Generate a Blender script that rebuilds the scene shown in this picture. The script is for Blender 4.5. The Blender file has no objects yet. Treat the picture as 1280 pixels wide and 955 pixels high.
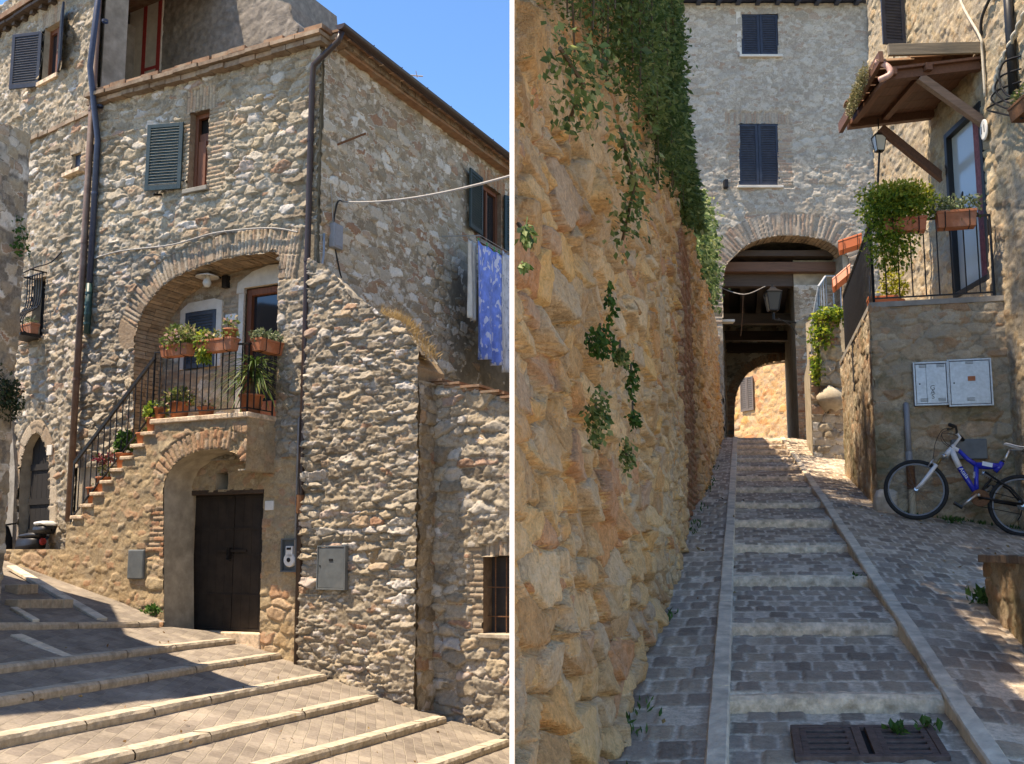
import bpy, math, random
import numpy as np
from mathutils import Vector, Matrix
R = math.radians
C = bpy.context.scene.collection
# ------------------------------------------------------------------ camera model (used to size things from the photograph)
TP = .135; CO = 1 / math.sqrt(1 + TP * TP); SI = CO * TP; FL = 1282.; CY = 517.
def ray(px, py):
    u = (px - 640) / FL; v = (CY - py) / FL
    d = np.array([u, CO - v * SI, SI + v * CO]); return d / d[1]
def at(px, py, Y): return ray(px, py) * Y

class Frame:
    """a vertical plane: O point, u along, n outward"""
    def __init__(S, O, u, n):
        S.O = np.array([O[0], O[1], 0.]); S.u = np.array([u[0], u[1], 0.]); S.u /= np.linalg.norm(S.u)
        S.n = np.array([n[0], n[1], 0.]); S.n /= np.linalg.norm(S.n)
    def P(S, s, z, o=0.): return S.O + S.u * s + S.n * o + np.array([0, 0, z])
    def px(S, px, py, off=0.):
        d = ray(px, py); t = np.dot(S.O + S.n * off, S.n) / np.dot(d, S.n); p = d * t
        return float(np.dot(p - S.O, S.u)), float(p[2])
    def poly(S, pts, off=0.): return [S.px(x, y, off) for x, y in pts]
    def rot(S): return math.atan2(S.u[1], S.u[0])

# ------------------------------------------------------------------ noise in numpy
def _h(i, j, seed):
    x = (i.astype(np.int64) * 374761393 + j.astype(np.int64) * 668265263 + seed * 1442695041) & 0xffffffff
    x = ((x ^ (x >> 13)) * 1274126177) & 0xffffffff
    x = ((x ^ (x >> 16)) * 2246822519) & 0xffffffff
    return ((x ^ (x >> 15)) & 0xffffff) / float(0xffffff)
def vnoise(x, y, seed=0):
    i = np.floor(x); j = np.floor(y); fx = x - i; fy = y - j
    fx = fx * fx * (3 - 2 * fx); fy = fy * fy * (3 - 2 * fy)
    a = _h(i, j, seed); b = _h(i + 1, j, seed); c = _h(i, j + 1, seed); d = _h(i + 1, j + 1, seed)
    return (a * (1 - fx) + b * fx) * (1 - fy) + (c * (1 - fx) + d * fx) * fy
def fbm(x, y, seed=0, o=4):
    r = 0; a = .5; t = 0
    for k in range(o):
        r = r + a * vnoise(x * 2 ** k, y * 2 ** k, seed + 17 * k); t += a; a *= .5
    return r / t - .5
def sstep(a, b, x):
    t = np.clip((x - a) / (b - a), 0, 1); return t * t * (3 - 2 * t)
def inpoly(s, z, poly):
    r = np.zeros(s.shape, bool); n = len(poly)
    for k in range(n):
        x1, y1 = poly[k]; x2, y2 = poly[(k + 1) % n]
        if y1 == y2: continue
        c = ((y1 > z) != (y2 > z)) & (s < (x2 - x1) * (z - y1) / (y2 - y1) + x1); r ^= c
    return r
def polydist(s, z, line):
    """nearest distance to a polyline and arc length there"""
    best = np.full(s.shape, 1e9); arc = np.zeros(s.shape); L = 0.
    for (x1, y1), (x2, y2) in zip(line[:-1], line[1:]):
        dx, dy = x2 - x1, y2 - y1; l2 = dx * dx + dy * dy
        t = np.clip(((s - x1) * dx + (z - y1) * dy) / l2, 0, 1)
        d = np.hypot(s - x1 - t * dx, z - y1 - t * dy); m = d < best
        best = np.where(m, d, best); arc = np.where(m, L + t * math.sqrt(l2), arc); L += math.sqrt(l2)
    return best, arc
def smooth(pts, n=6):
    """Catmull-Rom through points"""
    P = [np.array(p, float) for p in pts]; out = []
    for i in range(len(P) - 1):
        a = P[max(i - 1, 0)]; b = P[i]; c = P[i + 1]; d = P[min(i + 2, len(P) - 1)]
        for k in range(n):
            t = k / n
            out.append(.5 * ((2 * b) + (c - a) * t + (2 * a - 5 * b + 4 * c - d) * t * t + (3 * b - a - 3 * c + d) * t ** 3))
    out.append(P[-1]); return [tuple(map(float, p)) for p in out]

# ------------------------------------------------------------------ patterns
def stones(s, z, w, h, seed, warp=.25, wt=.35, p=2.4):
    a = s / w + warp * fbm(s / w * .8, z / h * .8, seed + 5) * 2
    b = z / h + warp * fbm(s / w * .8, z / h * .8, seed + 9) * 2
    j0 = np.floor(b); F1 = np.full(s.shape, 9.); F2 = np.full(s.shape, 9.)
    I1 = np.zeros(s.shape); J1 = np.zeros(s.shape); U = np.zeros(s.shape); W = np.zeros(s.shape)
    for dj in (-1, 0, 1):
        j = j0 + dj; sh = np.where(np.mod(j, 2) == 0, 0., .5) + .4 * _h(j, j * 0, seed + 1)
        i0 = np.floor(a - sh)
        for di in (-2, -1, 0, 1, 2):
            i = i0 + di
            cx = i + .5 + sh + .75 * (_h(i, j, seed + 2) - .5); cy = j + .5 + .55 * (_h(i, j, seed + 3) - .5)
            dx = a - cx; dy = b - cy
            d = (np.abs(dx) ** p + np.abs(dy) ** p) ** (1 / p) - wt * (_h(i, j, seed + 4) - .5)
            m = d < F1; F2 = np.where(m, F1, np.minimum(F2, d))
            I1 = np.where(m, i, I1); J1 = np.where(m, j, J1); U = np.where(m, dx, U); W = np.where(m, dy, W)
            F1 = np.where(m, d, F1)
    return (F2 - F1) * .5, I1, J1, U, W
def bricks(u, v, bw, bh, seed, joint=.010):
    """courses of bricks: edge distance (m), ids"""
    j = np.floor(v / bh); sh = np.where(np.mod(j, 2) == 0, 0., .5) + .25 * _h(j, j * 0, seed)
    a = u / bw + sh; i = np.floor(a)
    e = np.minimum(np.minimum(a - i, i + 1 - a) * bw, np.minimum(v / bh - j, j + 1 - v / bh) * bh)
    return e, i, j
def masonry(s, z, seed=1, stone=(.26, .15), relief=.05, mort=.35, mvar=.6, rough=.012, rows=(), rings=(), brick_all=None, tilt=.25, wt=.35, warp=.25, joint=.10, pits=.0, chips=.45, p_=2.4, groove=.0, facet=.55, ridge=1.6, brel=.022, bjt=.012):
    e, I, J, U, W = stones(s, z, stone[0], stone[1], seed, warp=warp, wt=wt, p=p_)
    r1 = _h(I, J, seed + 11); r2 = _h(I, J, seed + 12); r3 = _h(I, J, seed + 13)
    n1 = fbm(s * 9, z * 9, seed + 20, 4); n2 = fbm(s * 32, z * 32, seed + 21, 3)
    n3_ = fbm(s * 4.2, z * 4.2, seed + 25, 3)
    ee = e + .10 * n1 + .08 * n3_
    hs = relief * (.40 + .65 * r1) * np.clip(ee / joint, 0, 1) ** .55 + relief * tilt * ((r2 - .5) * U * 2.4 + (r3 - .65) * W * 2.4)
    n4_ = np.abs(fbm(s * 17, z * 17, seed + 28, 3)); hs = hs - rough * ridge * (n4_ - .1)
    fac = np.abs(fbm((s + .3 * r1 * 9) * 6.5, z * 6.5 + r2 * 9, seed + 26, 2)); hs = hs + relief * facet * (fac - .12)      # broken facets
    hs = hs + rough * n1 * 2 + rough * n2
    if pits:
        q = vnoise(s * 38, z * 38, seed + 31) * .6 + vnoise(s * 75, z * 75, seed + 32) * .4
        hs = hs - pits * sstep(.58, .8, q) * (r2 > .3)
    hm = relief * (mort + mvar * fbm(s * 1.1, z * 1.1, seed + 22, 3) * 2) + rough * .8 * n2 + rough * n1 * .6
    if chips:
        e2, I2, J2, U2, W2 = stones(s + .37, z + .21, stone[0] * .42, stone[1] * .5, seed + 70, warp=warp, wt=.4, p=p_)
        q2 = _h(I2, J2, seed + 71); h2 = hm + relief * chips * sstep(0, .16, e2 + .08 * n1) ** .6 * (q2 - .25) + rough * n1
        hit = (h2 > hs) & (q2 > .3) & (h2 > hm); hs = np.where(hit, h2, hs); I = np.where(hit, I2 + 991, I); J = np.where(hit, J2, J)
    h = np.maximum(hs, hm)
    if groove: h = h - groove * (1 - sstep(.0, .075, e + .03 * n1)) * sstep(-.16, .10, fbm(s * 2.3, z * 2.3, seed + 33, 2))
    m = 1 / (1 + np.exp(np.clip((hs - hm) / .0025, -30, 30)))
    sid = _h(I, J, seed + 14); bk = np.zeros(s.shape)
    def put(mask, eb, i, j, k, rel=.022, jt=.012):
        nonlocal h, m, sid, bk
        rb = _h(i, j, seed + 40 + k); sb = _h(i, j, seed + 41 + k)
        hb = .012 + rel * (.55 + .6 * rb) * sstep(0.001, jt, eb + .006 * n1 + .003 * n2) + rough * .5 * n2 + rough * .3 * n1
        lost = mask & (_h(i, j, seed + 42 + k) < .06); hb = np.where(lost, .010 + rough * n2, hb)
        h = np.where(mask, hb, h); m = np.where(mask, np.where(lost, 1., 1 - sstep(.003, jt, eb + .005 * n2)), m)
        sid = np.where(mask, sb, sid); bk = np.where(mask, 1., bk)
    if brick_all:
        eb, i, j = bricks(s + .02 * n1, z + .015 * fbm(s * 1.5, z * 1.5, seed + 7), brick_all[0], brick_all[1], seed)
        put(np.ones(s.shape, bool) & (fbm(s * 1.3, z * 1.3, seed + 60, 3) > brick_all[2]), eb, i, j, 0, rel=relief)
    k = 3
    for (s0, s1, z0, z1, bw, bh, vert) in rows:       # brick patches with toothed edges
        u, v = (z, s) if vert else (s, z)
        eb, i, j = bricks(u + .01 * n1, v + .01 * n1, bw, bh, seed + k)
        tooth = .10 * (_h(j, j * 0 + 3, seed + k) - .3)
        if vert: mask = (s > s0) & (s < s1) & (z > z0 - tooth * .4) & (z < z1 + tooth)
        else: mask = (z > z0) & (z < z1) & (s > s0 - tooth) & (s < s1 + tooth)
        put(mask, eb, i, j, k, rel=brel, jt=bjt); k += 3
    for (line, t0, t1, bw, out) in rings:             # voussoirs along an arch line
        d, arc = polydist(s, z, line); a = arc / bw; i = np.floor(a)
        eb = np.minimum(np.minimum(a - i, i + 1 - a) * bw, np.minimum(d - t0, t1 - d))
        mask = (d > t0) & (d < t1 + .05 * (_h(i, i * 0, seed + k) - .5)) & out(s, z)
        put(mask, np.abs(eb), i, np.floor(d / (t1 * .55 + .2 * (np.mod(i, 2)))), k, rel=.03); k += 3
    return h, m, sid, bk

# ------------------------------------------------------------------ objects
def tag(o, label=None, cat=None, group=None, kind=None):
    if label: o['label'] = label
    if cat: o['category'] = cat
    if group: o['group'] = group
    if kind: o['kind'] = kind
    return o
def thing(name, label, cat, loc, group=None):
    o = bpy.data.objects.new(name, None); C.objects.link(o); o.location = Vector([float(v) for v in loc]); o.empty_display_size = .2
    return tag(o, label, cat, group)
def base_of(o):
    v = Vector((0, 0, 0))
    while o: v += o.location; o = o.parent
    return v
def link(name, me, mat, parent=None, origin=None):
    """link mesh (verts in world space) under parent or as its own top-level object with an origin"""
    o = bpy.data.objects.new(name, me); C.objects.link(o)
    if mat: me.materials.append(mat)
    if parent:
        b = base_of(parent); o.parent = parent; me.transform(Matrix.Translation(-b))
    elif origin is not None:
        ov = Vector([float(v) for v in origin]); me.transform(Matrix.Translation(-ov)); o.location = ov
    return o
def mesh_np(name, V, Q, attrs=None, smooth_=True):
    me = bpy.data.meshes.new(name); V = np.asarray(V, np.float32); Q = np.asarray(Q, np.int32); k = Q.shape[1]
    me.vertices.add(len(V)); me.vertices.foreach_set('co', V.ravel())
    me.loops.add(Q.size); me.loops.foreach_set('vertex_index', Q.ravel())
    me.polygons.add(len(Q)); me.polygons.foreach_set('loop_start', np.arange(0, Q.size, k, dtype=np.int32))
    try: me.polygons.foreach_set('loop_total', np.full(len(Q), k, np.int32))
    except Exception: pass
    me.polygons.foreach_set('use_smooth', np.full(len(Q), smooth_, bool))
    for n, a in (attrs or {}).items():
        at_ = me.attributes.new(n, 'FLOAT', 'POINT'); at_.data.foreach_set('value', np.asarray(a, np.float32))
    me.update(calc_edges=True); me.validate(); return me
def grid_faces(nr, nc, keep=None):
    idx = np.arange(nr * nc).reshape(nr, nc)
    q = np.stack([idx[:-1, :-1], idx[:-1, 1:], idx[1:, 1:], idx[1:, :-1]], -1).reshape(-1, 4)
    return q if keep is None else q[keep.ravel()]
def compact(V, Q, attrs):
    used = np.unique(Q); mp = np.full(len(V), -1, np.int64); mp[used] = np.arange(len(used))
    return V[used], mp[Q], {k: a[used] for k, a in attrs.items()}
def wall(name, fr, sr, zr, res, mat, parent, off=0., keep=None, holes=(), flip=False, depthfn=None, origin=None, sarr=None, cut=None, **kw):
    s = sarr if sarr is not None else np.arange(sr[0], sr[1] + res, res); z = np.arange(zr[0], zr[1] + res, res)
    S, Z = np.meshgrid(s, z)
    h, m, sid, bk = masonry(S, Z, **kw)
    o = off + h + (depthfn(S, Z) if depthfn else 0)
    V = fr.O[None, None] + fr.u * S[..., None] + fr.n * np.asarray(o)[..., None]; V[..., 2] = Z
    sc = (S[:-1, :-1] + S[1:, 1:]) / 2; zc = (Z[:-1, :-1] + Z[1:, 1:]) / 2
    k = np.ones(sc.shape, bool)
    if keep is not None: k &= keep(sc, zc)
    for hp in holes: k &= ~inpoly(sc, zc, hp)
    Q = grid_faces(len(z), len(s), k)
    if np.dot(np.cross(fr.u, [0, 0, 1]), fr.n) < 0: Q = Q[:, ::-1]
    V, Q, A = compact(V.reshape(-1, 3), Q, {'stone': sid.ravel(), 'mort': m.ravel(), 'brick': bk.ravel()})
    if cut is not None:
        ok = cut(V); Q = Q[ok[Q].all(1)]; V, Q, A = compact(V, Q, A)
    return link(name, mesh_np(name, V, Q, A), mat, parent, origin)

class MB:
    """collects boxes, tubes, sheets... into ONE mesh"""
    def __init__(S): S.v = []; S.f = []; S.t = []
    def add(S, V, F, tone=None):
        b = len(S.v); S.v += [tuple(map(float, p)) for p in V]; S.f += [tuple(int(i) + b for i in f) for f in F]
        S.t += [random.random() if tone is None else tone] * len(V); return S
    def hexa(S, c8, tone=None):
        return S.add(c8, [(0, 3, 2, 1), (4, 5, 6, 7), (0, 1, 5, 4), (1, 2, 6, 5), (2, 3, 7, 6), (3, 0, 4, 7)], tone)
    def obox(S, c, ax, ay, az, tone=None):
        c, ax, ay, az = [np.array(q, float) for q in (c, ax, ay, az)]
        return S.hexa([c - ax - ay - az, c + ax - ay - az, c + ax + ay - az, c - ax + ay - az, c - ax - ay + az, c + ax - ay + az, c + ax + ay + az, c - ax + ay + az], tone)
    def box(S, x0, x1, y0, y1, z0, z1, tone=None):
        return S.obox(((x0 + x1) / 2, (y0 + y1) / 2, (z0 + z1) / 2), ((x1 - x0) / 2, 0, 0), (0, (y1 - y0) / 2, 0), (0, 0, (z1 - z0) / 2), tone)
    def fbox(S, fr, s0, s1, z0, z1, o0, o1, tone=None):
        return S.obox(fr.P((s0 + s1) / 2, (z0 + z1) / 2, (o0 + o1) / 2), fr.u * (s1 - s0) / 2, fr.n * (o1 - o0) / 2, (0, 0, (z1 - z0) / 2), tone)
    def bar(S, a, b, w, h, up=(0, 0, 1), tone=None):
        a = np.array(a, float); b = np.array(b, float); d = b - a; L = np.linalg.norm(d); d /= L
        x = np.cross(d, up); 
        if np.linalg.norm(x) < 1e-4: x = np.cross(d, (1, 0, 0))
        x /= np.linalg.norm(x); y = np.cross(x, d)
        return S.obox((a + b) / 2, x * w / 2, d * L / 2, y * h / 2, tone)
    def tube(S, pts, r, n=8, tone=None, cap=True):
        P = [np.array(p, float) for p in pts]; rr = r if hasattr(r, '__len__') else [r] * len(P); V = []; F = []
        x = None
        for i, p in enumerate(P):
            d = P[min(i + 1, len(P) - 1)] - P[max(i - 1, 0)]; d /= (np.linalg.norm(d) + 1e-12)
            if x is None:
                x = np.cross(d, (0, 0, 1.)); x = np.cross(d, (1., 0, 0)) if np.linalg.norm(x) < .1 else x
            x = x - d * np.dot(x, d); x /= (np.linalg.norm(x) + 1e-12); y = np.cross(d, x)
            for k in range(n):
                a = 2 * math.pi * k / n; V.append(p + rr[i] * (x * math.cos(a) + y * math.sin(a)))
        for i in range(len(P) - 1):
            for k in range(n):
                F.append((i * n + k, i * n + (k + 1) % n, (i + 1) * n + (k + 1) % n, (i + 1) * n + k))
        if cap: F.append(tuple(range(n))[::-1]); F.append(tuple(range((len(P) - 1) * n, len(P) * n)))
        return S.add(V, F, tone)
    def lathe(S, prof, c=(0, 0, 0), n=16, axis=((1, 0, 0), (0, 1, 0), (0, 0, 1)), tone=None):
        X, Y, Z = [np.array(a, float) for a in axis]; c = np.array(c, float); V = []; F = []
        for r, h in prof:
            for k in range(n):
                a = 2 * math.pi * k / n; V.append(c + X * r * math.cos(a) + Y * r * math.sin(a) + Z * h)
        for i in range(len(prof) - 1):
            for k in range(n): F.append((i * n + k, i * n + (k + 1) % n, (i + 1) * n + (k + 1) % n, (i + 1) * n + k))
        return S.add(V, F, tone)
    def prism(S, poly, d0, d1, tone=None):
        """poly: list of 3d points; extruded between offset vectors d0 and d1"""
        n = len(poly); a = [np.array(p, float) + d0 for p in poly]; b = [np.array(p, float) + d1 for p in poly]
        return S.add(a + b, [tuple(range(n))[::-1], tuple(range(n, 2 * n))] + [(k, (k + 1) % n, n + (k + 1) % n, n + k) for k in range(n)], tone)
    def sheet(S, rows, tone=None):
        n = len(rows[0]); V = [p for r in rows for p in r]
        return S.add(V, [(i * n + k, i * n + k + 1, (i + 1) * n + k + 1, (i + 1) * n + k) for i in range(len(rows) - 1) for k in range(n - 1)], tone)
    def mesh(S, name, sm=False, bevel=0):
        me = bpy.data.meshes.new(name); me.from_pydata(S.v, [], S.f)
        a = me.attributes.new('tone', 'FLOAT', 'POINT'); a.data.foreach_set('value', np.array(S.t, np.float32))
        if sm: me.polygons.foreach_set('use_smooth', np.full(len(me.polygons), True))
        me.update(); return me
    def build(S, name, mat, parent=None, origin=None, sm=False, bevel=0):
        o = link(name, S.mesh(name, sm), mat, parent, origin)
        if bevel:
            b = o.modifiers.new('bevel', 'BEVEL'); b.width = bevel; b.segments = 2; b.limit_method = 'ANGLE'; b.angle_limit = R(40)
        if sm == 'auto' or (sm and bevel): pass
        return o
def leafmesh(name, pts, size, rng, out=None, droop=.4, spread=1., aspect=.5, tone=None):
    """many small folded leaves at pts; out = preferred facing"""
    pts = np.asarray(pts, float); n = len(pts)
    d = rng.normal(size=(n, 3)) * spread; d[:, 2] -= droop
    if out is not None: d += out
    d /= np.linalg.norm(d, axis=1)[:, None] + 1e-9
    q = rng.normal(size=(n, 3)); q -= d * (q * d).sum(1)[:, None]; q /= np.linalg.norm(q, axis=1)[:, None] + 1e-9
    nn = np.cross(d, q); L = size * rng.uniform(.6, 1.25, n)[:, None]
    a = pts; t = pts + d * L; m = pts + d * L * .45; w = L * aspect * .5
    V = np.stack([a, m + q * w + nn * w * .35, t, m - q * w + nn * w * .35], 1).reshape(-1, 3)
    Q = np.arange(4 * n).reshape(n, 4)
    tn = rng.random(n) if tone is None else np.clip(tone + rng.normal(size=n) * .12, 0, 1)
    return mesh_np(name, V, Q, {'tone': np.repeat(tn, 4)}, False)
def reveal(mb, fr, poly, o0, o1, skip=()):
    n = len(poly)
    for k in range(n):
        if k in skip: continue
        (a, b), (c, d) = poly[k], poly[(k + 1) % n]
        m = max(1, int(abs(o1 - o0) / .12))
        mb.add([fr.P(a, b, o0), fr.P(c, d, o0), fr.P(c, d, o1), fr.P(a, b, o1)], [(0, 1, 2, 3)])
# ------------------------------------------------------------------ materials
def new_mat(name):
    m = bpy.data.materials.new(name); m.use_nodes = True; t = m.node_tree; t.nodes.clear()
    out = t.nodes.new('ShaderNodeOutputMaterial'); b = t.nodes.new('ShaderNodeBsdfPrincipled'); t.links.new(b.outputs[0], out.inputs[0])
    return m, t, b
def nd(t, typ, **kw):
    n = t.nodes.new(typ)
    for k, v in kw.items():
        if k in n.inputs: n.inputs[k].default_value = v
        else: setattr(n, k, v)
    return n
def noise(t, vec, scale, detail=4, rough=.6):
    n = nd(t, 'ShaderNodeTexNoise'); n.inputs['Scale'].default_value = scale; n.inputs['Detail'].default_value = detail; n.inputs['Roughness'].default_value = rough
    t.links.new(vec, n.inputs['Vector']); return n.outputs['Fac']
def ramp(t, fac, stops, interp='LINEAR'):
    r = nd(t, 'ShaderNodeValToRGB'); cr = r.color_ramp; cr.interpolation = interp
    while len(cr.elements) > 1: cr.elements.remove(cr.elements[-1])
    for i, (p, c) in enumerate(stops):
        e = cr.elements[0] if i == 0 else cr.elements.new(p)
        e.position = p; e.color = (*c, 1) if len(c) == 3 else c
    t.links.new(fac, r.inputs[0]); return r.outputs[0]
def mix(t, fac, a, b, mode='MIX'):
    m = nd(t, 'ShaderNodeMix', data_type='RGBA', blend_type=mode)
    for v, s in ((fac, m.inputs[0]), (a, m.inputs[6]), (b, m.inputs[7])):
        if hasattr(v, 'links'): t.links.new(v, s)
        else: s.default_value = v if not isinstance(v, tuple) else ((*v, 1) if len(v) == 3 else v)
    return m.outputs[2]
def mth(t, op, a, b=0.):
    m = nd(t, 'ShaderNodeMath', operation=op)
    for v, s in ((a, m.inputs[0]), (b, m.inputs[1])):
        if hasattr(v, 'links'): t.links.new(v, s)
        else: s.default_value = v
    return m.outputs[0]
def attr(t, n): a = nd(t, 'ShaderNodeAttribute'); a.attribute_name = n; return a.outputs['Fac']
def coords(t): return nd(t, 'ShaderNodeTexCoord').outputs['Object']
def bump(t, h, s, d, b):
    n = nd(t, 'ShaderNodeBump'); n.inputs['Strength'].default_value = s; n.inputs['Distance'].default_value = d
    t.links.new(h, n.inputs['Height']); t.links.new(n.outputs[0], b.inputs['Normal'])
def sc(c, k): return tuple(min(1., x * k) for x in c)
BRICKS = [(0, (.30, .15, .085)), (.3, (.42, .22, .12)), (.6, (.48, .30, .18)), (.85, (.38, .27, .18)), (1, (.52, .38, .26))]
def masonry_mat(name, pal, mortar, brick=BRICKS, lichen=(.30, .29, .25), lich=.35, var=.35, mvar=.25, bmp=.5, streak=(.12, .10, .07), st=.35, moss=None):
    m, t, b = new_mat(name); co = coords(t)
    n1 = noise(t, co, 3.2, 5); n2 = noise(t, co, 26, 5, .7); n3 = noise(t, co, 95, 3, .7); n0 = noise(t, co, .55, 4)
    st_ = ramp(t, attr(t, 'stone'), pal); bk = ramp(t, attr(t, 'stone'), brick)
    col = mix(t, attr(t, 'brick'), st_, bk)
    f = mth(t, 'ADD', mth(t, 'MULTIPLY', mth(t, 'SUBTRACT', n2, .5), var * 3.2), mth(t, 'ADD', mth(t, 'MULTIPLY', mth(t, 'SUBTRACT', n3, .5), var * 2.2), 1.))
    g = nd(t, 'ShaderNodeCombineColor'); [t.links.new(f, g.inputs[i]) for i in range(3)]
    mo = mix(t, ramp(t, n2, [(.3, (0, 0, 0)), (.7, (1, 1, 1))]), sc(mortar, 1 - mvar), sc(mortar, 1 + mvar))
    mo = mix(t, ramp(t, n1, [(.4, (0, 0, 0)), (.65, (1, 1, 1))]), mo, sc(mortar, .8))
    col = mix(t, attr(t, 'mort'), col, mo)
    col = mix(t, 1., col, g.outputs[0], 'MULTIPLY')
    lf = mth(t, 'MULTIPLY', ramp(t, mth(t, 'ADD', mth(t, 'MULTIPLY', n1, .6), mth(t, 'MULTIPLY', n2, .4)), [(.48, (0, 0, 0)), (.62, (1, 1, 1))]), lich)
    col = mix(t, lf, col, lichen)
    sf = mth(t, 'MULTIPLY', ramp(t, n0, [(.5, (0, 0, 0)), (.72, (1, 1, 1))]), st)
    col = mix(t, sf, col, streak)
    if moss:
        mf = mth(t, 'MULTIPLY', ramp(t, noise(t, co, 1.4, 6, .7), [(.52, (0, 0, 0)), (.6, (1, 1, 1))]), moss[1]); col = mix(t, mf, col, moss[0])
    t.links.new(col, b.inputs['Base Color']); b.inputs['Roughness'].default_value = .92; b.inputs['Specular IOR Level'].default_value = .2
    bump(t, mth(t, 'ADD', n2, mth(t, 'MULTIPLY', n3, .6)), bmp, .02, b); return m
def simple(name, col, rough=.6, metal=0., var=.2, scale=18, bmp=.15, spec=.4, dirt=None, col2=None, tonevar=0., rust=None):
    m, t, b = new_mat(name); co = coords(t); n = noise(t, co, scale, 5); n2 = noise(t, co, scale * 5, 3)
    c = mix(t, ramp(t, n, [(.3, (0, 0, 0)), (.7, (1, 1, 1))]), sc(col, 1 - var), sc(col2 or col, 1 + var))
    if tonevar:
        a = attr(t, 'tone'); c = mix(t, 1., c, ramp(t, a, [(0, (1 - tonevar,) * 3), (1, (1, 1, 1))]), 'MULTIPLY')
    if dirt: c = mix(t, mth(t, 'MULTIPLY', ramp(t, noise(t, co, scale * .3, 6, .7), [(.48, (0, 0, 0)), (.66, (1, 1, 1))]), dirt[1]), c, dirt[0])
    t.links.new(c, b.inputs['Base Color']); b.inputs['Roughness'].default_value = rough; b.inputs['Metallic'].default_value = metal
    b.inputs['Specular IOR Level'].default_value = spec
    if bmp: bump(t, mth(t, 'ADD', n, n2), bmp, .01, b)
    return m
def leafmat(name, stops, trans=.35):
    m, t, b = new_mat(name); c = ramp(t, attr(t, 'tone'), stops)
    t.links.new(c, b.inputs['Base Color']); b.inputs['Roughness'].default_value = .5; b.inputs['Specular IOR Level'].default_value = .3
    tr = nd(t, 'ShaderNodeBsdfTranslucent'); t.links.new(c, tr.inputs[0]); mx = nd(t, 'ShaderNodeMixShader'); mx.inputs[0].default_value = trans
    t.links.new(b.outputs[0], mx.inputs[1]); t.links.new(tr.outputs[0], mx.inputs[2])
    o = [n for n in t.nodes if n.type == 'OUTPUT_MATERIAL'][0]; t.links.new(mx.outputs[0], o.inputs[0]); return m
def glass(name, col=(.02, .022, .025), rough=.06):
    m, t, b = new_mat(name); b.inputs['Base Color'].default_value = (*col, 1); b.inputs['Roughness'].default_value = rough; b.inputs['Specular IOR Level'].default_value = .8; return m
def wood(name, col, var=.35, rough=.65, axis=2, scale=9):
    m, t, b = new_mat(name); co = coords(t); mp = nd(t, 'ShaderNodeMapping'); s = [scale * 4] * 3; s[axis] = scale * .25
    mp.inputs['Scale'].default_value = s; t.links.new(co, mp.inputs[0]); n = noise(t, mp.outputs[0], 1., 6, .7)
    c = mix(t, ramp(t, n, [(.3, (0, 0, 0)), (.7, (1, 1, 1))]), sc(col, 1 - var), sc(col, 1 + var))
    c = mix(t, 1., c, ramp(t, attr(t, 'tone'), [(0, (.7, .7, .7)), (1, (1, 1, 1))]), 'MULTIPLY')
    t.links.new(c, b.inputs['Base Color']); b.inputs['Roughness'].default_value = rough; bump(t, n, .3, .01, b); return m
PAL_A = [(0, (0.186, 0.148, 0.106)), (.16, (0.294, 0.243, 0.175)), (.32, (0.392, 0.342, 0.265)), (.46, (0.265, 0.213, 0.148)), (.6, (0.510, 0.460, 0.387)), (.7, (0.333, 0.277, 0.201)), (.82, (0.431, 0.346, 0.233)), (.9, (0.294, 0.168, 0.106)), (.95, (0.568, 0.535, 0.488)), (1, (0.353, 0.317, 0.276))]
PAL_G = [(0, (0.470, 0.248, 0.107)), (.12, (0.663, 0.396, 0.180)), (.26, (0.588, 0.396, 0.230)), (.4, (0.748, 0.450, 0.197)), (.54, (0.555, 0.331, 0.164)), (.68, (0.748, 0.506, 0.280)), (.8, (0.748, 0.414, 0.148)), (.9, (0.598, 0.267, 0.115)), (1, (0.534, 0.377, 0.238))]
PAL_B = [(0, (.26, .20, .135)), (.18, (.40, .325, .22)), (.36, (.60, .53, .42)), (.48, (.33, .25, .16)), (.66, (.80, .75, .65)), (.8, (.46, .37, .25)), (.9, (.36, .20, .12)), (1, (.66, .58, .45))]
PAL_G0 = [(0, (.36, .20, .09)), (.12, (.48, .31, .15)), (.26, (.42, .33, .22)), (.4, (.58, .39, .18)), (.54, (.40, .26, .14)), (.66, (.58, .44, .27)), (.78, (.60, .36, .13)), (.88, (.47, .20, .10)), (1, (.36, .30, .23))]
M = {}
TAN = [(0, (.30, .215, .14)), (.35, (.40, .31, .215)), (.7, (.46, .38, .28)), (.88, (.42, .26, .16)), (1, (.36, .30, .23))]
M['A'] = masonry_mat('pale_rubble', PAL_A, (.265, .215, .15), lich=.35, lichen=(.25, .235, .20), st=.35, brick=TAN, var=.4)
M['B'] = masonry_mat('weathered_rubble', PAL_B, (.345, .27, .185), lich=.18, lichen=(.36, .32, .26), st=.25, streak=(.2, .16, .11))
M['Alow'] = masonry_mat('old_brown_render', [(0, (.36, .25, .14)), (.4, (.46, .35, .21)), (.7, (.40, .30, .19)), (.9, (.45, .25, .14)), (1, (.52, .43, .29))], (.40, .30, .18), lich=.3, st=.5, streak=(.10, .075, .045))
M['log'] = masonry_mat('old_brickwork', PAL_B, (.40, .31, .21), brick=[(0, (.34, .22, .14)), (.4, (.44, .31, .20)), (.7, (.48, .37, .26)), (1, (.42, .34, .25))], lich=.35)
M['G'] = masonry_mat('warm_rubble', PAL_G, (.53, .385, .24), lich=.4, lichen=(.42, .36, .29), st=.3, streak=(.24, .13, .06), var=.45, bmp=.9, brick=[(0, (.27, .10, .05)), (.5, (.36, .15, .075)), (1, (.42, .22, .12))])  # palette warmed so that bounced warm light sits in the stone colour
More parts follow.
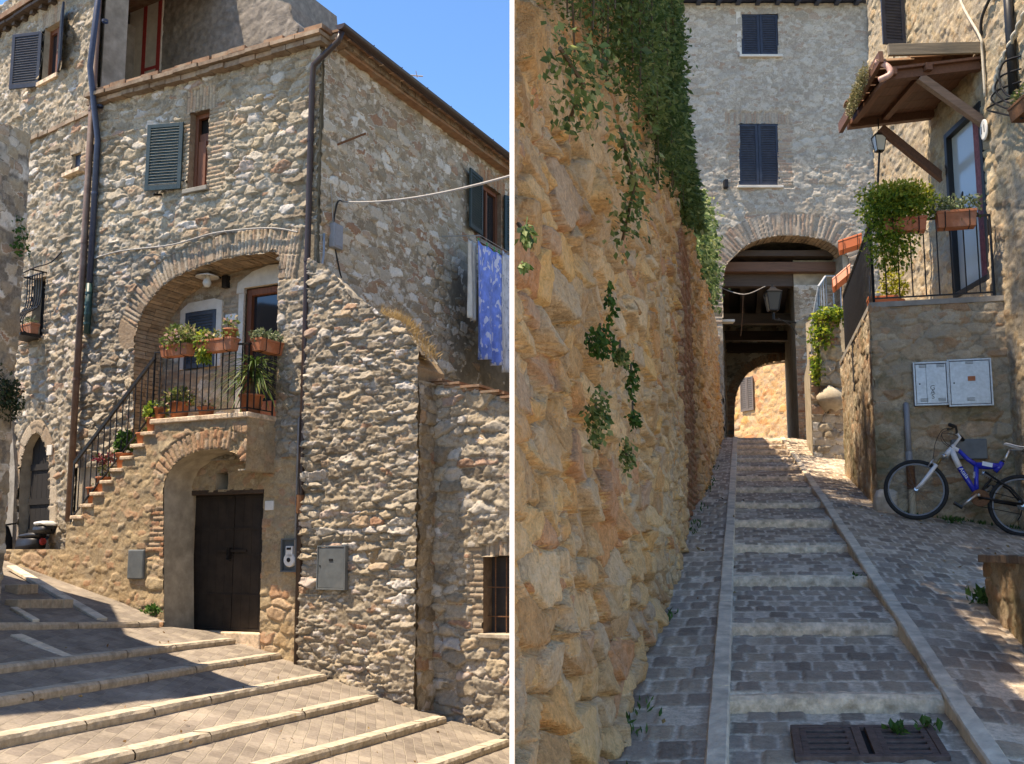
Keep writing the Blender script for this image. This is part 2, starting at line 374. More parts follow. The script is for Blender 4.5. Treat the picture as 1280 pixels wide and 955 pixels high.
M['F'] = masonry_mat('grey_mortared_rubble', [(0, (.34, .29, .22)), (.3, (.46, .41, .33)), (.6, (.58, .53, .44)), (.85, (.40, .345, .27)), (.93, (.38, .25, .17)), (1, (.50, .45, .37))], (.43, .37, .29), lich=.4, lichen=(.33, .29, .24), st=.35, streak=(.22, .20, .17), brick=[(0, (.36, .24, .17)), (.5, (.43, .33, .24)), (1, (.46, .39, .31))])
M['H'] = masonry_mat('gold_rubble', [(0, (.34, .23, .13)), (.3, (.46, .35, .21)), (.6, (.40, .33, .24)), (.85, (.52, .43, .29)), (1, (.40, .26, .15))], (.38, .31, .215), lich=.55, lichen=(.30, .275, .235), st=.45, streak=(.22, .19, .15))
M['T'] = masonry_mat('mossy_rubble', [(0, (.38, .22, .12)), (.25, (.46, .33, .20)), (.5, (.42, .34, .24)), (.75, (.52, .42, .29)), (1, (.44, .27, .16))], (.36, .29, .20), lich=.45, lichen=(.22, .20, .15), st=.5, streak=(.10, .095, .055), moss=((.10, .10, .045), .5))
M['dark'] = masonry_mat('dark_rubble', PAL_B, (.22, .19, .15), lich=.4, st=.5)  # weathered rubble stones with darker mortar and heavier stains
M['render'] = simple('lime_render', (.42, .36, .27), .95, var=.25, scale=6, bmp=.5, dirt=((.2, .17, .12), .5), spec=.1)
M['whiteplaster'] = simple('pale_plaster', (.66, .62, .54), .9, var=.12, scale=7, bmp=.3, dirt=((.4, .36, .3), .35), spec=.1)
M['stucco'] = simple('grey_rough_stucco', (.25, .225, .195), .95, var=.3, scale=9, bmp=.9, dirt=((.17, .155, .135), .6), spec=.1)
M['greyrender'] = simple('grey_cement', (.30, .275, .235), .95, var=.25, scale=5, bmp=.5, dirt=((.15, .13, .10), .55), spec=.1)
M['red'] = simple('red_paint', (.42, .05, .045), .7)
M['blue'] = simple('blue_grey_shutter_paint', (.045, .062, .085), .45, var=.15, scale=30, bmp=.05)
M['teal'] = simple('teal_shutter_paint', (.022, .046, .052), .5, var=.25, scale=12, bmp=.08, dirt=((.06, .085, .085), .4))
M['navy'] = simple('navy_shutter_paint', (.022, .029, .048), .5, var=.25, scale=12, bmp=.08, dirt=((.06, .065, .075), .4))
M['curtainlamp'] = glass('smoky_lamp_glass', (.06, .06, .055), .25)
M['frame'] = wood('brown_window_wood', (.20, .07, .032))
M['door'] = simple('dark_iron_door', (.032, .024, .019), .55, var=.3, scale=8, bmp=.15, dirt=((.07, .05, .035), .35))
M['pipe'] = simple('brown_gutter_paint', (.042, .024, .018), .4, var=.2, scale=12, bmp=.03)
M['pipebrown'] = simple('old_brown_pipe', (.16, .095, .07), .55, var=.25, scale=10, dirt=((.3, .27, .22), .3))
M['greenpipe'] = simple('dark_green_pipe', (.02, .06, .055), .45)
M['bluepipe'] = simple('slate_blue_pipe', (.04, .052, .09), .45)
M['greypipe'] = simple('grey_plastic', (.26, .27, .29), .5, var=.1)
M['iron'] = simple('black_wrought_iron', (.018, .016, .015), .5, metal=.3, var=.3, scale=40)
M['brass'] = simple('dull_brass', (.28, .2, .08), .4, metal=.8)
M['rust'] = simple('rusty_iron', (.16, .07, .03), .8, var=.4, scale=40)
M['zinc'] = simple('galvanised_steel', (.42, .45, .47), .42, metal=.55, var=.12, scale=30, bmp=.08, dirt=((.25, .25, .24), .35))
M['greymetal'] = simple('grey_painted_metal', (.11, .125, .13), .5, var=.2, scale=9, bmp=.05, dirt=((.18, .17, .15), .35))
M['white'] = simple('white_enamel', (.72, .71, .67), .35, var=.06, bmp=0)
M['black'] = simple('black_plastic', (.015, .015, .016), .45, var=.1, bmp=.05)
M['rubber'] = simple('tyre_rubber', (.02, .02, .02), .8, var=.2, bmp=.2)
M['chrome'] = simple('brushed_alloy', (.6, .6, .6), .3, metal=.9, var=.08, bmp=0)
M['bikeblue'] = simple('blue_bike_paint', (.012, .03, .42), .22, var=.05, bmp=0, spec=.6)
M['rimgrey'] = simple('dark_alloy_rim', (.16, .16, .165), .5, metal=.3, bmp=0)
M['bikewhite'] = simple('white_bike_paint', (.74, .74, .74), .25, var=.04, bmp=0, spec=.6)
M['terra'] = simple('terracotta', (.42, .145, .065), .8, var=.2, scale=12, bmp=.15, dirt=((.5, .36, .27), .3))
M['terra2'] = simple('orange_plastic_planter', (.50, .13, .045), .5, var=.1, scale=10, bmp=.02)
M['soil'] = simple('soil', (.05, .035, .022), .95, var=.4, scale=40, bmp=.6)
M['tile'] = simple('clay_roof_tile', (.34, .19, .11), .9, var=.3, scale=8, bmp=.4, dirt=((.30, .27, .20), .6), tonevar=.45)
M['brickb'] = simple('old_loose_brick', (.31, .215, .145), .9, var=.25, scale=14, bmp=.4, dirt=((.40, .34, .26), .5), tonevar=.5)
M['voussoir'] = simple('arch_brick', (.40, .29, .19), .9, var=.3, scale=14, bmp=.4, dirt=((.30, .26, .2), .5), tonevar=.5)
M['curb'] = simple('worn_travertine', (.47, .40, .305), .85, var=.25, scale=14, bmp=.4, dirt=((.22, .18, .125), .55), spec=.2)
M['curb2'] = simple('weathered_step_stone', (.70, .54, .385), .85, var=.35, scale=16, bmp=.7, dirt=((.20, .135, .075), .6), spec=.2)
M['kerb'] = simple('grey_kerb_stone', (.68, .57, .43), .85, var=.2, scale=9, bmp=.4, dirt=((.20, .19, .165), .5), spec=.2)
M['wood'] = wood('brown_canopy_wood', (.17, .075, .042), axis=1)
M['woodgrey'] = wood('weathered_plank', (.27, .215, .15), axis=0)
M['woodbrace'] = wood('bleached_brown_brace', (.26, .17, .12), axis=0)
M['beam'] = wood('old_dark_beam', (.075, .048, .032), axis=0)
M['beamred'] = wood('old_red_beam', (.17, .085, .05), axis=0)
M['glass'] = glass('dark_glass'); M['glass2'] = glass('curtained_glass', (.42, .46, .46), .15)
M['curtain'] = simple('rose_curtain', (.26, .10, .11), .9, var=.25, scale=20)
M['lampglass'] = glass('frosted_lamp_glass', (.55, .55, .5), .3)
M['hole'] = simple('dark_interior', (.012, .010, .009), .95, bmp=0)
M['stem'] = simple('woody_stem', (.10, .07, .04), .9)
M['cable'] = simple('grey_cable', (.32, .30, .27), .7, bmp=0); M['blackcable'] = simple('black_cable', (.03, .028, .026), .7, bmp=0)
M['rope'] = simple('pale_cord', (.52, .47, .38), .85, bmp=0)
M['grate'] = simple('cast_iron_grate', (.115, .075, .062), .6, metal=.35, var=.35, scale=25, bmp=.3)
M['rock'] = simple('pale_loose_stone', (.50, .44, .36), .9, var=.3, scale=7, bmp=.5, dirt=((.2, .17, .13), .5))
M['drygrass'] = leafmat('dry_grass_blades', [(0, (.34, .22, .09)), (.5, (.46, .34, .16)), (1, (.30, .19, .08))], .3)
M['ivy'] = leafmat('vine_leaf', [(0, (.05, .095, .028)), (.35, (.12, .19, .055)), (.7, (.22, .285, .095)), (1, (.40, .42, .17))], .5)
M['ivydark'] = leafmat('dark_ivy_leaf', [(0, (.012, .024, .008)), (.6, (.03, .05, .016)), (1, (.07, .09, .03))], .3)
M['weed'] = leafmat('weed_leaf', [(0, (.025, .07, .015)), (.5, (.05, .13, .025)), (1, (.10, .19, .04))], .35)
M['lush'] = leafmat('bright_trailing_leaf', [(0, (.07, .13, .02)), (.4, (.17, .27, .035)), (.7, (.34, .42, .05)), (1, (.52, .52, .07))], .5)
M['yellow'] = leafmat('yellow_green_leaf', [(0, (.22, .26, .03)), (.5, (.42, .40, .05)), (1, (.52, .46, .08))], .45)
M['succ'] = leafmat('grey_green_leaf', [(0, (.07, .10, .05)), (.6, (.16, .21, .10)), (1, (.34, .36, .22))], .3)
M['mixed'] = leafmat('mixed_pot_leaf', [(0, (.06, .11, .03)), (.5, (.20, .25, .07)), (.8, (.36, .34, .13)), (.9, (.42, .25, .20)), (1, (.5, .34, .30))], .35)
M['red_fl'] = leafmat('dark_red_flower', [(0, (.16, .02, .03)), (.6, (.26, .04, .06)), (1, (.08, .10, .03))], .3)
M['spike'] = leafmat('strap_leaf', [(0, (.035, .075, .015)), (.6, (.08, .14, .03)), (1, (.22, .28, .08))], .35)
M['moss'] = leafmat('dry_moss', [(0, (.14, .14, .05)), (.5, (.26, .23, .10)), (1, (.36, .31, .16))], .2)
def cloth_mat(name, base, mot, scale, thr, dark=None):
    m, t, b = new_mat(name); co = coords(t); mp = nd(t, 'ShaderNodeMapping'); mp.inputs['Scale'].default_value = (1, 1, .62); t.links.new(co, mp.inputs[0])
    n0 = noise(t, mp.outputs[0], 9, 4); f = ramp(t, noise(t, mp.outputs[0], scale, 2, .5), [(thr, (0, 0, 0)), (thr + .03, (1, 1, 1))])
    c = mix(t, ramp(t, n0, [(.3, (0, 0, 0)), (.7, (1, 1, 1))]), sc(base, .72), sc(base, 1.3))
    c = mix(t, f, c, mot)
    if dark: c = mix(t, ramp(t, noise(t, mp.outputs[0], scale * 1.3, 1), [(dark[1], (0, 0, 0)), (dark[1] + .02, (1, 1, 1))]), c, dark[0])
    t.links.new(c, b.inputs['Base Color']); b.inputs['Roughness'].default_value = .95; b.inputs['Specular IOR Level'].default_value = .1; return m
M['bluecloth'] = cloth_mat('blue_floral_cotton', (.20, .31, .76), (.66, .70, .88), 11, .56)
M['whitecloth'] = cloth_mat('white_floral_cotton', (.62, .63, .67), (.26, .30, .36), 24, .63)
def paver_mat(name, cols, bw, bh, mortar, rot=0., bmp=.6, soft=.02):
    m, t, b = new_mat(name); co = coords(t); mp = nd(t, 'ShaderNodeMapping'); mp.inputs['Rotation'].default_value = (0, 0, rot); t.links.new(co, mp.inputs[0])
    wv = nd(t, 'ShaderNodeTexNoise'); wv.inputs['Scale'].default_value = 4; t.links.new(mp.outputs[0], wv.inputs['Vector'])
    va = nd(t, 'ShaderNodeVectorMath', operation='MULTIPLY_ADD'); t.links.new(wv.outputs['Color'], va.inputs[0]); va.inputs[1].default_value = (.03, .03, 0); t.links.new(mp.outputs[0], va.inputs[2])
    br = nd(t, 'ShaderNodeTexBrick'); br.inputs['Scale'].default_value = 1.; br.inputs['Brick Width'].default_value = bw; br.inputs['Row Height'].default_value = bh
    br.inputs['Mortar Size'].default_value = .006; br.inputs['Mortar Smooth'].default_value = .4; br.inputs['Color1'].default_value = (0, 0, 0, 1); br.inputs['Color2'].default_value = (1, 1, 1, 1); br.inputs['Mortar'].default_value = (.5, .5, .5, 1)
    t.links.new(va.outputs[0], br.inputs['Vector'])
    n1 = noise(t, co, 1.1, 5); n2 = noise(t, co, 30, 5, .7)
    c = ramp(t, br.outputs['Color'], cols); f = mth(t, 'ADD', mth(t, 'MULTIPLY', mth(t, 'SUBTRACT', n2, .5), .9), mth(t, 'ADD', mth(t, 'MULTIPLY', mth(t, 'SUBTRACT', n1, .5), 1.5), 1.))
    g = nd(t, 'ShaderNodeCombineColor'); [t.links.new(f, g.inputs[i]) for i in range(3)]
    c = mix(t, mth(t, 'MULTIPLY', ramp(t, noise(t, co, 2.6, 6, .7), [(.5, (0, 0, 0)), (.68, (1, 1, 1))]), .45), c, (.13, .105, .08))
    c = mix(t, br.outputs['Fac'], c, mortar); c = mix(t, 1., c, g.outputs[0], 'MULTIPLY')
    t.links.new(c, b.inputs['Base Color']); b.inputs['Roughness'].default_value = .88; b.inputs['Specular IOR Level'].default_value = .25
    bump(t, mth(t, 'ADD', mth(t, 'MULTIPLY', br.outputs['Fac'], -1.5), n2), bmp, .012, b); return m
M['paver'] = paver_mat('brick_paving', [(0, (.20, .168, .138)), (.5, (.26, .222, .182)), (1, (.31, .265, .21))], .21, .105, (.28, .24, .185), rot=R(82))
M['cobble'] = masonry_mat('grey_cobbles', [(0, (.23, .175, .13)), (.3, (.31, .24, .18)), (.55, (.36, .28, .205)), (.8, (.41, .315, .22)), (.92, (.32, .26, .21)), (1, (.48, .38, .275))], (.66, .55, .42), lich=.08, lichen=(.30, .26, .21), st=.15, streak=(.08, .072, .062), var=.3, bmp=.5)
M['ground'] = simple('bare_earth', (.22, .18, .13), .95, var=.3, scale=2, bmp=.5, spec=.1)
M['litter'] = leafmat('dry_fallen_leaf', [(0, (.16, .09, .04)), (.5, (.28, .17, .07)), (1, (.40, .30, .14))], .2)
# =================================================================== LEFT PLACE: corner house, lane of broad steps
O_A = at(388, 640, 13.5)
A = Frame(O_A, (-.893, .451), (-.451, -.893)); B = Frame(O_A, (.4386, .8987), (.8987, -.4386))
rng = np.random.default_rng(7); random.seed(7)
def gz(x, y):            # left lane: rises towards -x
    return -.2884 * x - .0193 * y - 1.95
house = thing('corner_house', 'two storey stone corner house with arched loggia, outside stairs and brown corner drainpipe', 'house', (O_A[0], O_A[1], -1.5))
LD = .55
SL = 4.42                # left end of the front wall
ZT = 7.0                 # top of walls
log_poly = A.poly(smooth([(350, 523), (350, 420), (350, 320), (330, 318), (300, 321), (260, 331), (215, 352), (188, 380), (173, 412), (170, 470), (168, 575)], 4) + [(260, 575), (260, 523)])
arch_line = A.poly(smooth([(375, 318), (350, 317), (330, 316), (300, 320), (260, 330), (215, 351), (187, 379), (171, 412)], 6))
cx_, cz_ = A.px(280, 420)
gar_poly = A.poly([(237, 800), (239, 617), (332, 611), (332, 800)])
gar_poly[0] = (gar_poly[1][0], -2.); gar_poly[3] = (gar_poly[2][0], -2.)
sq_poly = A.poly([(272, 613), (272, 591), (287, 590), (287, 612)])
w0, zw0 = A.px(236, 236); w1, zw1 = A.px(264, 136)
win_poly = [(w0, 5.28), (w0, zw1), (w1, zw1), (w1, 5.28)]
def low_blend(S, Z): return 0 * S
ws0, ws1 = w1, w0        # small s is nearer the corner
front = wall('front_wall', A, (0, SL), (-2.2, ZT), .0155, M['A'], house, keep=lambda s, z: (z > 1.25) | (s < -9), holes=[log_poly, win_poly], seed=3, stone=(.24, .12), relief=.065, mort=.34, mvar=.75, rough=.015, tilt=.5, pits=.022, wt=.55, warp=.4, p_=3.2, groove=.016,
     rings=[(arch_line, .0, .36, .065, lambda s, z: ~inpoly(s, z, log_poly) & (z > 3.0))],
     rows=[(ws0 - .30, ws0, 5.2, zw1, .22, .062, False), (ws1, ws1 + .12, 5.2, zw1, .22, .062, False), (ws0 - .1, ws1 + .1, zw1, zw1 + .34, .3, .062, True)])
front.name = 'front_wall'
wall('lower_front_wall', A, (0, 3.3), (-2.2, 1.27), .0155, M['Alow'], house, holes=[gar_poly, sq_poly], seed=5, stone=(.27, .15), relief=.045, mort=.55, rough=.010)
wb0, zb0 = B.px(600, 300); wb1, zb1 = B.px(628, 246)
bw_poly = [(4.66, 5.52), (4.66, 6.62), (5.5, 6.62), (5.5, 5.52)]
side = wall('side_wall', B, (0, 8.2), (-1.0, ZT + .15), .02, M['B'], house, holes=[bw_poly], seed=11, stone=(.25, .13), relief=.05, mort=.42, mvar=.5, rough=.010, joint=.06, wt=.6, groove=.012, p_=3.,
     rows=[(4.46, 4.66, 5.45, 6.65, .22, .065, False), (5.5, 5.72, 5.45, 6.65, .22, .065, False), (4.6, 5.65, 6.62, 6.9, .3, .065, True)])
# body behind the faces so that the house is solid (hollow only at the loggia and door recesses)
mb = MB()
mb.fbox(A, .02, SL, 4.75, ZT - .05, -4.3, -.75); mb.fbox(A, .02, .6, -2.3, 4.8, -6, -.02)
mb.fbox(A, 3.55, SL, -2.3, 4.8, -6, -.02); mb.fbox(A, .02, SL, -2.3, 4.8, -6, -LD - .16)
mb.fbox(A, .02, ws0 - .02, 4.7, ZT - .05, -.74, -.02); mb.fbox(A, ws1 + .02, SL, 4.7, ZT - .05, -.74, -.02); mb.fbox(A, ws0 - .02, ws1 + .02, 4.7, 5.25, -.74, -.03); mb.fbox(A, ws0 - .02, ws1 + .02, zw1 + .03, ZT - .05, -.74, -.02)
mb.build('inner_walls', M['render'], house)
mb = MB()
mb.fbox(B, .02, 1.42, -2, ZT, -.56, -.02); mb.fbox(B, 1.42, 4.6, -1, ZT, -4, -.02); mb.fbox(B, 5.56, 8.2, -1, ZT, -4, -.02)
mb.fbox(B, 4.6, 5.56, -1, 5.5, -4, -.03); mb.fbox(B, 4.6, 5.56, 6.64, ZT, -4, -.03); mb.fbox(B, 4.6, 5.56, 5.4, 6.66, -4, -.5); mb.fbox(B, 4.6, 4.64, 5.5, 6.64, -.5, -.03); mb.fbox(B, 5.51, 5.56, 5.5, 6.64, -.5, -.03)
mb.build('inner_side_walls', M['render'], house)
# loggia: back wall with door and shuttered window, soffit, side, floor
ZL = A.px(311, 515, .55)[1]                 # landing level

lw = A.poly([(231, 462), (234, 392), (272, 386), (272, 462)], -LD); ld = A.poly([(301, 523), (303, 362), (349, 352), (349, 523)], -LD)
ld = [(ld[0][0], ZL - .1), (ld[0][0], ld[1][1]), (ld[3][0] - .25, ld[1][1] + .02), (ld[3][0] - .25, ZL - .1)]
lw = [(lw[0][0], lw[0][1]), (lw[0][0], lw[1][1]), (lw[2][0], lw[1][1] + .02), (lw[2][0], lw[0][1])]
wall('loggia_back_wall', A, (.3, 3.9), (ZL - .9, 4.9), .02, M['log'], house, off=-LD - .02, holes=[lw, ld], seed=21, stone=(.24, .12), relief=.018, mort=.4, rough=.006, brick_all=(.24, .062, -.12))
sof = [p for p in arch_line if p[0] > .60]
line = [(.62, ZL)] + sof + [(sof[-1][0] + .01, ZL - .9)]
mb = MB(); rnd = random.Random(3)
arcs = [0]; 
for (a, b), (c, d) in zip(line[:-1], line[1:]): arcs.append(arcs[-1] + math.hypot(c - a, d - b))
def along(L, ln=line, ar=None):
    ar = ar or arcs
    for k in range(len(ln) - 1):
        if L <= ar[k + 1]:
            t = (L - ar[k]) / (ar[k + 1] - ar[k] + 1e-9); return ln[k][0] * (1 - t) + ln[k + 1][0] * t, ln[k][1] * (1 - t) + ln[k + 1][1] * t
    return ln[-1]
L = 0.
cen = (2.0, 2.6)
while L < arcs[-1] - .05:
    p = along(L + .003); q = along(L + .058)
    nx, nz = (p[1] - q[1]), (q[0] - p[0]); ln_ = math.hypot(nx, nz) + 1e-9; nx /= ln_; nz /= ln_
    if (nx * (cen[0] - p[0]) + nz * (cen[1] - p[1])) > 0: nx, nz = -nx, -nz
    o = 0.02 + rnd.uniform(-.01, .02)
    while o > -LD:
        dd = rnd.uniform(.2, .27); e = max(o - dd, -LD - .01); j = rnd.uniform(0, .014)
        pp = [(p[0] - nx * .01 * 0 + nx * j, p[1] + nz * j), (q[0] + nx * j, q[1] + nz * j), (q[0] + nx * .13, q[1] + nz * .13), (p[0] + nx * .13, p[1] + nz * .13)]
        mb.prism([A.P(a, b, 0) for a, b in pp], A.n * (e + .006), A.n * o); o = e
    L += .062
mb.build('loggia_vault', M['voussoir'], house)
# loggia door
ldo = MB(); s1_, s0_ = ld[0][0], ld[2][0]; zt = ld[1][1]
for a, b in ((s1_ - .09, s1_), (s0_, s0_ + .09)): ldo.fbox(A, a, b, ZL, zt, -LD - .14, -LD - .04)
ldo.fbox(A, s0_ + .09, s1_ - .09, zt - .1, zt, -LD - .14, -LD - .04); ldo.fbox(A, s0_ + .09, s1_ - .09, ZL, ZL + .35, -LD - .14, -LD - .06)
ldoor = ldo.build('loggia_door', M['frame'], house, bevel=.008)
MB().fbox(A, s0_ + .08, s1_ - .08, ZL + .3, zt - .08, -LD - .115, -LD - .105).build('pane', M['glass'], ldoor)
mb = MB(); pl = [A.P(s, z, -LD) for s, z in [(s1_ + .14, zt - .06), (s1_ + .12, zt + .10), (s1_ - .15, zt + .24), (s1_ - .45, zt + .30), (s0_, zt + .28), (s0_, zt + .01), (s1_, zt + .01), (s1_, zt - .06)]]
mb.prism(pl, A.n * -.03, A.n * .035); mb.fbox(A, s1_ + .005, s1_ + .10, ZL, zt - .065, -LD - .02, -LD + .025); mb.build('door_surround', M['whiteplaster'], house)
mb = MB(); a0, a1 = lw[2][0], lw[0][0]; zt2 = lw[1][1]
mb.prism([A.P(s, z, -LD) for s, z in [(a1 + .11, lw[0][1]), (a1 + .11, zt2 + .05), (a1 - .05, zt2 + .15), (a0 + .05, zt2 + .17), (a0 - .11, zt2 + .12), (a0 - .11, lw[0][1]), (a0 - .005, lw[0][1]), (a0 - .005, zt2 + .005), (a1 + .005, zt2 + .005), (a1 + .005, lw[0][1])]], A.n * -.03, A.n * .03)
mb.build('window_surround', M['whiteplaster'], house)
def shutter(name, hinge, vec, nrm, w, h, mat, parent, louv=True, t=.035, step=.045):
    """panel from hinge point (bottom) along vec, height h, thickness along nrm"""
    m_ = MB(); v = np.array([vec[0], vec[1], 0.]); v /= np.linalg.norm(v); n = np.array([nrm[0], nrm[1], 0.]); n /= np.linalg.norm(n); hb = np.array(hinge, float)
    def bx(a, b, z0, z1, o0=-t / 2, o1=t / 2): m_.obox(hb + v * (a + b) / 2 + n * (o0 + o1) / 2 + np.array([0, 0, (z0 + z1) / 2]), v * (b - a) / 2, n * (o1 - o0) / 2, (0, 0, (z1 - z0) / 2))
    f = min(.06, w * .16)
    bx(0, f, 0, h); bx(w - f, w, 0, h); bx(f, w - f, 0, f * 1.3); bx(f, w - f, h - f, h)
    z = f * 1.3 + .02
    while z < h - f - .01:
        m_.obox(hb + v * w / 2 + np.array([0, 0, z]), v * (w / 2 - f), n * .016 + np.array([0, 0, -.012]), n * .003 + np.array([0, 0, .004])); z += step
    bx(f, w - f, f, h - f, -.004, .001)
    return m_.build(name, mat, parent, bevel=.003)
shutter('shutter', A.P(a0, lw[0][1], -LD + .02), A.u, A.n, (a1 - a0), zt2 - lw[0][1] - .005, M['blue'], house)
mb = MB(); v0, v1 = A.px(227, 373, -LD), A.px(239, 360, -LD)
mb.fbox(A, v1[0], v0[0], v0[1], v1[1], -LD - .04, -LD + .025); vent = mb.build('vent', M['render'], house)
MB().fbox(A, v1[0] + .03, v0[0] - .03, v0[1] + .03, v1[1] - .03, -LD + .02, -LD + .03).build('grille', M['hole'], vent)
# plaque of tiles beside the door
t0, t1 = A.px(283, 402, -LD), A.px(297, 392, -LD)
tag(MB().fbox(A, t1[0], t0[0], t0[1], t1[1], -LD, -LD + .03).build('ceramic_plaque', M['white'], None, A.P(t0[0], t0[1], -LD), bevel=.006), 'small white ceramic plaque between loggia window and loggia door', 'plaque')
# upper window on the front: frame, sill, one open shutter
wf = MB(); 
mb = MB(); reveal(mb, A, win_poly, .03, -.4); mb.build('window_reveal', M['brickb'], house)
for a, b in ((w1, w1 + .06), (w0 - .06, w0)): wf.fbox(A, a, b, 5.28, zw1, -.15, -.08)
wf.fbox(A, w1 + .06, w0 - .06, zw1 - .07, zw1, -.15, -.08); wf.fbox(A, w1 + .06, w0 - .06, 5.28, 5.36, -.15, -.08)
wf.fbox(A, (w0 + w1) / 2 - .02, w0 - .06, 5.36, zw1 - .42, -.14, -.10)
win = wf.build('upper_window', M['frame'], house, bevel=.006)
MB().fbox(A, w1 + .05, w0 - .05, 5.36, zw1 - .30, -.13, -.12).build('sash', M['frame'], win)
MB().fbox(A, w1, w0, 5.28, zw1, -.2, -.18).build('interior', M['hole'], win)
MB().fbox(A, w1 - .05, w0 + .05, 5.22, 5.29, -.3, .09).build('sill', M['greyrender'], win, bevel=.01)
sh0 = A.px(219, 236); sh1 = A.px(219, 153)
ang = R(16); vec = A.u * math.cos(ang) + A.n * math.sin(ang)
shutter('shutter', A.P(w0 + .10, 5.32, .06), vec, A.n * math.cos(ang) - A.u * math.sin(ang), .58, 1.03, M['teal'], house)
MB().bar(A.P(w0 + .05, 5.45, .02), A.P(w0 + .2, 5.45, .10), .02, .02).build('shutter_hinge', M['iron'], house); MB().bar(A.P(w0 + .5, 5.30, .02), A.P(w0 + .5, 5.25, .2), .02, .03).build('shutter_hook', M['iron'], house)
# garage door and threshold
gs0, gs1 = gar_poly[2][0], gar_poly[0][0]; gt = gar_poly[1][1]
gz0 = -1.06
mb = MB(); mb.fbox(A, gs0 + .01, gs1 + .0, gt - .03, gt + .04, -.3, .035, .5); mb.build('timber_lintel', M['beam'], house, bevel=.01)
mb = MB(); reveal(mb, A, [(gs1, gz0 - .2), (gs1, gt), (gs0, gt), (gs0, gz0 - .2)], .03, -.35, skip=(3,)); mb.build('door_reveal', M['render'], house); mb = MB(); reveal(mb, A, sq_poly, .03, -.3); mb.build('vent_reveal', M['render'], house)
mb = MB(); mid = gs0 + (gs1 - gs0) * .46
for a, b in ((gs0, mid - .006), (mid + .006, gs1)):
    mb.fbox(A, a, b, gz0, gt, -.16, -.10)
gd = mb.build('garage_door', M['door'], house)
mb = MB()
for a, b in ((gs0 + .01, mid - .01), (mid + .01, gs1 - .01)):
    for z in (gz0 + .02, gz0 + .48, gz0 + 1.02, gz0 + 1.38, gt - .05): mb.fbox(A, a, b, z - .012, z + .012, -.1, -.085)
    for x in np.arange(a + .14, b - .05, .15): mb.fbox(A, x - .002, x + .002, gz0, gt, -.1, -.097)
mb.fbox(A, mid - .25, mid + .25, .0, .035, -.085, -.065); mb.build('door_strap', M['door'], gd)
mb = MB(); mb.fbox(A, mid + .02, mid + .06, -.1, .06, -.085, -.03); mb.tube([A.P(mid + .04, -.04, -.03), A.P(mid + .04, -.1, -.01), A.P(mid - .02, -.12, -.02)], .01); mb.build('handle', M['iron'], gd)
MB().fbox(A, gs0 - .02, gs1 + .02, gz0 - .25, gz0 - .004, -.4, .05).build('threshold', M['curb2'], house, bevel=.02)
MB().fbox(A, sq_poly[2][0] - .05, sq_poly[0][0] + .05, sq_poly[0][1] - .05, sq_poly[1][1] + .05, -.3, -.25).build('vent_opening', M['hole'], house)
# porch wall: carries the landing and the stairs, arch in front of the garage door
sR = A.px(311, 515, .55)[0]; sT = A.px(192, 556, .55)[0]; SLs = 5.75
ZLs = ZL - .12
nst = 8; stair_end = A.px(92, 650, .55)[0]
step_s = [sT + (stair_end - sT) * k / (nst) for k in range(nst + 1)]; step_z = [ZL - .07 - (ZL - .52) * (k + .6) / nst for k in range(nst)]
def stair_top(s):
    r = np.full(np.shape(s), ZL - .06)
    for k in range(nst): r = np.where(s > step_s[k], step_z[k], r)
    return np.where(s > stair_end + .12, .04, np.where(s > stair_end, .42, r))
porch_arch = A.poly(smooth([(205, 800), (205, 640), (206, 606), (213, 588), (228, 573), (250, 563), (275, 561), (295, 567), (301, 577)], 5), .55)
porch_hole = [(porch_arch[0][0], -2.3)] + porch_arch[1:] + [(sR - .2, porch_arch[-1][1]), (sR - .2, -2.3)]
zc = A.px(311, 588, .55)[1]
wall('porch_wall', A, (sR, SLs), (-2.2, ZL), .016, M['Alow'], house, off=.53, keep=lambda s, z: (z < stair_top(s)) & ((s > sR - .012) & ((z > zc) | (s > sR + .5))), holes=[porch_hole], seed=31, stone=(.30, .17), relief=.04, mort=.62, mvar=.5, rough=.010,
     rings=[(porch_arch[5:], .0, .26, .07, lambda s, z: ~inpoly(s, z, porch_hole) & (z > zc))], rows=[(porch_arch[1][0] + .02, porch_arch[1][0] + .32, -.1, .62, .25, .07, False)])
A2 = Frame(A.P(sR, 0, 0), A.n, -A.u)
wall('porch_end', A2, (0, .585), (zc, ZL - .06), .016, M['Alow'], house, seed=33, stone=(.3, .17), relief=.02, mort=.7, rough=.008)
mb = MB(); mb.fbox(A, sR + .03, sR + .19, zc + .01, zc + .03, 0.02, .50); reveal(mb, A, [p for p in porch_arch] + [(sR + .02, porch_arch[-1][1])], .55, 0.0, skip=(len(porch_arch), ))
mb.build('porch_soffit', M['render'], house)
mb = MB(); mb.fbox(A, sR + .02, sT, ZL - .3, ZL - .07, -1.12, .5); mb.fbox(A, porch_arch[1][0] + .14, stair_end + .1, -2.2, .38, 0.01, .5); mb.fbox(A, stair_end + .1, SLs, -2.2, .03, .3, .5)
mb.fbox(A, sT - .1, sT + .3, .3, ZL - .35, .02, .5)
mb.build('porch_core', M['render'], house)
# landing slab & steps with overhanging treads
mb = MB(); mb.fbox(A, sR - .03, sT + .05, ZL - .07, ZL, -1.1, .60, .6)
mb.build('landing_slab', M['curb2'], house, bevel=.012)
for k in range(nst):
    m_ = MB(); m_.fbox(A, step_s[k] - .03, step_s[k + 1] + .03, step_z[k] - .05, step_z[k], -.9 if k < 4 else .03, .60); m_.build('stair_tread', M['curb2'], house, bevel=.01)
    m_ = MB(); m_.fbox(A, step_s[k] - .02, step_s[k + 1], .2, step_z[k] - .055, .02, .5); m_.build('stair_core', M['render'], house)
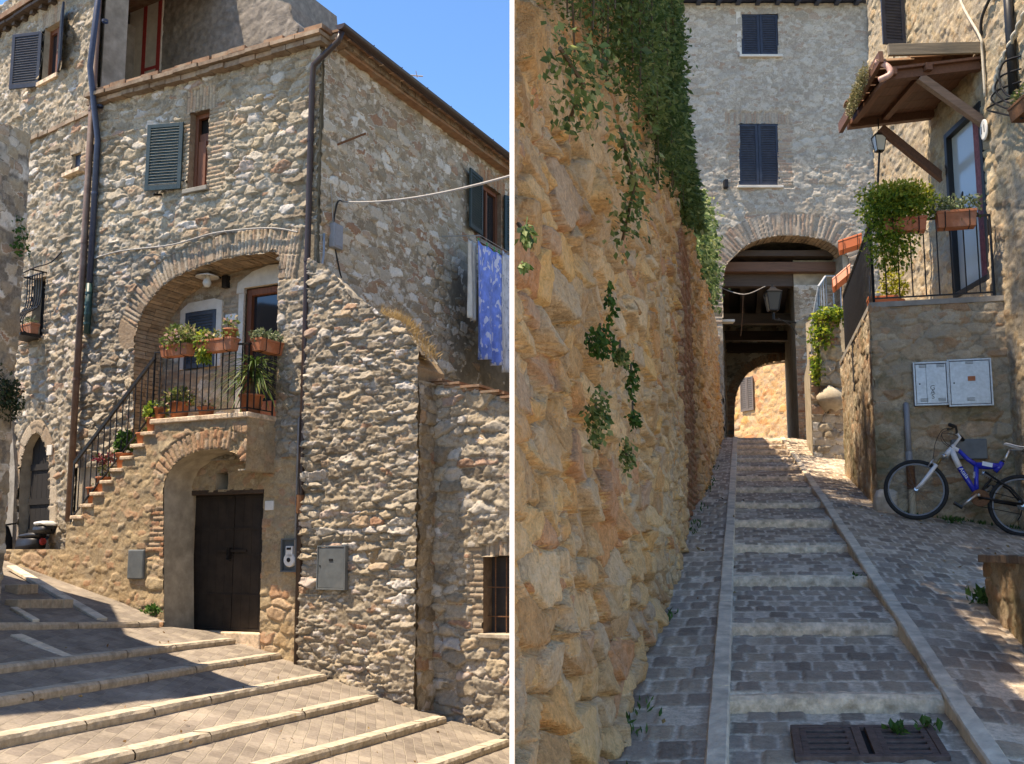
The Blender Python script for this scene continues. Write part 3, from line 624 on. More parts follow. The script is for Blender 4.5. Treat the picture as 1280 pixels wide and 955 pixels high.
# railing
def railing(name, pts_base, h, spacing, parent, mat, rr=.009, top=.02, bottom=True, post=(0,), zoff=.06):
    """pts_base: polyline of feet (world). verticals + top and bottom bars"""
    m_ = MB(); P = [np.array(p, float) for p in pts_base]; up = np.array([0, 0, 1.])
    for a, b in zip(P[:-1], P[1:]):
        m_.bar(a + up * h, b + up * h, .035, top)
        if bottom: m_.bar(a + up * zoff, b + up * zoff, .028, .014)
        n = max(1, int(round(np.linalg.norm(b - a) / spacing)))
        for k in range(n + 1):
            p = a + (b - a) * k / n; r_ = .014 if k in (0, n) else rr
            m_.tube([p + up * (zoff if 0 < k < n else -.02), p + up * h], r_, 6)
    return m_.build(name, mat, parent)
rb0 = A.P(stair_end + .05, .42, .55); rb1 = A.P(sT + .05, ZL + .02, .55)
rl = A.P(sR + .03, ZL, .55); rr_ = A.P(sR + .03, ZL, .05)
railing('stair_railing', [rb0, rb1], .85, .155, house, M['iron'], top=.045)
railing('landing_railing', [rb1, rl, rr_], .92, .115, house, M['iron'])
# cornice, roof, gutter, drainpipe
mb = MB(); rnd = random.Random(5); s = -.1
while s < SL:
    w_ = rnd.uniform(.26, .32); mb.fbox(A, s, min(s + w_ - .012, SL + .05), ZT - .02 + rnd.uniform(-.008, .008), ZT + .055, -.2, .17 + rnd.uniform(-.02, .015)); s += w_
s = -.12
while s < SL - .02:
    w_ = rnd.uniform(.42, .5); mb.fbox(A, s, min(s + w_ - .01, SL + .04), ZT + .062 + rnd.uniform(-.006, .006), ZT + .12, -.3, .25 + rnd.uniform(-.02, .02)); s += w_
mb.build('cornice', M['brickb'], house)
mb = MB(); s = -.15
while s < SL - .02:
    mb.fbox(A, s, min(s + rnd.uniform(.3, .36), SL + .04), ZT + .125 + rnd.uniform(0, .012), ZT + .175 + rnd.uniform(0, .03), -.6, .20 + rnd.uniform(-.04, .03)); s += .34
mb.prism([A.P(s, z, 0) for s, z in [(-.15, ZT + .03), (SL, ZT + .03), (SL, ZT + .12), (-.15, ZT + .12)]], A.n * -8.2, A.n * -.3)
s = 0.
while s < 8.1:      # eave tiles over the side wall
    mb.fbox(B, s, s + .27, ZT + .16, ZT + .19 + rnd.uniform(0, .01), -.3, .27 + rnd.uniform(-.01, .01)); s += .28
roof = mb.build('roof', M['tile'], house)
mb = MB(); s = .02
while s < 8.1: mb.fbox(B, s, s + .132, ZT + .07 + rnd.uniform(-.006, .006), ZT + .15, -.1, .22 + rnd.uniform(-.012, .012)); s += .14
mb.build('eave_bricks', M['brickb'], house)
mb = MB(); prof = [(.30 + .075 + .075 * math.cos(a), ZT + .18 + .075 * math.sin(a)) for a in np.linspace(math.pi, 2 * math.pi, 9)]
mb.sheet([[B.P(s, z, o) for o, z in prof] for s in (-.12, 2., 4., 6., 8.2)]); mb.sheet([[B.P(s, z + .004, o * .99) for o, z in prof] for s in (-.12, 8.2)])
mb.add([B.P(-.12, z, o) for o, z in prof], [tuple(range(9))])
for s in np.arange(.6, 8, .75): mb.tube([B.P(s, ZT + .19, .29), B.P(s, ZT + .10, .375), B.P(s, ZT + .19, .46)], .008, 5)
gut = mb.build('gutter', M['pipe'], house, sm=True)
pA = lambda px_, py_, o: A.P(*A.px(px_, py_, o), o)
c_ = A.P(.10, 0, .10)
mb = MB(); P_ = [B.P(-.05, ZT + .11, .36), B.P(-.05, ZT - .02, .30), A.P(.02, ZT - .35, .16), A.P(.085, ZT - .62, .10), A.P(.085, 4, .10), A.P(.085, 1, .10), A.P(.075, -1.62, .10)]
mb.tube([tuple(p) for p in P_], .043, 10); dp = mb.build('drainpipe', M['pipe'], house, sm=True)
for z in (5.6, 3.9, 2.2, .95, .30): MB().lathe([(.050, -.02), (.050, .02)], A.P(.085, z, .10), 10).fbox(A, .07, .1, z - .012, z + .012, -.02, .06).build('bracket', M['pipe'], dp)
mb = MB(); mb.lathe([(.06, -.12), (.06, .12)], A.P(.085, .62, .10), 10); mb.build('pipe_clamp', M['rust'], dp)
# conduits
mb = MB(); q = [B.P(.06, 4.3, .06), B.P(.03, 4.0, .09), A.P(-.05, 3.2, .09), A.P(-.05, 2.05, .09), A.P(.02, 1.9, .10), A.P(.16, 1.75, .09), A.P(.17, -.1, .08)]
mb.tube(q, .016, 8); tag(mb.build('cable_conduit', M['greypipe'], None, q[-1], sm=True), 'thin pale grey conduit running beside the brown corner drainpipe', 'conduit')
# side-wall window with shutters
mb = MB(); reveal(mb, B, bw_poly, .03, -.3); mb.build('window_reveal', M['brickb'], house)
mb = MB()
for a, b in ((4.66, 4.73), (5.43, 5.5)): mb.fbox(B, a, b, 5.52, 6.62, -.13, -.05)
mb.fbox(B, 4.73, 5.43, 6.55, 6.62, -.13, -.05); mb.fbox(B, 4.73, 5.43, 5.52, 5.6, -.13, -.05); mb.fbox(B, 5.05, 5.11, 5.6, 6.55, -.13, -.06)
sw = mb.build('side_window', M['frame'], house); MB().fbox(B, 4.73, 5.43, 5.6, 6.55, -.11, -.10).build('pane', M['glass'], sw)
MB().fbox(B, 4.6, 5.56, 5.45, 5.515, -.2, .08).build('sill', M['greyrender'], sw)
va = B.n * math.sin(R(5)) - B.u * math.cos(R(5))
shutter('shutter', B.P(4.62, 5.56, .10), va, B.n * math.cos(R(5)) + B.u * math.sin(R(5)), .56, 1.06, M['teal'], house)
va = B.n * math.sin(R(20)) + B.u * math.cos(R(20))
shutter('shutter', B.P(5.56, 5.56, .07), va, B.n * math.cos(R(20)) - B.u * math.sin(R(20)), .45, 1.06, M['teal'], house)

# --------------------------------------------------- fittings on the corner house (things hung on it)
def onA(px_, py_, o=0.): return A.P(*A.px(px_, py_, o), o)
def onB(px_, py_, o=0.): return B.P(*B.px(px_, py_, o), o)
# loggia lamp
p = A.P(*A.px(259, 346, -.25), -.25); lt = thing('wall_lamp', 'white enamel disc lamp with a round bulb under the loggia vault', 'lamp', p)
MB().lathe([(.02, .06), (.06, .045), (.17, .0), (.172, -.008), (.06, .02), (.02, .02)], p, 20).build('lamp_shade', M['white'], lt, sm=True)
MB().lathe([(0, -.16), (.04, -.15), (.065, -.10), (.055, -.05), (.03, -.01), (.03, .02)], p, 14).build('bulb', M['lampglass'], lt, sm=True)
mb = MB(); mb.tube([p + np.array([0, 0, .05]), p + A.n * -.15 + np.array([0, 0, .09]), p + A.n * -.28 + np.array([0, 0, .05])], .014); mb.fbox(A, *[A.px(259, 346, -.25)[0] + q for q in (-.17, -.08)], p[2] - .12, p[2] + .06, -LD, -LD + .08); mb.build('lamp_arm', M['iron'], lt)
# intercom niche at the garage door
a, b = A.px(356, 715, .0), A.px(377, 673, .0)
ic = thing('meter_niche', 'open grey box holding a white gas meter between garage door and drainpipe', 'meter', A.P(a[0], a[1], 0))
mb = MB(); mb.fbox(A, b[0], a[0], a[1], b[1], .02, .05); mb.fbox(A, b[0], b[0] + .02, a[1], b[1], .05, .10); mb.fbox(A, a[0] - .02, a[0], a[1], b[1], .05, .10); mb.fbox(A, b[0] + .02, a[0] - .02, b[1] - .02, b[1], .05, .10); mb.fbox(A, b[0] + .02, a[0] - .02, a[1], a[1] + .02, .05, .10); mb.build('case', M['greymetal'], ic)
mb = MB(); m1 = (b[0] + .06, a[0] - .09); zc_ = (a[1] + b[1]) / 2
mb.lathe([(.0, .05), (.085, .05), (.095, .03), (.095, 0)], A.P((m1[0] + m1[1]) / 2, zc_ - .06, .06), 16, axis=(A.u, (0, 0, 1), A.n)); mb.fbox(A, m1[0], m1[1], zc_ - .02, zc_ + .12, .06, .11); mb.build('meter_body', M['white'], ic, bevel=.006)
MB().fbox(A, m1[0] + .02, m1[1] - .02, zc_ + .07, zc_ + .10, .11, .116).build('display', M['black'], ic); mb = MB(); mb.lathe([(0, .0), (.03, 0), (.03, -.01)], A.P((m1[0] + m1[1]) / 2, zc_ - .06, .116), 12, axis=(A.u, (0, 0, 1), A.n)); mb.build('dial', M['black'], ic)
a, b = A.px(334, 638), A.px(345, 626)
tag(MB().fbox(A, b[0], a[0], a[1], b[1], .03, .055).build('house_number_tile', M['white'], None, A.P(a[0], a[1], .03), bevel=.006), 'small blank white tile on the wall right of the garage door', 'tile')
# utility panel on the buttress
def panel(fr, a, b, o, name, label, mat, marks=()):
    t = thing(name, label, 'utility panel', fr.P((a[0] + b[0]) / 2, min(a[1], b[1]), o)); s0, s1 = sorted((a[0], b[0])); z0, z1 = sorted((a[1], b[1]))
    m_ = MB()
    for q in ((s0, s0 + .02, z0, z1), (s1 - .02, s1, z0, z1), (s0 + .02, s1 - .02, z0, z0 + .02), (s0 + .02, s1 - .02, z1 - .02, z1)): m_.fbox(fr, *q, o - .05, o + .022)
    m_.build('frame', mat, t, bevel=.003)
    m_ = MB(); m_.fbox(fr, s0 + .024, s1 - .024, z0 + .024, z1 - .024, o - .05, o + .016); m_.build('door', mat, t, bevel=.004); return t, s0, s1, z0, z1
up, s0, s1, z0, z1 = panel(A, A.px(397, 737, .16), A.px(434, 682, .16), .175, 'utility_cabinet', 'dark grey metal utility panel set in the buttress right of the drainpipe', M['greymetal'])
MB().fbox(A, (s0 + s1) / 2 - .03, (s0 + s1) / 2 + .03, z0 + .36, z0 + .39, .192, .197).build('slot', M['black'], up); MB().fbox(A, s1 - .06, s1 - .045, z0 + .29, z0 + .31, .192, .197).build('lock', M['black'], up)
# junction box, hose loop & bracket bar on side wall
a, b = B.px(410, 309, .02), B.px(422, 284, .02)
jb = thing('junction_box', 'grey plastic junction box near the top of the house corner', 'junction box', B.P(a[0], a[1], .05))
MB().fbox(B, a[0], b[0], a[1], b[1], .03, .12).build('case', M['greypipe'], jb, bevel=.01); MB().fbox(B, a[0] + .02, b[0] - .02, a[1] + .03, b[1] - .03, .12, .128).build('lid', M['greypipe'], jb)
MB().tube([B.P(a[0] + .05, b[1], .06), B.P(a[0] + .02, b[1] + .35, .05), B.P(a[0] - .02, b[1] + .55, .05)], .008, 6).build('lead', M['cable'], jb)
p0 = onB(421, 181, .03); tag(MB().tube([p0, p0 + B.n * .28 + B.u * .30 + np.array([0, 0, .23])], .016, 8).add([], []).build('wall_bracket', M['rust'], None, p0), 'rusty iron bar sticking out of the upper side wall', 'bracket')
p0 = onB(428, 252, .05); p1 = at(655, 215, 8.)
mid = [p0 + (p1 - p0) * t - np.array([0, 0, .35 * 4 * t * (1 - t) * .25]) for t in np.linspace(0, 1, 14)]
tag(MB().tube(mid, .012, 6).build('overhead_cable', M['cable'], None, p0), 'pale twisted overhead cable running from the side wall towards the garden wall', 'cable')
q = [p0, p0 + B.u * -.12 + np.array([0, 0, -.06]), p0 + B.u * -.2 + np.array([0, 0, -.5]), p0 + B.u * -.05 + np.array([0, 0, -.95]), p0 + B.u * .02 + np.array([0, 0, -1.1])]
tag(MB().tube(smooth(q, 5), .012, 6).build('hanging_cable', M['blackcable'], None, p0), 'black cable looping down the side wall below the overhead cable', 'cable')
q = [onA(112, 325, .06), onA(150, 314, .09), onA(215, 306, .09), onA(270, 291, .10), onA(335, 285, .09), onA(372, 290, .07)]
tag(MB().tube(smooth(q, 6), .012, 6).build('wall_cable', M['cable'], None, q[0]), 'grey cable sagging across the front above the loggia arch', 'cable')
# antenna stub beyond the gutter
p0 = B.P(2.6, ZT + .2, -.3); mb = MB(); mb.tube([p0, p0 + np.array([0, 0, .62])], .014, 6); mb.tube([p0 + np.array([-.22, 0, .6]), p0 + np.array([.3, .1, .6])], .012, 6); mb.tube([p0 + np.array([.2, -.1, .6]), p0 + np.array([.2, .15, .6])], .006, 5)
tag(mb.build('antenna', M['zinc'], None, p0), 'thin metal aerial just showing above the brown gutter', 'antenna')
# laundry
def cloth(name, p, w, vec, h, mat, label, amp=.03, seed=0, cat='laundry'):
    m_ = MB(); v = np.array(vec, float); v /= np.linalg.norm(v); n = np.array([v[1], -v[0], 0]); r_ = []
    for j in range(25):
        row = []
        for i in range(29):
            x = i / 28; y = j / 24
            row.append(np.array(p) + v * w * (x + .02 * math.sin(7 * y + seed)) + n * amp * (.25 + y) * math.sin(x * 13 + seed + y * .8) + n * amp * .6 * y * math.sin(x * 29 + 2 * seed) - np.array([0, 0, h * y + .02 * math.sin(x * 9 + seed) * y + .035 * abs(math.sin(x * 7.5)) * (1 - y)]))
        r_.append(row)
    m_.sheet(r_); o = m_.build(name, mat, None, p, sm=True); sd = o.modifiers.new('solid', 'SOLIDIFY'); sd.thickness = .004
    return tag(o, label, cat)
LY = .62
lp = onB(596, 300, LY)
ls = B.px(596, 300, LY); le = B.px(625, 308, LY)
cloth('blue_cloth', B.P(ls[0], ls[1], LY), (le[0] - ls[0]) * 1.02, B.u, ls[1] - B.px(591, 445, LY)[1], M['bluecloth'], 'blue cloth printed with pale leaves hanging on the washing line', seed=1, amp=.05)
cloth('white_cloth', B.P(le[0] + .03, le[1] - .05, LY + .02), .9, B.u, le[1] - B.px(630, 462, LY)[1], M['whitecloth'], 'white cloth with small dark motifs hanging beside the blue cloth', seed=2)
cloth('grey_cloth', B.P(ls[0] - .10, ls[1] + .02, LY - .10), .3, B.u, 1.35, M['whiteplaster'], 'narrow grey cloth hanging behind the blue cloth', seed=4)
dr = thing('clothes_rack', 'wall mounted metal washing line rack under the side window', 'clothes rack', B.P(ls[0], ls[1] + .1, .1))
mb = MB(); 
for o in (LY, LY - .1, LY - .25, LY + .15): mb.tube([B.P(ls[0] - .15, ls[1] + .012, o), B.P(ls[0] + 2, ls[1] + .012, o)], .005, 5)
for s in (ls[0] - .15, ls[0] + .95, ls[0] + 2): mb.tube([B.P(s, ls[1] + .012, LY + .15), B.P(s, ls[1] + .1, .05)], .010, 6)
mb.build('rail', M['zinc'], dr)
M['peg'] = simple('green_peg', (.05, .35, .12), .5, bmp=0)
for s in (.05, .35, .62, .8): MB().fbox(B, ls[0] + s, ls[0] + s + .014, ls[1] - .03, ls[1] + .05, LY - .012, LY + .012).build('clothes_peg', M['peg'], dr)

# --------------------------------------------------- buttress and outbuilding
butt = thing('buttress_wall', 'sunlit rough rubble buttress wall with a sloping broken top right of the drainpipe', 'wall', A.P(-.9, -1.9, .1))
prof = A.poly([(388, 322), (405, 330), (430, 352), (440, 372), (478, 392), (500, 402), (520, 430), (533, 448), (548, 470)], .1)
ps = [p[0] for p in prof][::-1]; pz = [p[1] for p in prof][::-1]
bs0 = A.px(521, 700, .1)[0]
wall('front', A, (bs0, .07), (-2.5, 4.6), .0145, M['A'], butt, off=.06, keep=lambda s, z: z < np.interp(s, ps, pz) + .10 * fbm(s * 5, s * 0, 4), seed=41, stone=(.27, .105), relief=.085, mort=.40, mvar=.8, rough=.018, tilt=.5, pits=.02, wt=.55, warp=.45, p_=3.2, groove=.02)
BE = Frame(A.P(bs0, 0, 0), A.n, -A.u)
wall('end_face', BE, (-.35, .12), (-2.6, 2.12), .015, M['A'], butt, seed=43, stone=(.3, .16), relief=.05, mort=.45, rough=.014, tilt=.5)
mb = MB(); pp = [(bs0 + .02, -2.6), (.04, -2.6), (.04, pz[-1] - .15)] + [(s, z - .06) for s, z in prof if bs0 + .02 < s < 0] + [(bs0 + .02, 2.2)]
pp = [(s, z - (.22 if z > 1 else 0)) for s, z in pp]
mb.prism([A.P(s, z, 0) for s, z in pp], A.n * -.6, A.n * .07); mb.build('core', M['Alow'], butt)
tg = MB(); rows = []
for s in np.arange(bs0 + .03, .03, .035):
    zt_ = float(np.interp(s, ps, pz)); rows.append([A.P(s, zt_ - .06 - .10 * k / 10 + .16 * float(fbm(np.array([s * 6.]), np.array([k * .5]), 4, 4)[0]), .10 - .5 * k / 10) for k in range(11)])
tg.sheet(rows); tg.build('broken_top', M['render'], butt)
# thin dark ledge along the side wall behind the buttress
out = thing('outbuilding', 'low rubble stone outbuilding with a clay tile coping and a barred brick framed window', 'outbuilding', A.P(-3.2, -2.1, -.3))
ow = [A.px(604, 792, -.25), A.px(604, 696, -.25)]; ow_poly = [(ow[0][0], ow[0][1]), (ow[1][0], ow[1][1]), (ow[1][0] - .62, ow[1][1] + .03), (ow[0][0] - .62, ow[0][1])]
tl = [A.px(525, 462, -.25), A.px(548, 474, -.25), A.px(590, 481, -.25), A.px(640, 494, -.25)]
oz = lambda s: np.interp(s, [-4.6, tl[3][0], tl[2][0], tl[1][0], 0], [tl[3][1] - .15, tl[3][1], tl[2][1], tl[1][1], tl[1][1] + .1])
wall('front', A, (-4.5, bs0 + .05), (-2.8, 2.6), .0155, M['A'], out, off=-.30, keep=lambda s, z: z < oz(s) - .05, holes=[ow_poly], seed=47, stone=(.26, .13), relief=.075, mort=.38, mvar=.7, rough=.015, tilt=.5, pits=.015, wt=.55, warp=.4, p_=3.2,
     rows=[(ow[0][0], ow[0][0] + .18, ow[0][1] - .02, ow[1][1] + .1, .24, .07, False), (ow[0][0] - .8, ow[0][0] - .62, ow[0][1], ow[1][1] + .1, .24, .07, False), (ow[0][0] - .66, ow[0][0] + .04, ow[1][1], ow[1][1] + .17, .3, .06, True)])
mb = MB(); o0_ = ow[0][0]
mb.fbox(A, -4.5, o0_ - .64, -2.8, 1.7, -2.2, -.32); mb.fbox(A, o0_ + .02, bs0 + .3, -2.8, 1.9, -2.2, -.32); mb.fbox(A, o0_ - .64, o0_ + .02, -2.8, ow[0][1] - .02, -2.2, -.33); mb.fbox(A, o0_ - .64, o0_ + .02, ow[1][1] + .04, 1.8, -2.2, -.33); mb.build('inner_walls', M['render'], out)
mb = MB(); reveal(mb, A, ow_poly, -.25, -.55); mb.build('window_reveal', M['brickb'], out)
MB().fbox(A, o0_ - .7, o0_ + .05, ow[0][1] - .05, ow[0][1] + .004, -.55, -.20).build('sill', M['curb'], out, bevel=.01)
ob = MB()
for x in np.arange(o0_ - .55, o0_, .15): ob.tube([A.P(x, ow[0][1], -.38), A.P(x, ow[1][1], -.38)], .009, 6)
for z in (ow[0][1] + .2, ow[0][1] + .55): ob.bar(A.P(o0_ - .62, z, -.38), A.P(o0_, z, -.38), .02, .012)
ob.build('window_bars', M['rust'], out); MB().fbox(A, o0_ - .63, o0_, ow[0][1], ow[1][1], -.5, -.47).build('window_dark', M['door'], out)
mb = MB(); rnd = random.Random(8); s = bs0 - .02
while s > -4.4:
    w_ = .19; z = float(oz(s - .1)); zz = float(oz(s - .3))
    for r_ in ():
        rows_ = []
        for o in (-.22 - r_, -.62 - r_):
            rows_.append([A.P(s - w_ * (.5 + .5 * math.cos(a)), z + .02 + r_ * .25 + .07 * math.sin(a) + rnd.uniform(-.006, .006) + (.10 if o < -.4 - r_ else 0), o) for a in np.linspace(0, math.pi, 7)])
        mb.sheet(rows_, rnd.random())
    s -= w_ * 1.02
for k in range(2):
    s = bs0 + .1
    while s > -4.4: w_ = rnd.uniform(.24, .36); z = float(oz(s - .15)); mb.fbox(A, s - w_ + .01, s, z - .07 + .035 * k, z - .04 + .035 * k, -.6, -.23 + .03 * k + rnd.uniform(-.015, .015)); s -= w_
o = mb.build('tile_coping', M['tile'], out); o.modifiers.new('solid', 'SOLIDIFY').thickness = .012
# dry grass on the broken buttress top
pts = []; 
for k in range(700):
    s = rng.uniform(bs0 - .1, bs0 + .65); pts.append(A.P(s, np.interp(s, ps, pz) - .02, rng.uniform(-.25, .1)))
me = leafmesh('dry_grass', pts, .15, rng, np.array([.3, -.3, .9]), droop=-.3, spread=.7, aspect=.05); o = link('dry_grass', me, M['drygrass'], None, A.P(bs0 + .3, 2.4, 0)); tag(o, kind='stuff')

# --------------------------------------------------- pots and plants on stairs and railing
def pot_mesh(r, h, rim=.025):
    m_ = MB(); m_.lathe([(0, 0), (r * .68, 0), (r * .93, h - rim), (r * 1.02, h - rim), (r * 1.05, h), (r * .95, h), (r * .88, h - .03)], n=18); return m_
def plant(name, label, cat, loc, r, h, leaves, group=None, rot=0.):
    """terracotta pot; leaves=[(matkey,n,size,(rx,ry,rz),height,droop)]"""
    t = thing(name, label, cat, loc, group); l = np.array(loc, float)
    me = pot_mesh(r, h).mesh('pot', True); me.transform(Matrix.Translation(Vector(l))); link('pot', me, M['terra'], t)
    m_ = MB(); m_.lathe([(0, h - .03), (r * .9, h - .035)], l, 14); m_.build('soil', M['soil'], t)
    for k, (mk, n, size, rad, hz, dr_) in enumerate(leaves):
        u_ = rng.normal(size=(n, 3)); u_ /= np.linalg.norm(u_, axis=1)[:, None]; u_ *= rng.random((n, 1)) ** .4
        P_ = l + np.array([0, 0, h + hz]) + u_ * np.array(rad)
        me = leafmesh('foliage', P_, size, rng, u_ * .8, droop=dr_, spread=.7, aspect=.6); link('foliage' if k == 0 else 'flowers', me, M[mk], t)
    m_ = MB()
    for k in range(6): a = rng.uniform(0, 6.28); m_.tube([l + np.array([0, 0, h - .04]), l + np.array([math.cos(a) * leaves[0][3][0] * .5, math.sin(a) * leaves[0][3][1] * .5, h + leaves[0][4]])], .005, 5)
    m_.build('stem', M['stem'], t); return t
def stair_spot(k, o=.42): return A.P((step_s[k] + step_s[k + 1]) / 2, step_z[k], o)
plant('potted_plant', 'terracotta pot of variegated leaves on the landing end, tallest of the stair pots', 'plant pot', A.P(sT - .28, ZL, .38), .15, .24, [('mixed', 420, .07, (.2, .17, .12), .07, .2)])
plant('potted_plant', 'terracotta pot with a yellow green clump on the top stair', 'plant pot', stair_spot(0, .46), .125, .2, [('lush', 330, .075, (.15, .15, .12), .10, -.2)])
plant('potted_succulent', 'small light terracotta pot with a low grey green tuft beside the yellow green clump', 'plant pot', A.P(sT - .04, ZL, .50), .085, .17, [('succ', 160, .05, (.10, .10, .05), .03, 0)])
plant('potted_plant', 'small terracotta pot nearly bare on the second stair', 'plant pot', stair_spot(1, .48), .10, .16, [('mixed', 40, .05, (.06, .06, .06), .04, 0)])
plant('potted_plant', 'terracotta pot with an upright green plant on the middle stair', 'plant pot', stair_spot(3, .46), .12, .22, [('weed', 240, .09, (.11, .11, .17), .14, 0)])
plant('potted_flower', 'terracotta pot with dark red flowers on the lower stair', 'plant pot', stair_spot(5, .45), .12, .22, [('mixed', 70, .06, (.1, .1, .12), .1, 0), ('red_fl', 150, .055, (.17, .17, .08), .26, 0)])
plant('potted_plant', 'empty looking terracotta pot on the lowest planted stair', 'plant pot', stair_spot(6, .44), .125, .24, [('mixed', 16, .05, (.05, .05, .03), .02, 0)])
plant('window_box_plant', 'long low terracotta trough on the landing floor with sparse leaves', 'plant pot', A.P(sT - .75, ZL, .36), .12, .15, [('mixed', 30, .05, (.1, .1, .04), .03, 0)])
# strap leaved plant
pl_ = A.P(*A.px(314, 505, .30), .30); pl_[2] = ZL
ty = thing('strap_leaf_plant', 'large plant with long drooping strap leaves in a terracotta pot behind the landing railing', 'plant', pl_)
me = pot_mesh(.17, .27).mesh('pot', True); me.transform(Matrix.Translation(Vector(pl_))); link('pot', me, M['terra'], ty)
MB().tube([pl_ + np.array([0, 0, .22]), pl_ + np.array([.02, 0, .62])], .025, 8).build('stem', M['stem'], ty)
mb = MB()
for k in range(110):
    a = rng.uniform(0, 6.283); el = rng.uniform(-.3, 1.35); L = rng.uniform(.35, .62); w = .016; c = pl_ + np.array([.02, 0, rng.uniform(.42, .72)])
    d = np.array([math.cos(a), math.sin(a), 0]); sd = np.array([-d[1], d[0], 0]) * w; r_ = []
    for t in np.linspace(0, 1, 7):
        q = c + d * L * t * math.cos(el * (1 - .3 * t)) + np.array([0, 0, L * (t * math.sin(el) - .75 * t * t)]); ww = sd * (1 - t ** 2.5) + 1e-5; r_.append([q - ww, q + np.array([0, 0, -.004]), q + ww])
    mb.sheet(r_, rng.random())
mb.build('foliage', M['spike'], ty, sm=True)
def trough(name, label, c, vec, L, w, h, leaves, mat='terra', tilt=0., holder=True):
    """flower box, centre of base c, long axis vec"""
    t = thing(name, label, 'flower box', c); v = np.array(vec, float); v /= np.linalg.norm(v); n = np.cross(v, (0, 0, 1)); n /= np.linalg.norm(n); up = np.array([0, 0, 1.])
    n2 = n * math.cos(tilt) + up * math.sin(tilt); up2 = up * math.cos(tilt) - n * math.sin(tilt); c = np.array(c, float)
    def P4(l_, w_, z): return [c + v * sx * l_ / 2 + n2 * sy * w_ / 2 + up2 * z for sx, sy in ((-1, -1), (1, -1), (1, 1), (-1, 1))]
    m_ = MB(); a, b, r0, r1 = P4(L * .92, w * .74, 0), P4(L * .97, w * .93, h - .03), P4(L, w, h - .03), P4(L, w, h); i0, i1 = P4(L * .95, w * .86, h), P4(L * .93, w * .8, h - .04)
    V = a + b + r0 + r1 + i0 + i1; F = [(3, 2, 1, 0)]
    for k in range(5): F += [(k * 4 + j, k * 4 + (j + 1) % 4, (k + 1) * 4 + (j + 1) % 4, (k + 1) * 4 + j) for j in range(4)]
    F.append((20, 21, 22, 23)); m_.add(V, F); m_.build('box', M[mat], t, bevel=.005)
    m_ = MB(); m_.add(P4(L * .9, w * .78, h - .036), [(0, 1, 2, 3)]); m_.build('soil', M['soil'], t)
    if holder:
        for k in (-.3, .3):
            m_ = MB(); p = c + v * L * k; m_.tube([p - n2 * w * .55 + up2 * h * 1.1, p - n2 * w * .5 + up2 * .01, p - up2 * .012, p + n2 * w * .5 + up2 * .01, p + n2 * w * .58 + up2 * h * .9], .006, 5)
            m_.build('holder', M['iron'], t)
    for k, (mk, nn, size, (l0, l1), rad, zc2, dr_) in enumerate(leaves):
        u_ = rng.normal(size=(nn, 3)); u_ /= np.linalg.norm(u_, axis=1)[:, None]; u_ *= rng.random((nn, 1)) ** .4
        P_ = c + v * (rng.uniform(l0, l1, nn)[:, None] * L / 2) + up2 * (h + zc2) + u_ * np.array(rad)
        link('foliage' if k == 0 else 'trailing_foliage', leafmesh('foliage', P_, size, rng, u_ * .8, droop=dr_, spread=.7, aspect=.6), M[mk], t)
    return t
zr = ZL + .92
fs = lambda px_: A.px(px_, 440, .62)[0]
trough('flower_box', 'terracotta flower box with a bushy pinkish plant, at the stair end of the landing railing', A.P(fs(222), zr - .09, .62), A.u, .50, .19, .16, [('mixed', 520, .075, (-.9, .5), (.14, .17, .17), .10, .1), ('lush', 90, .07, (-.9, .9), (.1, .12, .1), .02, .8)])
trough('flower_box', 'long terracotta flower box trailing yellow green leaves, middle of the landing railing', A.P(fs(272), zr - .09, .62), A.u, .62, .19, .17, [('mixed', 260, .065, (-1, .9), (.1, .12, .09), .05, .2), ('lush', 300, .075, (.5, 1), (.08, .12, .24), -.06, .9)])
plant('potted_plant', 'round terracotta pot standing in the long flower box on the railing', 'plant pot', A.P(fs(287), zr + .07, .62), .10, .13, [('mixed', 40, .06, (.1, .1, .1), .1, -.2)])
trough('flower_box', 'terracotta flower box of grey green succulents on the short landing railing end', A.P(sR - .06, zr - .10, .30), A.n, .46, .2, .17, [('succ', 420, .055, (-1, 1), (.1, .1, .08), .05, 0)])
# --------------------------------------------------- neighbouring house, receding up the lane
NO = A.P(SL + .02, 0, -.05)
N = Frame(NO, (-1.31, 1.0), (-.607, -.795))
nb = thing('rubble_house', 'tall rubble stone house with blue shuttered window and barred window beside the corner house', 'house', N.P(1.5, 0, 0))
def nrect(p0, p1, off=0.):
    a = N.px(*p0, off); b = N.px(*p1, off); return [(min(a[0], b[0]), min(a[1], b[1])), (min(a[0], b[0]), max(a[1], b[1])), (max(a[0], b[0]), max(a[1], b[1])), (max(a[0], b[0]), min(a[1], b[1]))]
nw1 = nrect((54, 105), (80, 25)); nw2 = nrect((92, 218), (104, 190)); nw3 = nrect((40, 424), (60, 345))
nd_ = N.poly(smooth([(64, 700), (64, 600), (60, 560), (48, 541), (34, 560), (27, 600), (25, 700)], 4))
nd_ = [(nd_[0][0], -.6)] + nd_[1:-1] + [(nd_[-1][0], -.6)]
ez0, ez1 = N.px(100, 0), N.px(0, 35)
NT = 9.3
st0, st1 = N.px(118, 140), N.px(24, 185)
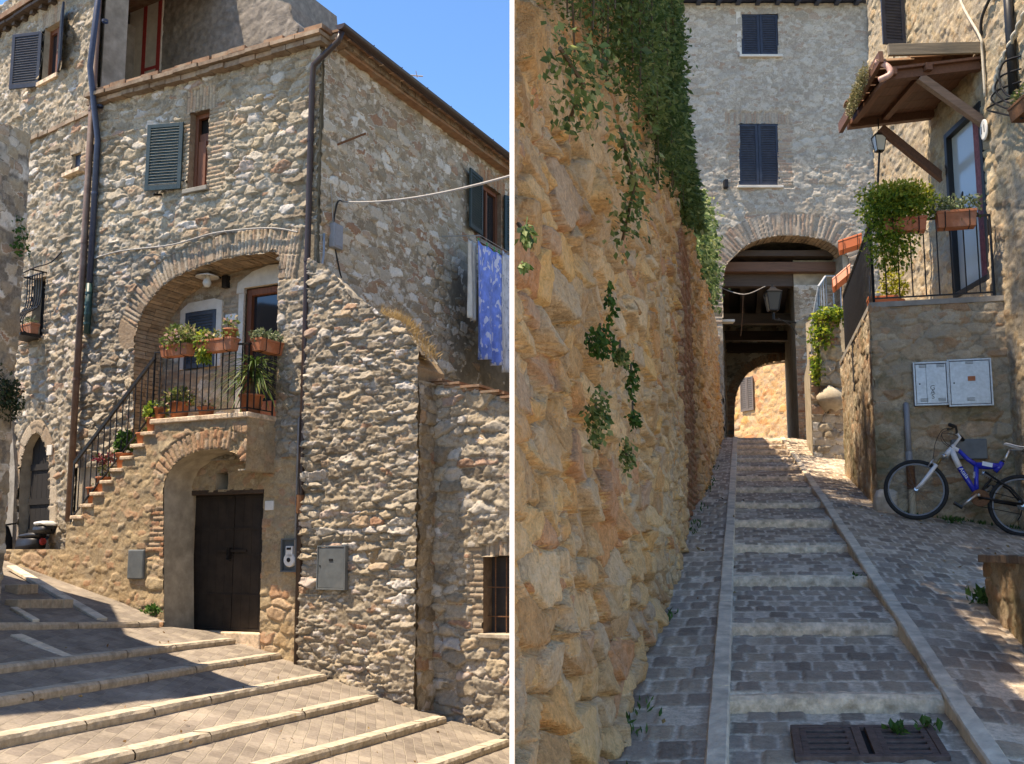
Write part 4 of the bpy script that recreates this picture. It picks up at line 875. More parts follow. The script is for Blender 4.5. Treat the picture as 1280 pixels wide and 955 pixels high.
wall('front_wall', N, (0, 5.6), (-1.2, 9.9), .019, M['A'], nb, holes=[nw1, nw2, nw3, nd_], seed=61, stone=(.23, .115), relief=.07, mort=.40, mvar=.7, rough=.015, tilt=.5, pits=.02, wt=.55, warp=.4, p_=3.2,
     rows=[(nw2[0][0] - .2, nw2[0][0], nw2[0][1] - .1, nw2[1][1] + .1, .22, .065, False), (nw2[2][0], nw2[2][0] + .2, nw2[0][1] - .1, nw2[1][1] + .1, .22, .065, False), (nw2[0][0] - .15, nw2[2][0] + .15, nw2[1][1], nw2[1][1] + .28, .3, .06, True),
           (nw1[0][0] - .1, nw1[2][0] + .1, nw1[1][1], nw1[1][1] + .32, .3, .06, True), (nw3[0][0] - .25, nw3[0][0], nw3[0][1], nw3[1][1], .22, .065, False), (nw3[2][0], nw3[2][0] + .2, nw3[0][1], nw3[1][1], .22, .065, False), (nw3[0][0] - .1, nw3[2][0] + .1, nw3[1][1], nw3[1][1] + .3, .3, .06, True)],
     rings=[(nd_[1:-1], 0, .22, .3, lambda s, z: ~inpoly(s, z, nd_))])
mb = MB(); mb.fbox(N, 0.0, 5.6, -1.2, 9.8, -.42, -.21); mb.fbox(N, 2.0, 5.6, -1.2, 9.8, -4, -.421); mb.fbox(N, 0, .04, -1.2, 9.8, -.21, -.02)
zs = sorted([-1.2, 9.8] + [nw1[0][1], nw1[1][1], nw2[0][1], nw2[1][1], nw3[0][1], nw3[1][1]])
mb.build('inner_walls', M['greyrender'], nb)
for pol in (nw1, nw2, nw3, nd_): mb = MB(); reveal(mb, N, pol, .03, -.20); mb.build('opening_reveal', M['render'], nb)
z0 = (st0[1] + st1[1]) / 2; mb = MB(); s = 0.; rnd = random.Random(4)
while s < 5.5: mb.fbox(N, s, s + .27, z0 - .05, z0 + .015, -.05, .10 + rnd.uniform(-.015, .015)); s += .28
mb.build('string_course', M['brickb'], nb)
ze = (ez0[1] + ez1[1]) / 2 + .02
mb = MB(); s = -.2
while s < 5.8: mb.fbox(N, s, s + .3, ze, ze + .05, -.6, .22 + rnd.uniform(-.02, .02)); mb.fbox(N, s + .1, s + .2, ze - .07, ze - .004, -.3, .14); s += .31
mb.build('eaves', M['beam'], nb)
mb = MB(); mb.prism([N.P(-.2, ze + .06, .26), N.P(5.8, ze + .06, .26), N.P(5.8, ze + 1.6, -4), N.P(-.2, ze + 1.6, -4)], (0, 0, 0), (0, 0, .1)); mb.build('roof', M['tile'], nb)
mb = MB()
for x in (-.03, (nw1[2][0] - nw1[0][0]) / 2 - .03, nw1[2][0] - nw1[0][0] - .06 + .03): mb.fbox(N, nw1[0][0] + x, nw1[0][0] + x + .07, nw1[0][1], nw1[1][1], -.14, -.07)
mb.fbox(N, nw1[0][0] + .04, nw1[2][0] - .03, nw1[1][1] - .08, nw1[1][1], -.14, -.08); w_ = mb.build('upper_window', M['frame'], nb)
MB().fbox(N, nw1[0][0], nw1[2][0], nw1[0][1], nw1[1][1], -.18, -.12).build('pane', M['glass'], w_)
MB().fbox(N, nw1[0][0] - .05, nw1[2][0] + .05, nw1[0][1] - .07, nw1[0][1], -.3, .10).build('sill', M['curb2'], w_)
va = N.u * math.cos(R(25)) + N.n * math.sin(R(25)); shutter('shutter', N.P(nw1[2][0] + .02, nw1[0][1] - .06, .06), va, N.n * math.cos(R(25)) - N.u * math.sin(R(25)), .58, nw1[1][1] - nw1[0][1] + .02, M['navy'], nb)
va = -N.u * math.cos(R(25)) + N.n * math.sin(R(25)); shutter('shutter', N.P(nw1[0][0] - .02, nw1[0][1], .06), va, N.n * math.cos(R(25)) + N.u * math.sin(R(25)), .50, nw1[1][1] - nw1[0][1] + .05, M['navy'], nb)
MB().fbox(N, nw2[0][0], nw2[2][0], nw2[0][1], nw2[1][1], -.19, -.02).build('small_window', M['navy'], nb)
MB().fbox(N, nw2[0][0] - .15, nw2[2][0] + .12, nw2[0][1] - .06, nw2[0][1], -.25, .14).build('sill', M['curb2'], nb)
MB().fbox(N, nw3[0][0] - .01, nw3[2][0] + .01, nw3[0][1], nw3[1][1], -.19, -.12).build('window_dark', M['hole'], nb)
# bulging bars of the lower window, with a pot behind them
mb = MB(); n_ = 7
for k in range(n_):
    s = nw3[0][0] - .04 + (nw3[2][0] - nw3[0][0] + .08) * k / (n_ - 1); h_ = nw3[1][1] - nw3[0][1]
    mb.tube(smooth([N.P(s, nw3[1][1] + .04, .12), N.P(s, nw3[0][1] + h_ * .5, .13), N.P(s, nw3[0][1] + h_ * .28, .36), N.P(s, nw3[0][1] + .02, .36), N.P(s, nw3[0][1], .10)], 4), .010, 5)
for f_, o in ((.0, .36), (.45, .16), (1.02, .12)): mb.bar(N.P(nw3[0][0] - .06, nw3[0][1] + f_ * (nw3[1][1] - nw3[0][1]), o), N.P(nw3[2][0] + .06, nw3[0][1] + f_ * (nw3[1][1] - nw3[0][1]), o), .03, .012)
mb.build('window_bars', M['iron'], nb)
MB().fbox(N, nw3[0][0] - .05, nw3[2][0] + .05, nw3[0][1] - .05, nw3[0][1] - .004, -.3, .42).build('sill', M['iron'], nb)
q = [N.P(nw3[2][0] + .25, nw3[1][1] - .03, .32), N.P(nw3[0][0] - .12, nw3[1][1] + .05, .30), N.P(nw3[0][0] - .4, nw3[1][1] + .12, .18), N.P(nw3[0][0] - .5, nw3[1][1] + .32, .05)]
mb = MB(); mb.tube(smooth(q, 6), .012, 6); mb.bar(N.P(nw3[0][0], nw3[1][1] + .05, 0.02), N.P(nw3[0][0], nw3[1][1] + .05, .31), .02, .02); mb.bar(N.P(nw3[2][0], nw3[1][1] + .0, 0.02), N.P(nw3[2][0], nw3[1][1] + .0, .31), .02, .02); mb.build('clothes_bar', M['iron'], nb)
trough('flower_box', 'orange flower box behind the bulging bars of the lower left window', N.P((nw3[0][0] + nw3[2][0]) / 2, nw3[0][1] + .01, .18), N.u, .48, .16, .17, [('succ', 60, .06, (-1, 1), (.06, .06, .06), .05, 0)], holder=False)
# arched plank door
mb = MB(); x0, x1 = nd_[-1][0], nd_[0][0]; a, b = min(x0, x1), max(x0, x1); s = a
while s < b: mb.fbox(N, s, min(s + .145, b), -.6, 1.9, -.20, -.10); s += .15
for z in (.25, .75, 1.3): mb.fbox(N, a, b, z, z + .1, -.10, -.08)
mb.build('plank_door', M['hole'], nb)  # planks coloured near black to put in the doorway's deep shade
p = N.px(67, 563); tag(MB().fbox(N, p[0] - .075, p[0] + .075, p[1] - .08, p[1] + .08, .05, .075).build('number_plate', M['whiteplaster'], None, N.P(p[0], p[1], .05), bevel=.005), 'small pale number plate beside the arched plank door', 'number plate')
mb = MB(); qq = [(-.18, .0), (.30, .0), (.18, .6), (0, 1.2), (-.05, 2.0), (.05, 2.4), (-.3, 2.5)]; pb = max(nd_[0][0], nd_[-1][0])
mb.prism([N.P(pb + .05 + s, z, 0) for s, z in [(0.02, -.6), (1.5, -.6), (1.5, 3.6), (.55, 2.9), (.3, 2.0), (.12, 1.3)]], N.n * .03, N.n * .09); mb.build('render_patch', M['greyrender'], nb)
# two rain pipes where the houses meet
def pipe(name, pts, r, mat, label, cat='drainpipe'):
    m_ = MB(); m_.tube(pts, r, 10)
    for k in range(1, 5):
        z = pts[0][2] + (pts[-1][2] - pts[0][2]) * k / 5; p = np.array(pts[0]) + (np.array(pts[-1]) - np.array(pts[0])) * k / 5; m_.lathe([(r * 1.15, -.02), (r * 1.15, .02)], p, 10)
    return tag(m_.build(name, mat, None, pts[-1], sm=True), label, cat)
pipe('rain_pipe', [A.P(SL - .03, 11.2, .12), A.P(SL - .03, 5, .12), A.P(SL - .03, .45, .12)], .05, M['pipebrown'], 'tall brown rain pipe between the rubble house and the corner house')
pipe('rain_pipe', [A.P(SL - .20, 11.2, .10), A.P(SL - .17, 7.5, .32), A.P(SL - .17, 6.4, .10), A.P(SL - .17, 4.1, .10)], .045, M['bluepipe'], 'slate blue upper rain pipe running beside the brown pipe')
pipe('rain_pipe', [A.P(SL - .17, 4.08, .10), A.P(SL - .17, 3.3, .10)], .048, M['greenpipe'], 'short dark green pipe length joined below the slate blue pipe')

# --------------------------------------------------- taller stuccoed house behind the front roof
bh = thing('stucco_house', 'tall rough grey stucco house with red painted stripes rising behind the tile roof', 'house', A.P(2.2, 6.5, -3))
BO = -2.2
a0_ = A.px(372, 30, BO); a1_ = A.px(345, -2, BO); a2_ = A.px(203, 50, BO); a3_ = A.px(163, 50, BO)
ztop = 10.6
outl = [(a0_[0] - .05, 6.4), (a0_[0], a0_[1]), (a0_[0] + .15, a0_[1] + .16), (a0_[0] + .18, a0_[1] + .42), (a1_[0], a1_[1]), (a1_[0] + .5, a1_[1] + .1), (a1_[0] + .6, ztop), (a2_[0], ztop), (a2_[0], 6.4)]
S_ = np.arange(a0_[0] - .1, a2_[0] + .02, .02); Z_ = np.arange(6.4, ztop, .02)
SS, ZZ = np.meshgrid(S_, Z_); hh = .05 * fbm(SS * 1.5, ZZ * 1.5, 3, 5) + .035 * fbm(SS * 9, ZZ * 9, 4, 4)
V = A.O[None, None] + A.u * SS[..., None] + A.n * (BO + hh)[..., None]; V[..., 2] = ZZ
k = inpoly((SS[:-1, :-1] + SS[1:, 1:]) / 2 + .1 * fbm(SS[:-1, :-1] * 4, ZZ[:-1, :-1] * 4, 9), (ZZ[:-1, :-1] + ZZ[1:, 1:]) / 2 + .08 * fbm(SS[:-1, :-1] * 5, ZZ[:-1, :-1] * 5, 8), outl)
V, Q, _ = compact(V.reshape(-1, 3), grid_faces(len(Z_), len(S_), k)[:, ::-1], {}); link('stucco_wall', mesh_np('stucco_wall', V, Q), M['stucco'], bh)
mb = MB(); mb.prism([A.P(s, z, BO - .03) for s, z in outl], A.n * -2.5, A.n * 0); mb.build('core', M['stucco'], bh)
mb = MB(); mb.fbox(A, a2_[0], a3_[0], 6.4, ztop, BO - .6, BO + .03); mb.build('plaster_band', M['whiteplaster'], bh)
mb = MB()
for px_ in (182, 200): s = A.px(px_, 50, BO)[0]; mb.fbox(A, s - .045, s + .045, 6.4, ztop, BO + .03, BO + .036)
s_a, s_b = A.px(200, 50, BO)[0] + .046, A.px(182, 50, BO)[0] - .046
for y_ in (88, 2): z = A.px(190, y_, BO)[1]; mb.fbox(A, s_a, s_b, z, z + .06, BO + .03, BO + .036)
mb.build('red_stripe', M['red'], bh)
mb = MB(); mb.fbox(A, a3_[0] + .002, a3_[0] + .5, 6.4, ztop, BO - .6, BO - .08); mb.build('side_return', M['greyrender'], bh)

# --------------------------------------------------- house at the left edge (its end wall shades the lane)
ec = at(14, 500, 10.3); 
eh = thing('edge_house', 'shaded house end with grey render above bare stone, at the left edge of the lane', 'house', (ec[0] - .6, 9, -1))
Ef = Frame((ec[0], 10.3, 0), (-.55, -3.8), (1, -.14))
ztE = at(20, 168, 10.3)[2]
wall('side_wall', Ef, (-.0, 4.2), (-1.8, ztE), .02, M['dark'], eh, keep=lambda s, z: z < ztE - .16 * s + .05 * fbm(s * 4, z, 3), seed=71, stone=(.4, .2), relief=.04, mort=.6, rough=.012, depthfn=lambda s, z: .05 * sstep(1.25, 1.2, z) * 0)
Ef2 = Frame((ec[0], 10.3, 0), (-1.6, 1.4), (.7, .7))
outE = [(ec[0] - .02, 10.3), (ec[0] - .58, 6.4), (-9.5, 6.4), (-9.5, 13.2), (-7.6, 13.2), (-6.7, 11.3)]
mb = MB(); n_ = len(outE); zE = [ztE, ztE - .62, ztE - .6, ztE + .3, ztE + .3, ztE + .1]
mb.add([(x, y, -1.8) for x, y in outE] + [(x, y, z) for (x, y), z in zip(outE, zE)], [tuple(range(n_, 2 * n_))] + [(k, (k + 1) % n_, n_ + (k + 1) % n_, n_ + k) for k in range(n_)]); mb.build('core', M['greyrender'], eh)
EN = Frame((ec[0] - .9, 10.22, 0), (.9, .0), (0, -1))
wall('end_wall', EN, (0.0, .88), (-1.8, ztE + .05), .016, M['dark'], eh, off=-.02, seed=75, stone=(.38, .24), relief=.05, mort=.55, rough=.012)
# shrubs hanging on the edge house
def hang(name, label, cat, pts, size, mk, out, droop=.9, group=None, stems=None, origin=None):
    t = thing(name, label, cat, origin if origin is not None else np.mean(pts, 0), group)
    link('foliage', leafmesh('foliage', pts, size, rng, np.array(out), droop=droop, spread=.6, aspect=.62), M[mk], t)
    if stems:
        m_ = MB()
        for q in stems: m_.tube(q, .006, 5)
        m_.build('stem', M['stem'], t)
    return t
def blob(c, r, n):
    u_ = rng.normal(size=(n, 3)); u_ /= np.linalg.norm(u_, axis=1)[:, None]; return np.array(c) + u_ * rng.random((n, 1)) ** .45 * np.array(r)
c = np.array([ec[0] + .06, 10.15, at(20, 500, 10.2)[2]])
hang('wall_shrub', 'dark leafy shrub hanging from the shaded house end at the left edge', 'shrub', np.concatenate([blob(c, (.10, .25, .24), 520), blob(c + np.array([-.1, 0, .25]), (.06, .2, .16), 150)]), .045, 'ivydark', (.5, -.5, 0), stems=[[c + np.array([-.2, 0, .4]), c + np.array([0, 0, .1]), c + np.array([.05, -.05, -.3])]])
c2 = np.array([ec[0] + .02, 10.2, at(22, 300, 10.2)[2]])
hang('wall_shrub', 'small sparse tuft growing high on the shaded house end', 'shrub', blob(c2, (.08, .2, .28), 130), .06, 'weed', (.5, -.5, 0), stems=[[c2 + np.array([-.1, 0, -.2]), c2 + np.array([0, 0, .1])]])

# --------------------------------------------------- the lane: kerbed broad steps
curbs = [((21, 779), (199, 777)), ((0, 832), (294, 798)), ((0, 872), (352, 816)), ((0, 922), (408, 843)), ((100, 953), (472, 869)), ((348, 953), (557, 896)), ((552, 953), (637, 924))]
GN = np.array([-.2884, -.0193, -1.908])
def onG(px_, py_):
    d = ray(px_, py_); t = GN[2] / (d[2] - GN[0] * d[0] - GN[1] * d[1]); return d * t
lines = []
for p, q in curbs:
    a, b = onG(*p), onG(*q); lines.append([a, b])
ycap = [10.0, 4.5, 4.2, 4.0, 4.0, 4.0, 4.0]
LN = []
for (a, b), y0 in zip(lines, ycap):
    d = (b - a) / (b[1] - a[1]); LN.append((a + d * (y0 - a[1]), b))
# one extra flight below, hidden behind the garden wall
l = LN[-1]; LN.append((l[0] + np.array([.75, 0, -.23]), l[1] + np.array([.75, -.3, -.22]))); LN.append((l[0] + np.array([1.5, 0, -.46]), l[1] + np.array([1.5, -.6, -.44])))
RIS = .065
for k, (a, b) in enumerate(LN[:8]):
    d = (b - a); L = np.linalg.norm(d[:2]); d = d / L; nrm = np.array([d[1], -d[0], 0]) ; nrm /= np.linalg.norm(nrm)      # towards lower side (+x)
    m_ = MB(); r_ = random.Random(k); s = 0; ext = .0
    while s < L + ext - .02:
        w_ = min(r_.uniform(.9, 1.5), L + ext - s); p = a + d * s; q = a + d * (s + w_ - .014); j = r_.uniform(-.008, .008)
        n_ = max(2, int(w_ / .12)); rows = []
        for (o, z) in ((.0, -.2), (.015, -RIS + .02), (.012, -.02), (-.006, .004), (-.04, .006), (-.15, .006), (-.15, -.1)):
            rows.append([p + (q - p) * i / n_ + nrm * (o + r_.uniform(-.004, .004)) + np.array([0, 0, z + j * .4 + (r_.uniform(-.002, .002))]) for i in range(n_ + 1)])
        m_.sheet(rows); s += w_
    o = m_.build('lane_step', M['curb'], None, a, sm=False); tag(o, kind='structure')
def strip(name, a0, a1, b0, b1, mat, n=24, m=10, wob=.012):
    """paving between line a (upper) and line b (lower)"""
    m_ = MB(); rows = []
    for i in range(m + 1):
        t = i / m; p = a0 + (b0 - a0) * t; q = a1 + (b1 - a1) * t
        rows.append([p + (q - p) * k / n + np.array([0, 0, wob * (vnoise(np.array([p[0] * 2 + k * .7]), np.array([p[1] + i * .8]), 3)[0] - .5)]) for k in range(n + 1)])
    m_.sheet(rows); return tag(m_.build(name, mat, None, a0, sm=True), kind='structure')
dz = np.array([0, 0, -RIS])
for k in range(len(LN) - 1):
    a, b = LN[k], LN[k + 1]
    far_a = a[1] + (a[1] - a[0]) * .10; far_b = b[1] + (b[1] - b[0]) * .10
    strip('lane_paving', a[0] + dz, far_a + dz, b[0] + np.array([-.13, 0, 0]), far_b + np.array([-.13, 0, 0]), M['paver'])
# upper lane left of the first kerb
a = LN[0]; da = (a[1] - a[0]) / (a[1][1] - a[0][1]); up = [a[0] - da * .4 - np.array([.04, 0, .004]), a[1] + da * .25 - np.array([.04, 0, .004])]
u0 = np.array([-9.2, 9.6, a[0][2] + 1.15]); u1 = np.array([-9.2, 17.6, a[1][2] + 1.15])
strip('upper_lane_paving', u0, u1, up[0], up[1], M['paver'])
def kerbbar(name, p, q, w=.13, h=.05, mat='kerb', dz_=-.03):
    a, b = onG(*p), onG(*q); a[2] += dz_; b[2] += dz_; m_ = MB(); n_ = 5
    for k in range(n_): m_.bar(a + (b - a) * k / n_ + np.array([0, 0, .02]), a + (b - a) * (k + .985) / n_ + np.array([0, 0, .02]), w, h)
    return tag(m_.build(name, M[mat], None, a, bevel=.01), kind='structure')
kerbbar('lane_kerb', (14, 708), (128, 774)); kerbbar('lane_kerb', (20, 788), (90, 818), dz_=-.075); kerbbar('lane_kerb', (17, 760), (45, 776), .08)
kerbbar('lane_step', (14, 755), (84, 754), .16, .12, 'curb'); kerbbar('lane_step', (14, 736), (40, 735), .16, .12, 'curb')
tag(MB().add([(-120, -60, -4.2), (160, -60, -4.2), (160, 200, -4.2), (-120, 200, -4.2)], [(0, 1, 2, 3)]).build('ground', M['ground'], None, (0, 0, -4.2)), kind='structure')
# earth under the steps
m_ = MB(); m_.sheet([[np.array([x, y, gz(x, y) - .45]) for x in np.linspace(-10, 1.8, 12)] for y in np.linspace(3.5, 19, 8)]); tag(m_.build('lane_bed', M['ground'], None, (0, 5, -2)), kind='structure')
# small weeds at the foot of the pier
def weed(name, label, pt, r, n, size=.06, mk='weed', h=.1, cat='weed'):
    return hang(name, label, cat, blob(np.array(pt) + np.array([0, 0, h * .6]), (r, r, h), n), size, mk, (0, 0, .6), droop=-.2, origin=pt, stems=[[np.array(pt) - np.array([0, 0, .03]), np.array(pt) + np.array([0, 0, h])]])
pw = onG(190, 768); weed('weed_tuft', 'small green weed at the foot of the porch pier', pw, .12, 90, .06, h=.07)
pw = onG(389, 828); weed('weed_tuft', 'dark weed clump at the foot of the corner drainpipe', pw + np.array([.05, -.05, .0]), .1, 100, .06, 'ivy', h=.1)
# grey cement patch boxes on the porch flank
a, b = A.px(150, 722, .6), A.px(168, 688, .6)
tag(MB().fbox(A, a[0] - .42, a[0] - .12, a[1] - .02, a[1] + .38, .55, .60).build('cement_box', M['greymetal'], None, A.P(a[0] - .27, a[1], .6), bevel=.02), 'grey box on the porch wall left of the garage arch', 'box')
# --------------------------------------------------- scooter and top box in the shade of the upper lane
sp = A.P(A.px(52, 680, .0)[0], 0, .0); sp[2] = -.26; SCS = .68
su = thing('motor_scooter', 'dark motor scooter with white and black top box behind the stair foot', 'scooter', sp)
fx = -A.u; fy = A.n; upv = np.array([0, 0, 1.])
def SP(x, y, z): return sp + (fx * x + fy * y + upv * z) * SCS
mb = MB()
def hull(m_, secs):
    """loft of rounded rectangle sections: (x, halfwidth, z0, z1)"""
    rows = []
    for x, w, z0, z1 in secs:
        r_ = []
        for k in range(13):
            a = 2 * math.pi * k / 12; cx = math.copysign(abs(math.cos(a)) ** .6, math.cos(a)); sx = math.copysign(abs(math.sin(a)) ** .6, math.sin(a)); r_.append(SP(x, w * cx, (z0 + z1) / 2 + (z1 - z0) / 2 * sx))
        rows.append(r_)
    m_.sheet(rows); return m_
hull(mb, [(-.02, .02, .55, .6), (.0, .12, .45, .7), (-.3, .15, .35, .72), (-.7, .13, .3, .7), (-.78, .10, .2, .35), (-1.1, .12, .2, .32), (-1.2, .18, .25, .8), (-1.28, .16, .4, 1.0), (-1.32, .05, .6, .9)])
mb.build('body', M['black'], su, sm=True)
for x in (-.25, -1.45):
    m_ = MB(); m_.lathe([(.095, -.035), (.15, -.035), (.17, 0), (.15, .035), (.095, .035)], SP(x, 0, .25), 24, axis=(fx, upv, fy)); w_ = m_.build('wheel', M['rubber'], su, sm=True)
    m_ = MB(); m_.lathe([(0, -.02), (.095, -.035), (.095, .035), (0, .02)], SP(x, 0, .25), 16, axis=(fx, upv, fy)); m_.build('rim', M['chrome'], w_)
mb = MB(); hull(mb, [(.02, .08, .75, .8), (0, .12, .70, .82), (-.35, .13, .70, .82), (-.65, .10, .70, .78)]); mb.build('seat', M['black'], su, sm=True)
mb = MB(); hull(mb, [(.30, .02, .84, .9), (.29, .17, .80, .96), (.20, .20, .78, .98), (-.08, .20, .78, .97), (-.12, .05, .8, .9)]); tb = mb.build('top_box', M['black'], su, sm=True)
mb = MB(); hull(mb, [(.30, .02, .97, .98), (.28, .18, .962, 1.04), (.15, .20, .985, 1.08), (-.06, .20, .975, 1.06), (-.12, .05, .97, .99)]); mb.build('lid', M['white'], tb, sm=True)
mb = MB(); mb.tube([SP(-1.3, -.32, 1.05), SP(-1.28, 0, 1.0), SP(-1.3, .32, 1.05)], .015); mb.tube([SP(-1.45, 0, .25), SP(-1.28, 0, 1.0)], .03); mb.build('handlebar', M['black'], su)
mb = MB(); mb.lathe([(0, .03), (.05, .03), (.06, 0)], SP(.02, 0, .62), 12, axis=(fy, upv, fx)); mb.build('tail_light', M['red'], su)
# =================================================================== RIGHT PLACE: stepped ramp between garden wall and houses
def rz(y): return np.where(np.asarray(y) < 21.6, -1.6 + .185 * np.asarray(y, float), 2.396)
kL = lambda y: .785 + .2255 * (np.asarray(y, float) - 4.1); kR = lambda y: 1.887 + .2196 * (np.asarray(y, float) - 4.1)
YN = [4.94 + 1.335 * k for k in range(-2, 13)]     # noses of the ramp steps
YN = [y for y in YN if y < 21.4]
RISE = .074
def right_ground(X, Y):
    z = rz(Y); z = z - .105 * np.clip(X - kR(Y), 0, 3.2) - .03 * np.clip(kL(Y) - X, 0, 2)
    t = z.copy()
    inside = (X > kL(Y)) & (X < kR(Y))
    for a, b in zip(YN[:-1], YN[1:]):
        m = inside & (Y >= a + .06) & (Y < b + .06); f = np.clip((Y - a) / (b - a), 0, 1)
        t = np.where(m, rz(np.array(a)) + f * (rz(np.array(b)) - RISE - rz(np.array(a))), t)
    m = inside & (Y >= YN[-1] + .06); t = np.where(m, rz(Y) - .01, t)
    m = inside & (Y < YN[0] + .06); t = np.where(m, rz(np.array(YN[0])) - RISE - .05 * (YN[0] - Y), t)
    return t
ys = [2.0]
while ys[-1] < 24.5: ys.append(ys[-1] + max(.008, .0023 * ys[-1] * max(1, ys[-1] / 8)))
ys = np.array(ys); ys = np.array([y for y in ys if all(not (a + .02 < y < a + .11) for a in YN)] + [a + d for a in YN for d in (.025, .045, .075, .11)]); ys.sort(); ts = np.linspace(0, 1, 400)
YY, TT = np.meshgrid(ys, ts, indexing='ij')
x0 = -.66 + .234 * YY - .25; x1 = np.minimum(5.6 + .0 * YY, 99); x1 = np.where(YY > 11.2, np.minimum(5.6, 4.1 + .2263 * (YY - 11.42) + .4), x1); x1 = np.where(YY > 15, 8., x1); x1 = np.where(YY < 6, 3.2 + .4 * YY, x1)
XX = x0 + (x1 - x0) * TT
zz = right_ground(XX, YY)
# local coordinates running with the ramp
q = XX - .2255 * YY; 
inside = (XX > kL(YY)) & (XX < kR(YY)); right = XX >= kR(YY)
U = np.where(right, XX - .2196 * YY, q); Wc = YY * 1.02
ecob, I, J = bricks(U + .035 * fbm(U * 2.2, Wc * 2.2, 5) + .03 * fbm(U * 7, Wc * 5, 25), Wc + .03 * fbm(U * 6, Wc * 6, 35) + .09 * fbm(U * 1.6, Wc * 1.6, 15), .140, .205, 77); rc = _h(I, J, 7); DU = (rc - .5); DW = .3 * (_h(I, J, 8) - .5)
r1 = _h(I, J, 88); n1 = fbm(XX * 12, YY * 12, 3, 4); n2 = fbm(XX * 45, YY * 45, 6, 3)
hc = .018 * np.sqrt(sstep(.003, .022, ecob + .012 * n1 + .004 * n2)) * (.55 + .6 * r1) + .004 * n1 + .003 * n2 + .008 * (rc - .5) + .012 * (_h(I, J, 5) - .5) * (np.mod(U / .14, 1) - .5)
hm = .0102 + .003 * n1 + .003 * fbm(XX * 2, YY * 2, 8)
mm = 1 / (1 + np.exp(np.clip((hc - hm) / .0012, -30, 30)))
V = np.stack([XX, YY, zz + np.maximum(hc, hm)], -1).reshape(-1, 3)
Q = grid_faces(len(ys), len(ts))[:, ::-1]; Q = Q[:, ::-1]
# leave out the step-shaped jumps: risers are stones of their own
me = mesh_np('ramp_paving', V, Q[:, ::-1] if False else Q, {'stone': _h(I, J, 90).ravel(), 'mort': mm.ravel(), 'brick': np.zeros(mm.size)})
o = link('ramp_paving', me, M['cobble'], None, (0, 0, 0)); tag(o, kind='structure')
for p in me.polygons[:1]:
    if p.normal.z < 0: me.flip_normals()
# risers
for k, y in enumerate(YN):
    a = np.array([float(kL(y)) + .045, y, float(rz(y))]); b = np.array([float(kR(y)) - .045, y, float(rz(y))]); rr0 = random.Random(k + 50)
    n_ = 30; rows = []; sag = rr0.uniform(-.012, .012)
    for (o, z) in ((.006, -.19), (.0, -RISE + .015), (.0, -.03), (.006, -.006), (.03, .013), (.15, .014), (.155, -.08)):
        rows.append([a + (b - a) * i / n_ + np.array([0, o + rr0.uniform(-.004, .004) * (o < .03), z + rr0.uniform(-.003, .003) + sag * math.sin(i / n_ * 3)]) for i in range(n_ + 1)])
    ob = MB().sheet(rows).build('ramp_step', M['curb2'], None, a, sm=False); tag(ob, kind='structure')
for nm, kf in (('l', kL), ('r', kR)):
    y = 2.2; k = 0; rr0 = random.Random(3)
    while y < 21.5:
        L = rr0.uniform(1., 1.9) if y > 3 else 1.2
        m_ = MB(); n_ = int(L / .08); rows = []
        for (o, z) in ((-.047, -.12), (-.045, .020), (-.038, .030), (.038, .032), (.045, .022), (.048, -.2)):
            rows.append([np.array([float(kf(yy)) + o + rr0.uniform(-.0025, .0025), yy, float(rz(yy)) + z + rr0.uniform(-.002, .002) + .006 * math.sin(yy * 2.3)]) for yy in np.linspace(y, y + L - .013, n_ + 1)])
        m_.sheet(rows); m_.add([rows[j][0] for j in range(6)], [(5, 4, 3, 2, 1, 0)]); m_.add([rows[j][-1] for j in range(6)], [(0, 1, 2, 3, 4, 5)])
        tag(m_.build('ramp_kerb', M['kerb'], None, rows[0][0]), kind='structure'); y += L
def gR(x, y): return float(right_ground(np.array([float(x)]), np.array([float(y)]))[0])
def onR(px_, py_):
    d = ray(px_, py_); tt = np.linspace(2.2, 30, 6000); f = d[2] * tt - right_ground(d[0] * tt, tt)
    k = int(np.argmax(f < 0)); return d * tt[k]
# ---------------------------------------------------- garden wall
G = Frame((-.64, 0), (.234, 1.), (1., -.234))
kS = math.hypot(.234, 1.)
gar = thing('garden_wall', 'tall warm rubble retaining wall with a blocked brick arch along the left of the stepped ramp', 'wall', G.P(9, -.1, 0))
s_ = [2.3 * kS]
while s_[-1] < 21.9 * kS: s_.append(s_[-1] + max(.0075, .0024 * s_[-1]))
gtop = lambda s: np.interp(s / kS, [2, 12.6, 14.2, 15.5, 22], [3.95, 3.95, 3.95, 4.3, 4.7])
gbl = [G.px(852, 600), G.px(851, 430), G.px(851, 340), G.px(856, 311), G.px(862, 302), G.px(869, 318), G.px(874, 360), G.px(877, 450), G.px(880, 590)]
